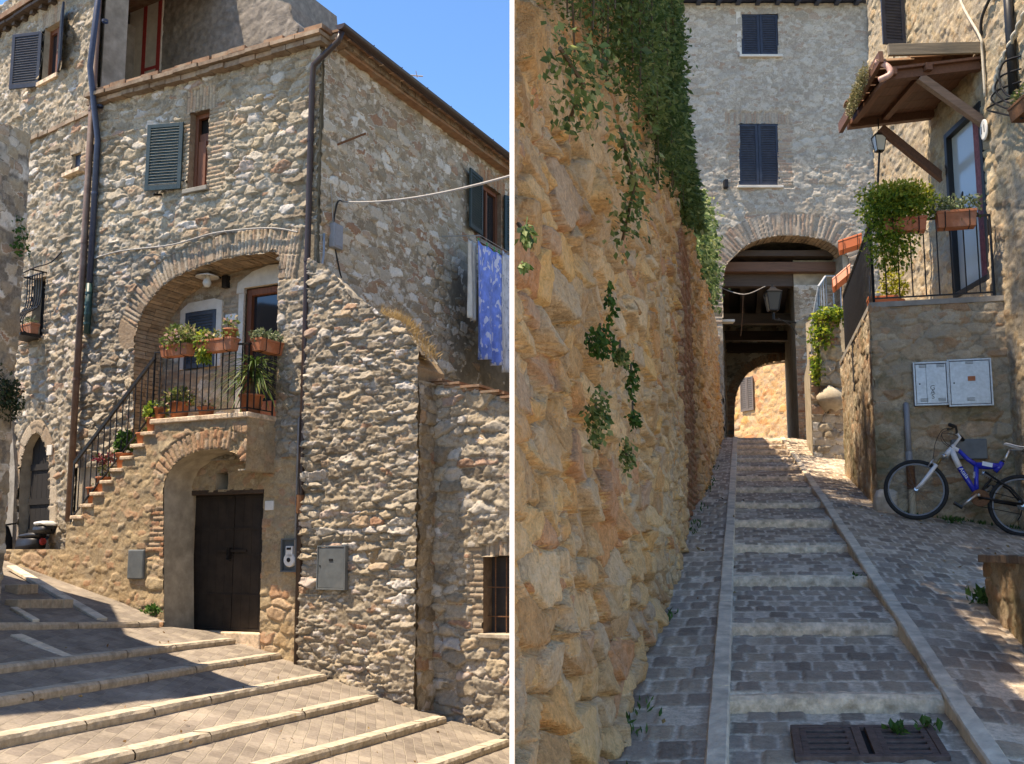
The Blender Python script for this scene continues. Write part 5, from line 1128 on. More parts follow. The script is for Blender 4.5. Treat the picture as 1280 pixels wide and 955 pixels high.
# blocked arch: a single brick-edged jamb with its arched head, recess plastered with rubble
ja, jb_ = 9.6 * kS, 11.6 * kS
jl = smooth([(ja, -.5), (ja, 2.6), (ja + .18, 3.1), ((ja + jb_) / 2, 3.42), (jb_ - .18, 3.1), (jb_, 2.6), (jb_, -.5)], 5)
jpoly = jl
def gdepth(S, Z):
    ins = inpoly(S, Z, jpoly)
    batter = .05 * np.clip(1.2 - (Z - rz(S / kS)), 0, 1.4)
    return batter * ~ins + .03 * ins
def clampx(V):
    np.maximum(V[:, 0], .0064, out=V[:, 0]); return V[:, 0] > -1
wall('wall_face', G, None, (-1.5, 4.7), .0125, M['G'], gar, sarr=np.array(s_), keep=lambda s, z: (z < gtop(s)) & (z > rz(s / kS) - .45), seed=101, off=-.07, cut=clampx, stone=(.26, .135), relief=.085, mort=.30, mvar=.95, rough=.012, groove=.05, facet=.16, ridge=.7, brel=.045, bjt=.018, tilt=.55, wt=.6, warp=.28, joint=.05, chips=.5, p_=3.6, depthfn=gdepth, rows=[(ja + .02, jb_ - .02, -1., 3.25, .26, .072, False)],
     rings=[(jl, .0, .26, .075, lambda s, z: ~inpoly(s, z, jpoly) & (s > ja - .27))])
mb = MB(); g0, g1 = 2.7 * kS + .02, 21.9 * kS
# solid behind the face; the near end is cut along X=0 and faced with an added pale strip standing for the white divider
P0 = np.array([.004, 3.40, 0.]); back0 = np.array([-.006, 4.6, 0.]); far0, far1 = G.P(g1, 0, -.15), G.P(g1, 0, -.6)
nn_ = 14; rows_t = []
for i in range(nn_ + 1):
    f = i / nn_; a = P0 + (far0 - P0) * f; b = back0 + (far1 - back0) * f; zt_ = float(gtop(np.dot(a - G.O, G.u))) - .02
    rows_t.append([np.array([a[0], a[1], -2.6]), np.array([a[0], a[1], zt_]), np.array([b[0], b[1], zt_]), np.array([b[0], b[1], -2.6])])
mb.sheet(rows_t); mb.add(rows_t[-1], [(0, 1, 2, 3)]); mb.add(rows_t[0], [(3, 2, 1, 0)]); mb.build('core', M['greyrender'], gar)
pend = [np.array([.0060, 2.50, 0]), np.array([-.0112, 4.66, 0]), np.array([.0061, 4.66, 0]), np.array([.0061, 2.505, 0])]
mb = MB(); mb.add([p + np.array([0, 0, z]) for z in (-2.4, 4.0) for p in pend], [(0, 3, 2, 1), (4, 5, 6, 7), (0, 1, 5, 4), (1, 2, 6, 5), (2, 3, 7, 6), (3, 0, 4, 7)]); mb.build('divider_end_face', simple('divider_white', (.76, .745, .71), .9, var=.06, scale=3, bmp=.25, spec=.1, dirt=((.6, .57, .5), .25)), gar)
# hanging vines
iv = thing('hanging_vine', 'dense curtain of small leaved vine hanging over the top of the garden wall', 'vine', G.P(7 * kS, 3.9, .2))
pts = []; outn = G.n
bot = lambda s: np.interp(s / kS, [2.7, 2.95, 3.2, 3.6, 4.2, 5., 5.6, 6.5, 7.6, 8.6, 9.8, 11., 12.2, 13.2], [1.35, 1.30, 1.38, 1.50, 1.55, 1.80, 2.0, 2.15, 2.45, 2.75, 3.05, 3.35, 3.6, 3.75])
stems = []; P_all = []; T_all = []
for k in range(1250):
    yy = 2.72 + (12.6 - 2.72) * rng.random() ** 1.25; s = yy * kS; zb = float(bot(s)) + .14 * min(2., yy / 4) + .55 * float(fbm(np.array([yy * 1.1]), np.array([.3]), 5, 3)[0]) * min(1, yy / 5) * 1.5; zt_ = 3.95 if yy > 5 else 3.4
    L = (zt_ - zb) * rng.beta(3.0, 1.5) * (1.12 if rng.random() < .10 else 1.); off = rng.uniform(.04, .30) * min(1, yy / 5) * np.interp(yy, [2, 4.2, 6.5], [1, 1, .42]) * (1 if yy < 6.5 else max(.35, 1 - (yy - 6.5) * .16)) * (1 + 1.4 * float(fbm(np.array([yy * 1.6]), np.array([7.3]), 8, 2)[0])); n = int(50 + L * 165 / max(1, yy / 5))
    ph = rng.uniform(0, 6)
    if yy > 4 and float(fbm(np.array([yy * 2.3]), np.array([3.1]), 31, 2)[0]) < -.12 and rng.random() < .7: L *= .55; n = int(n * .6)
    if yy > 7: n = int(n * .62); off *= .6
    t = rng.random(n); base = G.P(s, zt_, .03)
    lat = .10 * np.sin(t * 5 + ph)
    p = base + G.u * (lat[:, None] + rng.normal(size=(n, 1)) * .045) + G.n * ((off * np.sin(np.clip(t * 2.2, 0, 1.5)) + rng.normal(size=n) * .04)[:, None])
    p[:, 2] = zt_ + .12 - L * t + rng.normal(size=n) * .03
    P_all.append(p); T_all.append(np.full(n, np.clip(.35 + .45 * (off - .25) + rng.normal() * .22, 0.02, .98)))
    if k % 4 == 0: stems.append([base + G.n * off * math.sin(min(1.5, tt * 2.2)) + G.u * .1 * math.sin(tt * 5 + ph) + np.array([0, 0, .12 - L * tt]) for tt in np.linspace(0, 1, 7)])
P_all = np.concatenate(P_all); T_all = np.concatenate(T_all)
sz = np.clip(.0056 * np.abs(P_all[:, 1]), .016, .055)[:, None] * np.exp(rng.normal(size=(len(P_all), 1)) * .3)
def leafmesh2(name, pts, size, tone, out):
    return leafmesh(name, pts, size, rng, out, droop=.5, spread=.6, aspect=.5, tone=tone)
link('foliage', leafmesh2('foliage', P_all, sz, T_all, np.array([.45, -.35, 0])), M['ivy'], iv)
m_ = MB()
for q in stems: m_.tube(q, .004, 4, cap=False)
m_.build('stem', M['stem'], iv)
def strand(name, label, p_from, p_to, n, size, mk='ivy', w=.06, sag=.05, group=None):
    a = np.array(p_from, float); b = np.array(p_to, float); t = rng.random(n); p = a + (b - a) * t[:, None] + rng.normal(size=(n, 3)) * w + G.n * sag * np.sin(t * 3.1)[:, None]
    return hang(name, label, 'vine', p, size, mk, (.4, -.4, 0), stems=[[a, (a + b) / 2 + G.n * sag, b]], origin=a, group=group)
def onGw(px_, py_, o=.13): return G.P(*G.px(px_, py_, o), o)
strand('vine_strand', 'long thin vine strand dangling below the vine curtain at mid wall', onGw(775, 160, .2), onGw(778, 300, .16), 300, .032, w=.04)
strand('vine_strand', 'leafy vine tip hanging at the upper left part of the garden wall face', onGw(700, 60, .2), onGw(712, 150, .15), 320, .027, w=.04)
hang('wall_weed', 'small leafy vine sprig near the near end of the garden wall, half way up', 'weed', np.concatenate([blob(onGw(658, 292), (.02, .05, .025), 70), blob(onGw(655, 330), (.012, .03, .012), 26)]), .022, 'ivy', (.4, -.4, 0), stems=[[onGw(648, 280, .08), onGw(660, 300)]])
for i, (px_, py_, rx, rz_, n, lab) in enumerate([(750, 425, .055, .06, 190, 'bushy weed growing from the garden wall face at mid height, uppermost of its column'), (775, 446, .035, .04, 90, 'small round weed tuft beside the bushy weed on the garden wall'), (789, 475, .03, .09, 120, 'narrow trailing weed lower right of the round tuft on the garden wall'), (745, 518, .045, .10, 200, 'leafy hanging weed low on the garden wall above the loose pale stone'), (791, 522, .03, .05, 80, 'small hanging weed beside the lowest narrow strand on the garden wall'), (783, 568, .04, .08, 110, 'pale sprig growing in a low crack of the garden wall'), (762, 378, .02, .09, 60, 'thin creeping weed in the joint above the bushy weed')]):
    c = onGw(px_, py_); hang('wall_weed', lab, 'weed', blob(c, (rx, rx * 1.3, rz_ * 1.1), n), .027, 'ivy' if i % 2 else 'weed', (.5, -.5, 0), stems=[[onGw(px_, py_ - 20, .05), c]])
c = onR(768, 806); weed('weed_tuft', 'green weed at the foot of the garden wall near the big stones', c, .07, 50, .05, h=.05)
# bush on the far end of the garden wall, hiding the corner of the arch house
fb = []
for k in range(80):
    yy = rng.uniform(14.2, 20.4); zb = np.interp(yy, [14.2, 16.5, 18, 21.4], [4.1, 4.25, 4.6, 5.0]); n = 46
    t = rng.random(n); top = np.interp(yy, [14.9, 17, 21.4], [5.0, 5.9, 6.2]) + rng.normal() * .2; p = G.P(yy * kS, 0, rng.uniform(-.25, .06)) + rng.normal(size=(n, 3)) * .08; p[:, 2] = zb + (top - zb) * t + rng.normal() * .12; fb.append(p)
fb = np.concatenate(fb); hang('wall_shrub', 'grey green shrub spilling over the far end of the garden wall beside the archway', 'shrub', fb, .10, 'ivy', (.4, -.5, 0), stems=[[G.P(17 * kS, 4.2, -.1), G.P(17 * kS, 5.5, .0)], [G.P(19.5 * kS, 4.4, -.1), G.P(19.5 * kS, 5.8, .0)]])
# added tree, out of view, its crown shaped to shade the ramp
tr = thing('added_shade_tree', 'unseen tree added behind the garden wall to shade the ramp', 'tree', (1.0, 9.0, 2.6))
mb = MB(); tb_ = np.array([1.0, 9.0, 2.6]); mb.tube([tb_, tb_ + np.array([.0, 0, 2.6]), tb_ + np.array([-.9, -.2, 5.2]), tb_ + np.array([-1.9, -.4, 9.])], [.17, .15, .12, .07], 10)
for k in range(16):
    a = rng.uniform(0, 6.28); e = tb_ + np.array([-2.1 + .6 * math.cos(a), 3.2 * math.sin(a) - .3, rng.uniform(8, 12.5)]); st0_ = tb_ + np.array([-1.0, -.2, 5.4]) * 1.; mb.tube([st0_, (st0_ + e) / 2 + np.array([0, 0, .25]), e], [.06, .035, .012], 6)
mb.build('trunk', M['stem'], tr, sm=True)
cl = []
for k in range(720):
    yy = rng.uniform(5.5, 13.0); lo = max(5.3, .56 * yy + .25); c = np.array([rng.uniform(-1.7, -.5), yy, rng.uniform(lo, 17.)]); k_ = c[2] + 2.25 * c[0]
    if k_ > (12.3 if yy < 10 else 11.5) or k_ < 7.6 or rng.random() < .10: continue
    cl.append(blob(c, (.40, .46, .34), 85))
for k in range(300):
    g_ = np.array([rng.uniform(3.0, 5.5), rng.uniform(5.2, 11.0), 0]); g_[2] = gR(g_[0], g_[1])
    if k > 230: g_ = np.array([rng.uniform(4.3, 5.4), 11.2, rng.uniform(.4, 1.9)])
    x_ = rng.uniform(-1.7, -.5); tt_ = (g_[0] - x_) / .3967; yy = g_[1] - .09 * tt_; z_ = g_[2] + .9135 * tt_
    if z_ < .56 * yy + .25 or yy < 4.6: continue
    cl.append(blob((x_, yy, z_), (.36, .40, .28), 95))
for k in range(60):
    yy = rng.uniform(5.6, 9.4); x_ = rng.uniform(-1.7, -.5); kk = rng.uniform(12.3, 17.5); z_ = kk - 2.25 * x_
    if z_ < .56 * yy + .6: continue
    cl.append(blob((x_, yy, z_), (.40, .46, .34), 70))
link('crown', leafmesh('crown', np.concatenate(cl), .15, rng, np.array([0, 0, .2]), droop=.2, spread=.8, aspect=.55), M['ivy'], tr)

# ---------------------------------------------------- arch house closing the ramp
F = Frame((2.4, 22.0), (1, 0), (0, -1))
arh = thing('arch_house', 'grey stone house over a dark archway closing the ramp, with two blue shuttered windows', 'house', (6, 22.2, 2.4))
eave = at(980, 8, 22)[2]; fr_r = F.px(1091, 200)[0] + .12
fw1 = F.poly([(927, 70), (927, 18), (972, 18), (972, 70)]); fw2 = F.poly([(924, 233), (924, 155), (972, 155), (972, 233)])
aline = F.poly(smooth([(903, 560), (903, 420), (904, 345), (916, 322), (938, 304), (965, 296), (990, 295), (1015, 297), (1037, 304), (1052, 316), (1062, 332), (1063, 420), (1063, 560)], 5))
apoly = [(aline[0][0], 1.8)] + aline + [(aline[-1][0], 1.8)]
wall('front_wall', F, (0, fr_r), (1.8, eave + .05), .022, M['F'], arh, holes=[fw1, fw2, apoly], seed=121, stone=(.25, .14), relief=.04, mort=.76, mvar=.8, rough=.011, joint=.07, wt=.5,
     rows=[(fw2[0][0] - .22, fw2[0][0], fw2[0][1] - .05, fw2[1][1], .23, .068, False), (fw2[2][0], fw2[2][0] + .26, fw2[0][1] - .05, fw2[1][1] + .1, .23, .068, False), (fw2[0][0] - .28, fw2[2][0] + .28, fw2[1][1], fw2[1][1] + .24, .4, .066, True)],
     rings=[(aline, .0, .52, .085, lambda s, z: ~inpoly(s, z, apoly) & (z > 4.9))])
mb = MB()
mb.fbox(F, 0, aline[0][0] - .01, 1.8, eave, -3.5, -.03); mb.fbox(F, aline[-1][0] + .02, fr_r, 1.8, eave, -3.5, -.03); mb.fbox(F, aline[0][0] - .02, aline[-1][0] + .03, 7.1, eave, -3.5, -.20); mb.build('inner_walls', M['render'], arh)
mb = MB(); reveal(mb, F, fw1, .02, -.2); mb.build('window_reveal', M['render'], arh); mb = MB(); reveal(mb, F, fw2, .02, -.2); mb.build('window_reveal', M['render'], arh)
for nm, w_, in (('upper', fw1), ('lower', fw2)):
    m_ = MB(); m_.fbox(F, w_[0][0], w_[2][0], w_[0][1], w_[1][1], -.18, -.16); m_.build('window_dark', M['hole'], arh)
    x0, x1 = w_[0][0], w_[2][0]; hw = (x1 - x0) / 2 - .004
    shutter('shutter', F.P(x0, w_[0][1] + .01, .0), F.u, F.n, hw, w_[1][1] - w_[0][1] - .015, M['navy'], arh, step=.055); shutter('shutter', F.P(x1 - hw, w_[0][1] + .01, .0), F.u, F.n, hw, w_[1][1] - w_[0][1] - .015, M['navy'], arh, step=.055)
    MB().fbox(F, x0 - .06, x1 + .06, w_[0][1] - .06, w_[0][1] - .002, -.15, .10).build('sill', M['whiteplaster'], arh, bevel=.008)
a = fw1[0]; MB().fbox(F, fw1[0][0] - .10, fw1[0][0] - .004, fw1[0][1], fw1[1][1] + .05, -.05, .035).build('window_surround', M['whiteplaster'], arh)
mb = MB(); mb.fbox(F, -.1, fr_r + .1, eave + .09, eave + .16, -4, .32, .5); s = 0.
while s < fr_r: mb.fbox(F, s, s + .1, eave, eave + .085, -.1, .26, .3); s += .45
mb.prism([F.P(-.1, eave + .17, .34), F.P(fr_r + .1, eave + .17, .34), F.P(fr_r + .1, eave + 1.5, -3.6), F.P(-.1, eave + 1.5, -3.6)], (0, 0, 0), (0, 0, .08)); mb.build('roof', M['bluepipe'], arh)
mb = MB(); pr = [(.36 + .06 * math.cos(a), eave + .13 + .06 * math.sin(a)) for a in np.linspace(math.pi, 2 * math.pi, 8)]; mb.sheet([[F.P(s, z, o) for o, z in pr] for s in (-.1, 2, fr_r + .1)]); mb.build('gutter', M['bluepipe'], arh, sm=True)
mb = MB(); x = fr_r - .06; mb.tube([F.P(x, eave + .1, .3), F.P(x, eave - .3, .10), F.P(x, 5.2, .10), F.P(x, 3.6, .10)], .045, 10); mb.build('drainpipe', M['bluepipe'], arh, sm=True)
p = F.px(906, 232); tag(MB().fbox(F, p[0] - .05, p[0] + .05, p[1] - .10, p[1] + .10, .03, .16).build('wall_hook', M['iron'], None, F.P(p[0], p[1], .03), bevel=.02), 'small black iron hook left of the lower blue shutters', 'hook')
# vaulted passage: front vault bricks, ceiling beams, side walls, back arch, wall beyond
mb = MB(); rnd = random.Random(12); Lr = 0; dl = [0]
for (a, b), (c, d) in zip(aline[:-1], aline[1:]): dl.append(dl[-1] + math.hypot(c - a, d - b))
L = 0.
while L < dl[-1] - .08:
    p = along(L + .004, aline, dl); q_ = along(L + .078, aline, dl)
    if min(p[1], q_[1]) > 4.6:
        nx, nz = (p[1] - q_[1]), (q_[0] - p[0]); l_ = math.hypot(nx, nz) + 1e-9; nx /= l_; nz /= l_
        if nz < 0: nx, nz = -nx, -nz
        j = rnd.uniform(0, .015); o = .02
        while o > -.5:
            e = max(o - rnd.uniform(.22, .28), -.5)
            mb.prism([F.P(a, b, 0) for a, b in [(p[0] + nx * j, p[1] + nz * j), (q_[0] + nx * j, q_[1] + nz * j), (q_[0] + nx * .16, q_[1] + nz * .16), (p[0] + nx * .16, p[1] + nz * .16)]], F.n * (e + .008), F.n * o); o = e
    L += .083
mb.build('arch_vault', M['voussoir'], arh)
xl, xr = aline[0][0], aline[-1][0]
mb = MB(); zc1 = 6.0
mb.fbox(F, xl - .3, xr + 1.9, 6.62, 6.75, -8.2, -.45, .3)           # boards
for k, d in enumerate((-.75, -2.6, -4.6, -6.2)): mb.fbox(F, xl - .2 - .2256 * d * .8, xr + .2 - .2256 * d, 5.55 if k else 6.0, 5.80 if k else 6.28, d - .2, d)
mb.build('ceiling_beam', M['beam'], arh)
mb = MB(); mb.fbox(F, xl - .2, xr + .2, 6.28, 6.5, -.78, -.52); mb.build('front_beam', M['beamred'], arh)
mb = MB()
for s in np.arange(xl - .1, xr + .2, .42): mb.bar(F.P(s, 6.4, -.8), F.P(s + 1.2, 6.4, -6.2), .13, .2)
mb.build('joist', M['beam'], arh)
TL = Frame(F.P(xl + .06, 0, -.3), (.2256, 1), (1, -.2256)); wall('passage_wall', TL, (0, 6.6), (2., 6.7), .035, M['dark'], arh, seed=131, stone=(.34, .2), relief=.06, mort=.5, rough=.014)
px0 = F.px(995, 450, -.7)[0]; PW = Frame(F.P(px0, 0, -.7), (1, 0), (0, -1)); wall('passage_pier', PW, (0, 1.6), (2., 6.0), .022, M['B'], arh, seed=133, stone=(.26, .14), relief=.06, mort=.4, rough=.012, rows=[(0, .14, 2, 4.6, .26, .07, False)])
mb = MB(); mb.prism([F.P(px0 + .02, 0, -.72), F.P(xr + .9, 0, -.72), F.P(xr + 2.2, 0, -6.6), F.P(px0 + 1.34, 0, -6.6)], np.array([0, 0, 2.]), np.array([0, 0, 6.6])); mb.prism([F.P(xl - .5, 0, -.3), F.P(xl + .04, 0, -.32), F.P(xl + 1.44, 0, -6.5), F.P(xl + .6, 0, -6.5)], np.array([0, 0, 2.]), np.array([0, 0, 6.7])); mb.build('passage_core', M['dark' if False else 'render'], arh)
BY = 6.4; bal = F.poly(smooth([(918, 560), (918, 512), (922, 488), (934, 468), (955, 456), (975, 452), (990, 452), (1012, 460), (1030, 480)], 5) + [(1030, 560)], -BY); bal[0] = (bal[0][0], 1.9); bal[-1] = (bal[-1][0], 1.9)
FB = Frame(F.P(0, 0, -BY), (1, 0), (0, -1)); wall('back_arch_wall', FB, (xl - .2, xr + 2.3), (2.0, 6.7), .03, M['dark'], arh, holes=[bal], seed=135, stone=(.3, .18), relief=.05, mort=.5, rings=[(bal[1:-2], 0, .25, .08, lambda s, z: ~inpoly(s, z, bal))])
mb = MB(); reveal(mb, FB, bal, .03, -.35); mb.build('back_arch_reveal', M['log'] if False else M['render'], arh)
tag(MB().add([(3, 21.8, 2.40), (13, 21.8, 2.40), (13, 48, 2.40), (3, 48, 2.40)], [(0, 1, 2, 3)]).build('upper_paving', M['paver'], None, (7, 24, 2.4)), kind='structure')
yb = thing('yellow_stone_house', 'sunlit yellow stone house wall with a grey shutter, seen through the archway', 'house', (8.5, 34, 2.4))
YW = Frame((7.0, 33.4), (.6, -.8), (-.8, -.6)); YW = Frame((8.6, 34.0), (.50, -.866), (-.866, -.50))
wall('front_wall', YW, (-6, 7), (2.2, 8), .045, M['G'], yb, seed=141, stone=(.34, .2), relief=.06, mort=.45, rough=.014); mb = MB(); mb.fbox(YW, -6, 7, 2.2, 8, -3, -.03); mb.build('core', M['render'], yb)
a = YW.px(927, 515, .06); b = YW.px(942, 470, .06); hw = (b[0] - a[0]) / 2
for k in range(2): shutter('shutter', YW.P(a[0] + hw * k, a[1], .09), YW.u, YW.n, hw - .01, b[1] - a[1], simple('brown_grey_shutter', (.17, .14, .12), .6) if k == 0 else bpy.data.materials['brown_grey_shutter'], yb, step=.07)
def onYfloor(px_, Y): q = at(px_, 545, Y); return np.array([q[0], Y, 2.40])
pp = onYfloor(936, 30.5); plant('potted_succulent', 'pot of spiky leaves standing beyond the archway', 'plant pot', pp, .2, .3, [('succ', 160, .16, (.2, .2, .2), .15, -.5)])
pp = onYfloor(926, 30.2); tag(MB().bar(pp + np.array([-.16, 0, .0]), pp + np.array([.16, 0, .66]), .3, .05).build('dark_board', M['black'], None, pp), 'dark leaning board beside the pot beyond the archway', 'board')
# iron lantern in the archway
lc = at(966, 375, 21.4); ln_ = thing('wall_lantern', 'large black iron lantern on a bracket hanging in the dark archway', 'lantern', lc)
def lantern(c, w, h, parent, mat='iron', gl='lampglass', top=True):
    c = np.array(c, float); m_ = MB(); b = [(-1, -1), (1, -1), (1, 1), (-1, 1)]; wt_, wb_ = w / 2, w * .30; L4 = lambda r_, z: [c + np.array([x * r_, y * r_, z]) for x, y in b]
    t4, b4 = L4(wt_, h * .28), L4(wb_, -h * .42)
    for k in range(4):
        m_.bar(t4[k], b4[k], w * .05, w * .05); m_.bar(t4[k], t4[(k + 1) % 4], w * .06, w * .06); m_.bar(b4[k], b4[(k + 1) % 4], w * .06, w * .06)
    rf = L4(wt_ * 1.12, h * .29) + L4(wt_ * .45, h * .42) + L4(wt_ * .3, h * .5); F_ = []
    for q in (0, 4): F_ += [(q + k, q + (k + 1) % 4, q + 4 + (k + 1) % 4, q + 4 + k) for k in range(4)]
    m_.add(rf, F_ + [(8, 9, 10, 11)]); m_.tube([c + np.array([0, 0, h * .48]), c + np.array([0, 0, h * .6])], w * .06); m_.build('lantern_frame', M[mat], parent)
    g_ = MB(); t5, b5 = L4(wt_ * .94, h * .27), L4(wb_ * .94, -h * .41); g_.add(t5 + b5, [(k, (k + 1) % 4, 4 + (k + 1) % 4, 4 + k) for k in range(4)]); g_.build('lantern_glass', M[gl], parent)
lantern(lc, .31, .56, ln_, gl='curtainlamp')
wp = F.P(px0 + .05, at(1000, 402, 22.6)[2], -.72); mb = MB(); mb.tube([wp, lc + np.array([.0, 0, -.42])], .018, 8); mb.tube(smooth([wp + np.array([0, 0, -.28]), lc + np.array([.45, .3, -.5]), lc + np.array([.1, .05, -.38])], 6), .012, 6); mb.tube([lc + np.array([0, 0, -.42]), lc + np.array([0, 0, -.28])], .03, 8); mb.build('bracket', M['iron'], ln_)
q = [F.P(xl + .1, at(905, 358, 22.2)[2], -.3), at(930, 368, 21.8), lc + np.array([-.15, 0, .3])]; tag(MB().tube(smooth(q, 6), .010, 6).build('lamp_cable', M['cable'], None, q[0]), 'thin cable strung from the passage wall to the iron lantern', 'cable')
q = [at(929, 368, 22.5), at(928, 395, 22.5), at(926, 420, 22.5)]; tag(MB().tube(q, .008, 5).build('dangling_rope', M['rust'], None, q[0]), 'reddish cord dangling in the archway left of the lantern', 'cord')
p = at(903, 402, 22.2); tag(MB().obox(p, (.25, 0, 0), (0, .12, 0), (0, 0, .025)).build('stone_shelf', M['whiteplaster'], None, p), 'pale slab jutting from the passage wall at the archway', 'shelf')

# ---------------------------------------------------- right hand house with terrace
H = Frame((5.48, 8.0), (0, 1), (-1, 0))
rh = thing('terrace_house', 'golden stone house on the right with a raised terrace, glazed door and wooden canopy', 'house', (5.6, 11.5, .3))
dy0, dy1 = 11.33, 12.33; dz0, dz1 = 3.08, 5.2
dpoly = [(dy0 - 8, dz0), (dy0 - 8, dz1), (dy1 - 8, dz1), (dy1 - 8, dz0)]
uw = [(13.3 - 8, 6.9), (13.3 - 8, 8.0), (13.8 - 8, 8.0), (13.8 - 8, 6.9)]
nw = [(10.98 - 8, 5.35), (10.98 - 8, 6.9), (11.32 - 8, 6.9), (11.32 - 8, 5.35)]
wall('side_wall', H, (-1.0, 6.75), (-1.2, 8.6), .0185, M['H'], rh, holes=[dpoly, uw], seed=151, stone=(.26, .15), relief=.05, mort=.78, mvar=1.0, rough=.016, tilt=.3, wt=.5)
mb = MB(); mb.fbox(H, -1, dy0 - 8.02, -1.2, 8.6, -3, -.04); mb.fbox(H, dy1 - 7.98, 6.7, -1.2, 6.85, -3, -.04); mb.fbox(H, dy0 - 8.03, dy1 - 7.97, -1.2, dz0 - .03, -3, -.05); mb.fbox(H, dy0 - 8.03, dy1 - 7.97, dz1 + .03, 8.6, -3, -.05); mb.fbox(H, dy1 - 7.98, 5.28, 6.8, 8.6, -3, -.05); mb.fbox(H, 5.82, 6.7, 6.8, 8.6, -3, -.05); mb.fbox(H, 5.26, 5.84, 8.02, 8.6, -3, -.05)
mb.build('inner_walls', M['render'], rh)
mb = MB(); reveal(mb, H, dpoly, .03, -.25); mb.build('door_reveal', M['whiteplaster'], rh); mb = MB(); reveal(mb, H, uw, .03, -.2); mb.build('window_reveal', M['whiteplaster'], rh)
E2 = Frame((5.48, 15.55), (1, 0), (0, 1)); mb = MB(); mb.fbox(H, 6.70, 6.76, -1.2, 8.6, -3, -.02); mb.build('end_wall', M['render'], rh)
mb = MB()
for a, b in ((dy0 - 8, dy0 - 8 + .07), (dy1 - 8 - .07, dy1 - 8)): mb.fbox(H, a, b, dz0, dz1, -.06, .05)
mb.fbox(H, dy0 - 8 + .07, dy1 - 8 - .07, dz1 - .07, dz1, -.06, .05); mb.fbox(H, dy0 - 8 + .07, dy1 - 8 - .07, dz0, dz0 + .07, -.06, .05)
gd_ = mb.build('glazed_door', M['black'], rh, bevel=.005)
MB().fbox(H, dy0 - 8 + .06, dy1 - 8 - .06, dz0 + .06, dz1 - .06, -.03, -.022).build('pane', M['glass2'], gd_)
m_ = MB(); r_ = []
for j in range(2): r_.append([H.P(dy0 - 8 + .08 + .26 * i / 16, dz0 + .08 + (dz1 - dz0 - .16) * j, -.012 + .012 * math.sin(i * 1.9)) for i in range(17)])
m_.sheet(r_); m_.build('curtain', M['curtain'], gd_)
mb = MB(); c = H.P(dy0 - 8 + .55, 4.1, .06)
mb.tube([c + np.array([0, .0, -.16]), c + np.array([0, 0, .14])], .010, 6); mb.tube([c + np.array([0, -.09, .05]), c + np.array([0, .09, .05])], .01, 6); mb.lathe([(.0, .01), (.035, .0), (.0, -.01)], c + np.array([0, 0, .17]), 10, axis=((0, 1, 0), (0, 0, 1), (1, 0, 0))); tag(mb.build('door_ornament', M['iron'], None, c), 'small black cross shaped ornament hanging on the glazed door', 'ornament')
shutter('shutter', H.P(uw[0][0] + .0, uw[0][1], .06), (-1, -.15, 0), (0, 1, 0), .34, 1.4, M['navy'], rh)
MB().fbox(H, uw[0][0], uw[2][0], uw[0][1], uw[1][1], -.18, -.16).build('upper_window', M['glass'], rh)
# terrace
T0 = np.array([4.10, 11.42]); T1 = np.array([5.48, 11.08]); tu = T1 - T0; Lt = float(np.linalg.norm(tu))
T = Frame(T0, tu, (tu[1], -tu[0])); TS = Frame(T0, (.2206, .975), (-.975, .2206))
ZT_ = 2.78
ter = thing('terrace', 'stone terrace block with meter cabinets in its mossy front wall', 'terrace', (4.9, 12.5, .4))
wall('front_wall', T, (-.035, Lt + .02), (-.6, ZT_), .011, M['T'], ter, seed=161, stone=(.31, .14), relief=.05, mort=.55, mvar=.8, rough=.012, wt=.5)
wall('side_wall', TS, (-.055, 3.7), (-.4, ZT_), .018, M['T'], ter, seed=165, stone=(.30, .17), relief=.035, mort=.72, mvar=.6, rough=.014)
mb = MB(); mb.prism([np.array([T0[0] + .02, T0[1] + .03, 0]), np.array([5.5, 11.12, 0]), np.array([5.5, 15.2, 0]), np.array(TS.P(3.68, 0, -.02))], (0, 0, -.6), (0, 0, ZT_ - .02)); mb.build('core', M['render'], ter)
mb = MB(); mb.prism([T.P(-.03, 0, .05), T.P(Lt, 0, .05), np.array([5.48, 15.15, 0]), TS.P(3.7, 0, .04)], (0, 0, ZT_ - .03), (0, 0, ZT_ + .03)); mb.build('terrace_floor', M['greyrender'], ter)
a = TS.px(1066, 455, .03); MB().fbox(TS, a[0] - .1, a[0] + .1, a[1] - .35, a[1] + .3, .0, .03).build('vent_slot', M['hole'], ter)
railing('terrace_railing', [T.P(Lt - .12, ZT_ + .03, -.03), T.P(.03, ZT_ + .03, -.03), TS.P(3.5, ZT_ + .03, -.04)], .95, .135, ter, M['iron'], rr=.0075)
# meter cabinets
def cab(p0, p1, label, letters, vent):
    t, s0, s1, z0, z1 = panel(T, T.px(*p0, .06), T.px(*p1, .06), .08, 'meter_cabinet', label, M['zinc'])
    m_ = MB()
    for fx_, fz_ in vent: 
        for k in range(3): m_.fbox(T, s0 + (s1 - s0) * fx_ - .04, s0 + (s1 - s0) * fx_ + .04, z0 + (z1 - z0) * fz_ - .004 + .014 * k, z0 + (z1 - z0) * fz_ + .002 + .014 * k, .095, .10)
    m_.build('vent_slot', M['greymetal'], t); m_ = MB(); m_.fbox(T, s0 + .055, s0 + .07, z0 + (z1 - z0) * .48, z0 + (z1 - z0) * .48 + .016, .095, .10); m_.build('lock', M['black'], t)
    m_ = MB(); m_.fbox(T, s0 + (s1 - s0) * .45, s0 + (s1 - s0) * .62, z0 + (z1 - z0) * .53, z0 + (z1 - z0) * .63, .095, .101); m_.build('name_plate', M['zinc'] if letters else M['terra'], t)
    return t, s0, s1, z0, z1
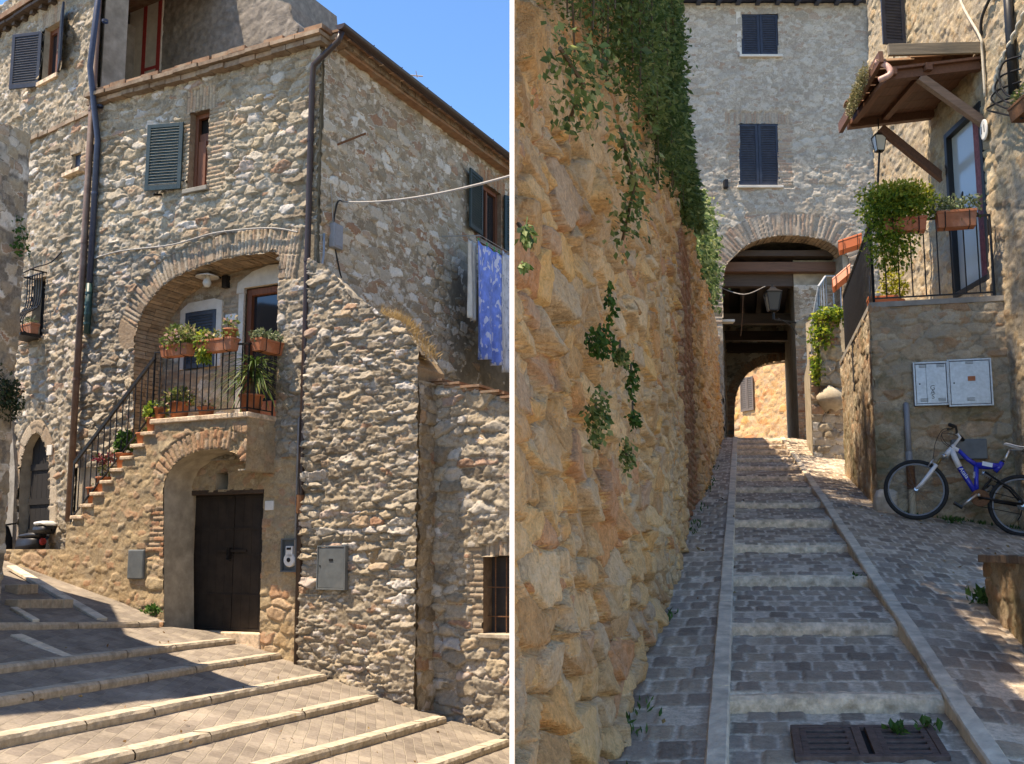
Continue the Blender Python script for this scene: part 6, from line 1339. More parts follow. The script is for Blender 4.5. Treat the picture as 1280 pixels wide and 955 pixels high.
def text(body, size, P, ux, uy, mat, parent=None, ext=.002, name='lettering', align='CENTER'):
    cu = bpy.data.curves.new(name, 'FONT'); cu.body = body; cu.size = size; cu.extrude = ext; cu.align_x = align; cu.align_y = 'CENTER'; cu.resolution_u = 3
    ux = Vector([float(v) for v in ux]).normalized(); uy = Vector([float(v) for v in uy]).normalized(); uz = ux.cross(uy)
    mw = Matrix(((ux.x, uy.x, uz.x, P[0]), (ux.y, uy.y, uz.y, P[1]), (ux.z, uy.z, uz.z, P[2]), (0, 0, 0, 1)))
    tmp = bpy.data.objects.new(name, cu); me = bpy.data.meshes.new_from_object(tmp); bpy.data.objects.remove(tmp); o = bpy.data.objects.new(name, me); C.objects.link(o); me.materials.clear(); me.materials.append(mat)
    if parent: o.parent = parent; mw = Matrix.Translation(-base_of(parent)) @ mw
    o.matrix_local = mw; return o
ct, s0, s1, z0, z1 = cab((1143, 508), (1184, 452), 'left galvanised meter cabinet with raised letters in the terrace wall', True, [(.28, .88), (.78, .88), (.28, .1), (.78, .1)])
m_ = MB(); m_.fbox(T, s0 + (s1 - s0) * .36, s0 + (s1 - s0) * .37, z0 + .03, z1 - .03, .095, .099); m_.build('seam', M['greymetal'], ct)
for k, ch in enumerate('GAS'): text(ch, .075, T.P(s0 + (s1 - s0) * .53, z0 + (z1 - z0) * (.40 - .10 * k), .097), T.u, (0, 0, 1), M['greymetal'], ct)
ct, s0, s1, z0, z1 = cab((1186, 509), (1238, 448), 'wider plain galvanised meter cabinet beside the lettered one', False, [(.5, .9), (.5, .12)])
# grey pipe, grey board, wooden post
p = T.px(1133, 505, .08); p1 = T.px(1132, 577, .08); tag(MB().tube([T.P(p[0], p[1] + .0, .02), T.P(p[0], p[1], .07), T.P(p[0], p1[1], .07)], .032, 12).lathe([(.038, -.05), (.038, .05)], T.P(p[0], p1[1] + .06, .07), 12).build('riser_pipe', M['greypipe'], None, T.P(p[0], p1[1], .07), sm=True), 'grey riser pipe on the terrace front above the bicycle wheel', 'pipe')
p = T.px(1141, 640, .10); p1 = T.px(1141, 585, .10); tt_ = thing('wooden_post', 'short wooden post with a rusty cap behind the front bicycle wheel', 'post', T.P(p[0], p[1] - .12, .10))
MB().lathe([(.035, 0), (.035, .36), (.03, .37)], T.P(p[0], p[1] - .12, .10), 12).build('shaft', simple('pale_wood', (.5, .42, .3), .8), tt_); MB().lathe([(.045, .37), (.045, .62), (.0, .63)], T.P(p[0], p[1] - .12, .10), 12).build('cap', M['rust'], tt_)
a, b = T.px(1189, 575, .06), T.px(1232, 549, .06); tag(MB().fbox(T, a[0], b[0], a[1], b[1], .05, .13).build('grey_board', M['greymetal'], None, T.P((a[0] + b[0]) / 2, a[1], .09), bevel=.01), 'plain dark grey box on the terrace wall behind the bicycle frame', 'box')
# canopy above the door
cn = thing('door_canopy', 'brown wooden door canopy with tiled edge and two diagonal braces', 'canopy', (5.4, 12.6, 5.4))
cy0, cy1 = 11.2, 12.72; xo, xw = 4.36, 5.46; zw, zo = 5.66, 5.52
mb = MB(); nb_ = 6
for k in range(nb_): 
    y0 = cy0 + (cy1 - cy0) * k / nb_; mb.hexa([(xo, y0, zo), (xw, y0, zw), (xw, y0 + (cy1 - cy0) / nb_ - .008, zw), (xo, y0 + (cy1 - cy0) / nb_ - .008, zo), (xo, y0, zo + .03), (xw, y0, zw + .03), (xw, y0 + (cy1 - cy0) / nb_ - .008, zw + .03), (xo, y0 + (cy1 - cy0) / nb_ - .008, zo + .03)])
mb.build('ceiling_board', M['wood'], cn)
mb = MB(); dzx = (zw - zo) / (xw - xo); zx = lambda x: zo + (x - xo) * dzx
for y in (cy0 + .10, cy1 - .08): mb.bar((xo - .02, y, zx(xo) - .05), (xw, y, zx(xw) - .05), .09, .10)
for x in (xo + .04, xo + .45): mb.bar((x, cy0 - .02, zx(x) - .02), (x, cy1 + .02, zx(x) - .02), .08, .085)
mb.build('rafter', M['wood'], cn)
mb = MB(); mb.bar((xo - .02, cy0 - .03, 5.74), (xw + .02, cy0 - .03, 5.77), .045, .14); mb.build('fascia_plank', M['woodgrey'], cn, bevel=.006)
mb = MB(); mb.bar((xo - .09, cy0, zo + .16), (xo - .09, cy1, zo - .06), .05, .14); mb.bar((xo - .03, cy1 + .03, zo + .04), (xw, cy1 + .03, zw + .05), .03, .12); mb.build('outer_fascia', M['wood'], cn)
mb = MB()
for k in range(6):
    y = cy0 + .12 + k * .215
    for j in range(3):
        x = xo - .12 + j * .38; mb.sheet([[(xx_, y + .10 * math.cos(a), zx(xx_) + .10 + .055 * math.sin(a) + .03 * (x_ == 0)) for a in np.linspace(0, math.pi, 7)] for x_, xx_ in ((0, x), (1, x + .42))], rnd.random())
o = mb.build('tile', M['tile'], cn); o.modifiers.new('solid', 'SOLIDIFY').thickness = .014
mb = MB(); mb.bar((4.74, 11.3, 5.47), (xw + .01, 11.3, 4.90), .085, .10); mb.build('brace', M['woodbrace'], cn, bevel=.006)
mb = MB(); mb.bar((4.70, 12.48, 5.36), (xw + .01, 12.48, 4.68), .085, .10); mb.build('brace', M['wood'], cn, bevel=.006)
link('moss', leafmesh('moss', np.concatenate([blob((xo - .16, cy0 + .35 + .07 * k, zo + .12 - .025 * k), (.06, .09, .13), 160) for k in range(9)]), .035, rng, np.array([-.3, 0, .5]), droop=0, spread=.8, aspect=.5), M['moss'], cn)
mb = MB(); mb.tube(smooth([(xo - .10, cy0 + .12, zo + .16), (xo - .02, cy0 + .02, zo + .05), (xo - .0, cy0 - .01, zo - .06), (xo - .12, cy0 + .02, zo - .12)], 5), .035, 10); tag(mb.build('pipe_elbow', simple('pink_plastic', (.55, .33, .27), .5), None, (xo, cy0, zo), sm=True), 'pinkish plastic pipe elbow at the outer corner of the canopy', 'pipe')
lq = at(1099, 178, 12.55); l2 = thing('hanging_lantern', 'small lantern with frosted glass under the outer corner of the wooden canopy', 'lantern', lq); lantern(lq, .145, .28, l2); MB().tube([lq + np.array([0, 0, .18]), lq + np.array([0, 0, .32])], .008, 6).build('hook', M['iron'], l2)
q = [lq + np.array([0, 0, -.1]), lq + np.array([-.02, .0, -.3]), lq + np.array([-.05, 0, -.62])]; tag(MB().tube(q, .014, 6).build('lamp_rod', M['iron'], None, q[0]), 'short black rod below the small canopy lantern', 'rod')
# house number
hn = H.P(3.2, 4.79, .07); nt = thing('house_number', 'white oval house number 11 right of the canopy brace', 'house number', hn)
m_ = MB(); m_.lathe([(0, .02), (.075, .02), (.085, .012), (.085, 0)], hn, 24, axis=((0, -1, 0), (0, 0, 1.45), (-1, 0, 0))); m_.build('plate', M['white'], nt, sm=False); text('11', .13, hn + np.array([-.022, 0, 0]), (0, -1, 0), (0, 0, 1), M['bluepipe'], nt)
# cords over the canopy end
q = [H.P(3.9, 7.4, .09), H.P(3.5, 6.5, .10), (xw - .06, cy0 - .05, zw + .24), (xw - .05, cy0 - .06, zw + .05), (xw - .05, cy0 - .06, zw - .5)]; tag(MB().tube(smooth(q, 6), .016, 7).build('hanging_rope', M['rope'], None, q[-1], sm=True), 'pale cord looped over the near end of the canopy', 'cord')
q = [H.P(*H.px(1246, -20, .09), .09), H.P(*H.px(1228, 20, .09), .09), (xw - .03, cy0 - .02, 5.92)]; tag(MB().tube(smooth(q, 6), .018, 7).build('wall_cable', M['blackcable'], None, q[-1], sm=True), 'dark cable slanting down the golden wall to the canopy', 'cable')
# black pipe, chain and curled bracket at the right edge
pe = at(1261, 0, 11.2); 
tag(MB().tube([H.P(*H.px(1258, -40, .10), .10), H.P(*H.px(1262, 30, .10), .10), H.P(*H.px(1267, 118, .10), .10)], .05, 10).build('black_pipe', M['black'], None, (5.4, 11, 5), sm=True), 'black vertical pipe at the upper right edge of the golden wall', 'pipe')
ib = thing('iron_bracket', 'curled black iron bracket with a coil of cord at the upper right edge', 'bracket', H.P(*H.px(1270, 140, .1), .1))
mb = MB()
def hp(x, y, o): return H.P(*H.px(x, y, o), o)
for k in range(4):
    q = [hp(1276, 70 + 16 * k, .10), hp(1255 - 3 * k, 78 + 17 * k, .16), hp(1249 - 5 * k, 98 + 13 * k, .2), hp(1258 - 2 * k, 118 + 8 * k, .2), hp(1278, 124 + 8 * k, .24)]; mb.tube(smooth(q, 6), .011, 6)
mb.build('curl', M['iron'], ib, sm=True)
mb = MB(); tw = smooth([hp(1284, 10, .12), hp(1264, 52, .12), hp(1248, 88, .14), hp(1241, 128, .14)], 16)
for ph in (0, math.pi): mb.tube([np.array(p) + .018 * np.array([math.cos(i * .7 + ph), math.sin(i * .7 + ph), 0]) for i, p in enumerate(tw)], .017, 6)
mb.build('cord_coil', M['rope'], ib, sm=True)
p = hp(1281, 132, .2); trough('flower_box', 'small brown wall box with pale flowers at the upper right edge', p - np.array([0, 0, .12]), (0, 1, 0), .34, .2, .16, [('mixed', 220, .045, (-1, 1), (.10, .1, .09), .06, 0)], mat='rust', holder=False)
# planters on the terrace railing
zr_ = ZT_ + .98
a = T.px(1194, 262, .1)[0]; trough('flower_box', 'terracotta flower box hung on the terrace railing before the glazed door', T.P(a, zr_ - .17, .10), T.u, .42, .2, .19, [('succ', 420, .05, (-1.1, 1.1), (.10, .12, .11), .08, .2), ('weed', 60, .05, (-1, 1), (.1, .12, .12), 0, .8)])
a = T.px(1138, 282, .1)[0]; b1 = trough('flower_box', 'orange flower box hidden under a bright yellow green bush on the terrace railing', T.P(a - .06, zr_ - .18, .10), T.u, .46, .2, .16, [('lush', 3400, .05, (-1.3, .7), (.26, .24, .23), .16, .1), ('yellow', 1500, .05, (-1.3, .5), (.25, .24, .14), .30, -.1), ('lush', 2200, .05, (-1.3, -.1), (.2, .18, .42), -.18, .5)], mat='terra2')
plant('potted_shrub', 'orange pot with a yellow leaved shrub standing on the terrace floor', 'plant pot', np.array([4.62, 12.1, ZT_ + .03]), .12, .2, [('yellow', 420, .055, (.16, .16, .24), .16, 0)])
trough('flower_box', 'empty orange planter standing on the terrace floor', np.array([4.42, 11.95, ZT_ + .03]), T.u, .34, .22, .20, [('mixed', 10, .04, (-1, 1), (.04, .04, .03), .0, 0)], mat='terra2', holder=False)
for k, (px_, py_, Y, lab, tl_) in enumerate([(1063, 296, 15.0, 'tilted orange planter on the side railing, upper of two', .25), (1052, 338, 15.6, 'steeply tilted orange planter on the side railing, lower of two', .5)]):
    c = at(px_, py_ + 16, Y); trough('flower_box', lab, c, (.9, -.25, .25 if k == 0 else .75), .36, .2, .17, [('mixed', 12, .04, (-1, 1), (.05, .05, .03), 0, 0)], mat='terra2', tilt=tl_)
# far stair block with ivy, pillar, railing
sbk = thing('stair_block', 'dark stone stair block with a corbelled ivy covered pillar beyond the terrace', 'staircase', (5.3, 17.2, 1.5))
SB = Frame((at(1013, 500, 17.6)[0], 17.6), (1, .1), (.1, -1)); 
wall('front_wall', SB, (0, 1.6), (1.2, at(1030, 440, 17.6)[2]), .022, M['dark'], sbk, seed=171, stone=(.3, .13), relief=.06, mort=.35, rough=.014)
mb = MB(); q0 = SB.P(.02, 0, -.03); q1 = SB.P(2.4, 0, -.03); dd_ = np.array([.62, 2.5, 0]); mb.prism([q0, q1, q1 + dd_, q0 + dd_], np.array([0, 0, 1.2]), np.array([0, 0, at(1030, 440, 17.6)[2] - .02])); q0 = SB.P(.75, 0, -.8); mb.prism([q0, q1, q1 + dd_, q0 + dd_], np.array([0, 0, 3.]), np.array([0, 0, 4.3])); mb.build('core', M['render'], sbk)
pil0, pil1 = SB.px(1030, 530, .25)[0], SB.px(1058, 530, .25)[0]
PS = Frame(SB.P(pil0, 0, .12), SB.u, SB.n); wall('pillar', PS, (0, pil1 - pil0), (at(1030, 480, 17.5)[2], at(1030, 395, 17.5)[2]), .016, M['H'], sbk, seed=173, stone=(.24, .22), relief=.08, mort=.3, rows=[(-.1, .35, at(1030, 432, 17.5)[2], at(1030, 395, 17.5)[2], .24, .07, False)])
mb = MB(); mb.fbox(PS, 0, pil1 - pil0, at(1030, 482, 17.5)[2], at(1030, 396, 17.5)[2], -.5, -.01); mb.build('pillar_core', M['render'], sbk)
rows = []; c = PS.P((pil1 - pil0) / 2, at(1040, 497, 17.4)[2], .02)
m_ = MB()
for j in range(9):
    t = j / 8; r_ = []
    for i in range(15):
        a = 2 * math.pi * i / 14; rr0 = math.sin(math.pi * min(max(t, .03), .97)) ** .5; r_.append(c + np.array([.24 * rr0 * math.cos(a) * (1 + .12 * math.sin(3 * a + j)), .26 * rr0 * math.sin(a), -.22 + .42 * t + .03 * math.sin(2 * a)]))
    rows.append(r_)
m_.sheet(rows); m_.build('corbel_stone', M['render'], sbk, sm=True)
zs0 = at(1030, 438, 17.6)[2]
railing('stair_railing', [SB.P(.05, at(1012, 470, 17.6)[2], .02), SB.P(.22, zs0 + .3, .02), SB.P(.45, zs0 + .55, -.2), SB.P(1.3, zs0 + .6, -.3)], .85, .14, sbk, M['zinc'])
iv_c = [blob(SB.P(.18, at(1022, 420, 17.5)[2], .15), (.22, .2, .30), 330), blob(SB.P(.38, at(1040, 395, 17.5)[2], .2), (.40, .2, .16), 420), blob(SB.P(.10, at(1015, 460, 17.5)[2], .12), (.12, .12, .34), 200), blob(SB.P(.62, at(1055, 395, 17.5)[2], .22), (.25, .2, .17), 200)]
hang('climbing_plant', 'bright climbing plant draped over the pillar and stair railing beyond the terrace', 'plant', np.concatenate(iv_c), .085, 'lush', (-.2, -.5, .1), stems=[[SB.P(.1, at(1015, 500, 17.5)[2], .1), SB.P(.2, zs0, .15), SB.P(.4, zs0 + .4, .18)]], droop=.4)
# ---------------------------------------------------- low brick topped wall in the foreground right
lwA = onR(1241, 767); LWz = (690 - 697) / -1282 * 0
LW = Frame((lwA[0], lwA[1]), (-.225, -1), (-1, .225)); zt_l = at(1234, 703, lwA[1])[2]
lo = thing('low_wall', 'low mossy stone wall with brick top slab in the right foreground', 'wall', (lwA[0] + .4, lwA[1] - 1, lwA[2]))
wall('side_face', LW, (-.02, 2.6), (-1.6, zt_l), .011, M['T'], lo, seed=181, stone=(.30, .16), relief=.035, mort=.6, rough=.012)
LE = Frame(LW.P(0, 0, 0), (1, .1), (-.1, 1)); 
mb = MB(); mb.fbox(LW, 0.01, 2.6, -1.6, zt_l - .005, -.55, -.005); mb.build('core', M['greyrender'], lo)
mb = MB(); s = -.06; rnd = random.Random(6)
while s < 2.6:
    o = .06
    for k in range(3): mb.fbox(LW, s, s + .255, zt_l, zt_l + .05 + rnd.uniform(-.004, .004), o - .20, o, rnd.random()); o -= .208
    s += .262
mb.build('brick_slab', M['brickb'], lo, bevel=.006)
# foreground objects: grate, loose stones, weeds
gc = [onR(988, 917), onR(1165, 917)]; gy1 = gc[0][1]; gy0 = gy1 - .42; gx0, gx1 = gc[0][0], gc[1][0]; 
gtt = thing('drain_grate', 'rusty brown cast iron drain grate with slots set in the ramp paving', 'grate', ((gx0 + gx1) / 2, (gy0 + gy1) / 2, gR((gx0 + gx1) / 2, gy1)))
gzf = lambda y: gR((gx0 + gx1) / 2, y) + .018
mb = MB()
shx = lambda x, y: x - .2255 * (gy1 - y)
def gbar(x0, x1, y0, y1, h=.02): mb.hexa([(shx(x, y), y, gzf(y) + z) for z in (-.02, h) for x, y in ((x0, y0), (x1, y0), (x1, y1), (x0, y1))])
xm = (gx0 + gx1) / 2; ws_ = .028
gbar(gx0, gx1, gy1 - ws_, gy1); gbar(gx0, gx1, gy0, gy0 + ws_); gbar(gx0, gx0 + .035, gy0 + ws_, gy1 - ws_); gbar(gx1 - .035, gx1, gy0 + ws_, gy1 - ws_); gbar(xm - .05, xm - .012, gy0 + ws_, gy1 - ws_); gbar(xm + .012, xm + .05, gy0 + ws_, gy1 - ws_)
y = gy1 - ws_ - .003
while y > gy0 + .05:
    for xa, xb in ((gx0 + .035, xm - .05), (xm + .05, gx1 - .035)):
        gbar(xa, xb, y - .036, y, .016); gbar(xa, xa + .03, y - .075, y - .036, .016); gbar(xb - .03, xb, y - .075, y - .036, .016)
    y -= .075
mb.build('frame', M['grate'], gtt, bevel=.003)
mb = MB(); mb.add([(shx(x, y), y, gzf(y) + .001) for x, y in ((gx0, gy0), (gx1, gy0), (gx1, gy1), (gx0, gy1))], [(0, 1, 2, 3)]); mb.build('slot_shade', M['hole'], gtt)  # near-black sheet laid on the paving stands in for shade in the slots
def rock(name, label, c, r, seed, cat='stone'):
    c = np.array(c, float); rows = []; rr0 = random.Random(seed)
    for j in range(11):
        t = math.pi * j / 10; r_ = []
        for i in range(19):
            a = 2 * math.pi * (i % 18) / 18; d = np.array([math.sin(t) * math.cos(a), math.sin(t) * math.sin(a), math.cos(t)]); q = 1 + .5 * float(fbm(np.array([d[0] * 1.3 + seed]), np.array([d[1] * 1.3 + d[2] * 1.7]), seed, 3)[0]); e = np.sign(d) * np.abs(d) ** .75
            r_.append(c + e * q * np.array(r))
        rows.append(r_)
    return tag(MB().sheet(rows).build(name, M['rock'], None, c - np.array([0, 0, r[2]]), sm=False), label, cat)
c = onR(823, 748); rock('loose_stone', 'pale loose stone lying on the cobbles by the garden wall', c + np.array([0, 0, .05]), (.075, .07, .065), 3)
c = onR(1226, 742); rock('loose_stone', 'grey stone lying at the foot of the low brick topped wall', c + np.array([0, 0, .04]), (.10, .08, .055), 9)
c = onR(1228, 758); weed('weed_tuft', 'leafy green weed at the corner of the low brick topped wall', c, .085, 70, .06, h=.07)
for px_, py_, n, lab in ((1128, 926, 26, 'small weed sprouting through the slots of the drain grate'), (1162, 920, 14, 'tiny weed at the corner of the drain grate'), (1069, 731, 14, 'tiny weed against the fourth ramp step'), (1190, 655, 60, 'low weed under the bicycle crank at the terrace foot'), (1108, 640, 30, 'small weed at the terrace corner stone')):
    c = onR(px_, py_); weed('weed_tuft', lab, c + np.array([0, 0, .02]), .05 + n * .001, n, .045, h=.03)
c = onR(1103, 641); rock('corner_stone', 'rough corner stone at the foot of the terrace left of the bicycle', c + np.array([.06, .05, .10]), (.13, .11, .17), 14)
c = onR(1268, 664); c[1] += .25; rock('red_ball', 'small reddish stone behind the rear bicycle wheel', c + np.array([0, .05, .1]), (.09, .09, .1), 5)
bpy.data.objects[-1] if False else None

# small litter and joint growth nobody would count
lv = []
for k in range(46):
    x, y = rng.uniform(-4.2, -.1), rng.uniform(7.2, 12.6); lv.append([x, y, gz(x, y) + .035])
for k in range(60):
    y = rng.uniform(4.2, 12); x = rng.choice([float(-.62 + .234 * y + rng.uniform(.12, .5)), rng.uniform(float(kR(y)) + .1, float(kR(y)) + 1.6)]); lv.append([x, y, gR(x, y) + .02])
o = link('fallen_leaves', leafmesh('fallen_leaves', lv, .045, rng, np.array([0, 0, .1]), droop=0, spread=.8, aspect=.6), M['litter'], None, (0, 8, -1)); tag(o, kind='stuff')
gp = []
for k in range(520):
    y = 3.6 + 12 * rng.random() ** 1.6; x = -.62 + .234 * y + .07 + rng.normal() * .035
    if float(fbm(np.array([y * 1.9]), np.array([.7]), 12, 2)[0]) > .02: gp.append([x, y, gR(x, y) + .01])
for k in range(160):
    t_ = rng.random(); p = T.P(Lt * t_, 0, .07 + rng.normal() * .025); gp.append([p[0], p[1], gR(p[0], p[1]) + .01])
o = link('joint_grass', leafmesh('joint_grass', gp, .05, rng, np.array([.1, -.1, .9]), droop=-.4, spread=.6, aspect=.28), M['weed'], None, (1, 6, 0)); tag(o, kind='stuff')
# ---------------------------------------------------- bicycle
fa = at(1145, 612, 10.9); ra = at(1277.6, 632, 10.57)
gx = (ra - fa); WB = float(np.linalg.norm(gx)); e1 = gx / WB; upv = np.array([0, 0, 1.]); e3 = np.cross(e1, upv); e3 /= np.linalg.norm(e3); e2 = np.cross(e3, e1)   # e3 towards the viewer
lean = R(7); e2l = e2 * math.cos(lean) - e3 * math.sin(lean); e3l = e3 * math.cos(lean) + e2 * math.sin(lean)
RW = .325
bk = thing('mountain_bike', 'blue and white mountain bicycle with full suspension leaning on the terrace wall', 'bicycle', fa - e2l * RW)
ZA, ZB = np.array([265., 560.]), np.array([1060., 670.]); ez = (ZB - ZA) / np.linalg.norm(ZB - ZA); kx = WB / np.linalg.norm(ZB - ZA); kz = RW / 232.
def BP(zx_, zy_, y=0.):
    """zoomed photograph coordinates -> bicycle side plane"""
    t = (zx_ - ZA[0]) / ez[0]; dy = ZA[1] + t * ez[1] - zy_
    return fa + e1 * (t * kx) + e2l * (dy * kz) + e3l * y
axw = (e1, e2l, e3l)
def wheel(c, name):
    m_ = MB(); m_.lathe([(RW - .022 + .022 * math.cos(a), .022 * math.sin(a)) for a in np.linspace(0, 2 * math.pi, 11)], c, 48, axis=axw); w_ = m_.build(name, M['rubber'], bk, sm=True)
    m_ = MB(); m_.lathe([(RW - .042, -.011), (RW - .058, -.010), (RW - .058, .010), (RW - .042, .011), (RW - .042, -.011)], c, 48, axis=axw); m_.build('rim', M['rimgrey'], w_)
    m_ = MB()
    for k in range(28):
        a = 2 * math.pi * k / 28; h = a + .5 * (1 if k % 2 else -1); s = .03 if k % 4 < 2 else -.03
        m_.tube([c + (e1 * math.cos(h) + e2l * math.sin(h)) * .022 + e3l * s, c + (e1 * math.cos(a) + e2l * math.sin(a)) * (RW - .066)], .0011, 4)
    m_.build('spoke', M['greymetal'], w_); m_ = MB(); m_.lathe([(0, -.045), (.02, -.045), (.025, -.03), (.015, -.02), (.015, .02), (.025, .03), (.02, .045), (0, .045)], c, 12, axis=axw); m_.build('hub', M['chrome'], w_); return w_
wheel(fa, 'front_wheel'); rw_ = wheel(ra, 'rear_wheel')
mb = MB(); mb.lathe([(.03, .032), (.055, .034), (.055, .05), (.04, .056), (.03, .06)], ra, 20, axis=axw); mb.build('cassette', M['greymetal'], rw_)
def tb(pts, r, y=0.): return [BP(a, b, y) for a, b in pts], r
mb = MB()
mb.tube([BP(545, 250), BP(620, 318), BP(700, 372)], [.020, .024, .026], 12); mb.tube([BP(570, 385), BP(640, 480), BP(722, 592)], [.030, .028, .026], 12); mb.tube([BP(692, 372), BP(706, 480), BP(722, 592)], [.026, .022, .024], 12)
mb.tube([BP(690, 368), BP(780, 372), BP(862, 372)], [.034, .038, .030], 12); mb.tube([BP(835, 415), BP(860, 380), BP(880, 345)], [.026, .028, .026], 12)
mb.lathe([(.035, -.04), (.035, .04)], BP(728, 592), 16, axis=axw); mb.build('frame', M['bikeblue'], bk, sm=True)
mb = MB(); mb.tube([BP(507, 215), BP(475, 262), BP(448, 300)], [.024, .028, .026], 12); mb.tube([BP(490, 240), BP(530, 320), BP(570, 385)], [.030, .031, .030], 12); mb.tube([BP(500, 230), BP(530, 245), BP(548, 253)], [.022, .021, .020], 12); mb.build('head_tube', M['bikewhite'], bk, sm=True)
mb = MB(); mb.obox(BP(770, 365, .038), e1 * .05 - e2l * .004, e2l * .022, e3l * .002); mb.build('decal', M['bikewhite'], bk)
ux_ = BP(650, 470) - BP(560, 365); text('Atala', .062, BP(606, 432, .033), ux_, np.cross(e3l, ux_), M['bikewhite'], bk, ext=.0008)
ux_ = BP(676, 405) - BP(684, 478); text('Atala', .034, BP(683, 445, .026), ux_, np.cross(e3l, ux_), M['bikewhite'], bk, ext=.0008)
# fork
for y in (.055, -.055):
    m_ = MB(); m_.tube([BP(420, 320, y), BP(385, 385, y)], .014, 10); m_.build('fork_stanchion', M['brass'], bk, sm=True)
    m_ = MB(); m_.tube([BP(392, 372, y), BP(350, 440, y), BP(300, 520, y), BP(262, 558, y)], [.021, .022, .019, .014], 10); m_.build('fork_leg', M['bikewhite'], bk, sm=True)
mb = MB(); mb.bar(BP(440, 305, -.075), BP(440, 305, .075), .045, .035); mb.tube([BP(447, 300), BP(438, 315)], .022, 10); mb.tube([BP(385, 378, -.06), BP(352, 345, -.03), BP(352, 345, .03), BP(385, 378, .06)], .012, 8); mb.tube([BP(330, 385, .045), BP(365, 330, .05)], .008, 6); mb.tube([BP(330, 385, -.045), BP(365, 330, -.05)], .008, 6); mb.build('fork_crown', M['chrome'], bk, sm=True)
mb = MB(); mb.tube([BP(507, 213), BP(545, 150), BP(512, 118)], [.016, .015, .017], 10); mb.build('stem', M['bikewhite'], bk, sm=True)
mb = MB(); mb.tube([BP(455, 102, .29), BP(490, 96, .2), BP(512, 116, .06), BP(512, 116, -.06), BP(545, 105, -.2), BP(585, 118, -.29)], .0125, 8); hb = mb.build('handlebar', M['black'], bk, sm=True)
mb = MB(); mb.tube([BP(440, 104, .31), BP(480, 96, .2)], .019, 10); mb.tube([BP(585, 120, -.31), BP(550, 108, -.2)], .019, 10); mb.build('grip', M['rubber'], hb, sm=True)
mb = MB(); mb.tube([BP(500, 92, .17), BP(455, 118, .20), BP(430, 130, .26)], .007, 6); mb.tube([BP(530, 95, -.17), BP(560, 125, -.2), BP(575, 135, -.26)], .007, 6); mb.build('brake_lever', M['black'], hb)
mb = MB()
mb.tube(smooth([BP(470, 108, .16), BP(400, 110, .12), BP(362, 200, .06), BP(362, 290, .03), BP(358, 340, .03)], 6), .0035, 5); mb.tube(smooth([BP(480, 112, .14), BP(400, 130, .1), BP(430, 190, .05), BP(495, 235, .03)], 6), .0035, 5); mb.tube(smooth([BP(540, 110, -.14), BP(420, 100, -.1), BP(410, 170, -.04), BP(500, 240, -.03)], 6), .0035, 5); mb.build('brake_cable', M['black'], bk)
mb = MB(); mb.tube([BP(885, 345), BP(925, 245)], .0135, 10); mb.build('seat_post', M['chrome'], bk, sm=True); mb = MB(); mb.tube([BP(872, 352), BP(886, 330)], .02, 10); mb.build('seat_clamp', M['black'], bk)
rows = []
for xx, yy, w_, h_ in ((875, 202, .012, 14), (890, 200, .022, 24), (930, 212, .026, 30), (980, 228, .042, 32), (1020, 236, .066, 34), (1060, 240, .072, 34), (1085, 248, .06, 24)):
    rows.append([BP(xx, yy - h_ * (.35 * math.sin(a)) + (h_ * .25 if math.sin(a) < 0 else 0), w_ * math.cos(a)) for a in np.linspace(0, 2 * math.pi, 13)])
sd = MB().sheet(rows).build('saddle', M['bikewhite'], bk, sm=True)
mb = MB(); mb.sheet([[BP(xx, yy + h_ * .3 + (h_ * .25) * (1 - abs(math.cos(a))), w_ * 1.01 * math.cos(a)) for a in np.linspace(0, math.pi, 9)] for xx, yy, w_, h_ in ((985, 232, .042, 30), (1020, 240, .066, 34), (1060, 244, .072, 34), (1085, 250, .06, 24))]); mb.build('saddle_edge', M['black'], sd)
mb = MB(); mb.tube([BP(925, 246, .02), BP(1010, 254, .022)], .004, 5); mb.tube([BP(925, 246, -.02), BP(1010, 254, -.022)], .004, 5); mb.build('saddle_rail', M['chrome'], sd)
mb = MB()
for y in (.055, -.055):
    mb.tube([BP(735, 618, y * .5), BP(800, 628, y), BP(1060, 668, y)], .012, 8); mb.tube([BP(760, 420, y * .4), BP(880, 500, y * .8), BP(960, 545, y), BP(1050, 640, y), BP(1060, 668, y)], .011, 8)
mb.tube([BP(820, 470), BP(780, 520), BP(745, 590)], .014, 8); mb.build('swingarm', M['iron'], bk, sm=True)
pts_ = [np.array(BP(748 + 105 * t, 425 + 55 * t)) for t in np.linspace(0, 1, 40)]; d = BP(853, 480) - BP(748, 425); d /= np.linalg.norm(d); a_ = np.cross(d, e3l)
mb = MB(); mb.tube([p + .022 * (a_ * math.cos(i * 1.1) + e3l * math.sin(i * 1.1)) for i, p in enumerate(pts_)], .005, 5); mb.tube([BP(740, 420), BP(862, 485)], .012, 8); mb.build('shock', M['chrome'], bk)
ck = BP(735, 608, .045)
mb = MB(); mb.lathe([(.03, -.004), (.088, -.003), (.092, 0), (.088, .003), (.03, .004)], BP(748, 622, .04), 32, axis=axw); mb.lathe([(.02, -.012), (.068, -.010), (.068, -.006), (.02, -.006)], BP(748, 622, .04), 24, axis=axw); cr = mb.build('chainring', M['rust'], bk)
mb = MB(); mb.tube([BP(722, 600, .06), BP(615, 690, .07)], [.017, .012], 8); mb.tube([BP(735, 600, -.06), BP(830, 520, -.07)], [.015, .012], 8); mb.tube([BP(735, 602, -.06), BP(735, 602, .06)], .016, 8); cc = mb.build('crank', M['chrome'], bk, sm=True)
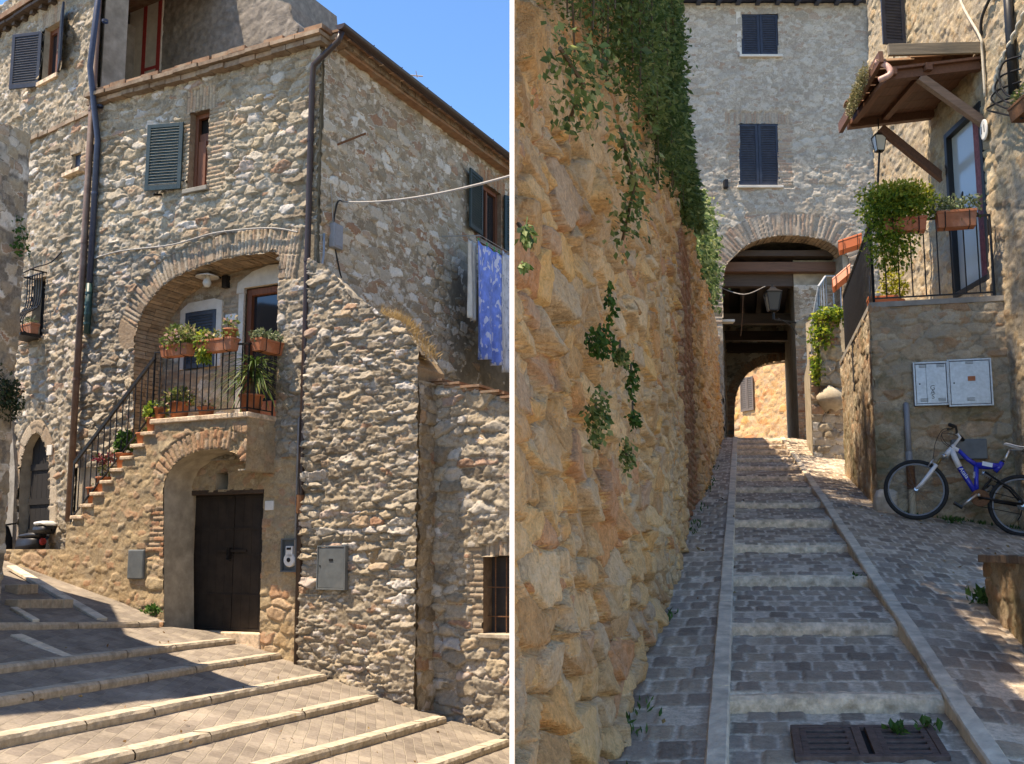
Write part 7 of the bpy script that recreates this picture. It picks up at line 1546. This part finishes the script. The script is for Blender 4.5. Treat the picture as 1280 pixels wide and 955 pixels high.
mb = MB(); mb.obox(BP(590, 690, .12), e1 * .045 - e2l * .02, e2l * .010 + e1 * .004, e3l * .045); mb.obox(BP(835, 515, -.12), e1 * .045, e2l * .010, e3l * .045); mb.build('pedal', M['black'], cc, bevel=.003)
mb = MB(); c1_, c2_ = BP(748, 622, .04), ra + e3l * .045
for sg in (1, -1): mb.tube([c1_ + e2l * .088 * sg, c2_ + e2l * .05 * sg - e2l * (.05 if sg < 0 else 0)], .004, 4)
mb.tube([c2_ - e2l * .05, c2_ - e2l * .12 - e1 * .01, c2_ - e2l * .17 - e1 * .03], .006, 5); mb.build('chain', M['iron'], bk)
# ---------------------------------------------------- light, sky, camera
EL = R(66); az = np.array([-.97, -.22]); az /= np.linalg.norm(az); Sd = Vector((az[0] * math.cos(EL), az[1] * math.cos(EL), math.sin(EL)))
sun = bpy.data.lights.new('sun', 'SUN'); sun.energy = 4.1; sun.angle = R(.53); sun.color = (1., .95, .87); so = bpy.data.objects.new('sun', sun); C.objects.link(so); so.rotation_euler = Sd.to_track_quat('Z', 'Y').to_euler(); so.location = (-20, 0, 30)
w = bpy.data.worlds.new('World'); bpy.context.scene.world = w; w.use_nodes = True; t = w.node_tree; t.nodes.clear()
sk = t.nodes.new('ShaderNodeTexSky'); sk.sky_type = 'NISHITA'; sk.sun_disc = False; sk.sun_elevation = EL; sk.sun_rotation = math.atan2(az[0], az[1]); sk.altitude = 2600; sk.air_density = 1.0; sk.dust_density = .0; sk.ozone_density = 6.
bg = t.nodes.new('ShaderNodeBackground'); bg.inputs[1].default_value = .175; ow_ = t.nodes.new('ShaderNodeOutputWorld'); hs_ = t.nodes.new('ShaderNodeHueSaturation'); hs_.inputs['Saturation'].default_value = 1.14; t.links.new(sk.outputs[0], hs_.inputs['Color']); t.links.new(hs_.outputs[0], bg.inputs[0]); t.links.new(bg.outputs[0], ow_.inputs[0])
cam = bpy.data.cameras.new('camera'); co_ = bpy.data.objects.new('camera', cam); C.objects.link(co_); co_.rotation_euler = (math.pi / 2 + math.atan(TP), 0, 0); cam.sensor_width = 36; cam.lens = 36 * FL / 1280; cam.shift_y = (CY - 477.5) / 1280; cam.clip_start = .05; cam.clip_end = 500
scn = bpy.context.scene; scn.camera = co_
scn.view_settings.view_transform = 'Standard'; scn.view_settings.look = 'None'; scn.view_settings.exposure = 1.2; scn.view_settings.use_white_balance = True; scn.view_settings.white_balance_temperature = 8200; scn.view_settings.white_balance_tint = 14; scn.view_settings.gamma = 1.
scn.cycles.max_bounces = 8; scn.cycles.diffuse_bounces = 4; scn.cycles.caustics_reflective = False; scn.cycles.caustics_refractive = False

GROUPS = {'potted_plant': 'potted plants of the house stairs', 'flower_box': 'terracotta flower boxes', 'wall_weed': 'weeds growing from the garden wall', 'weed_tuft': 'weeds between the paving stones', 'rain_pipe': 'rain pipes where two houses meet', 'meter_cabinet': 'meter cabinets in the terrace wall', 'vine_strand': 'strands of the hanging vine', 'wall_shrub': 'shrubs growing from walls', 'loose_stone': 'loose stones on the paving', 'potted_succulent': 'potted succulents'}
for o in bpy.context.scene.objects:
    k = o.name.split('.')[0]
    if o.parent is None and k in GROUPS: o['group'] = GROUPS[k]
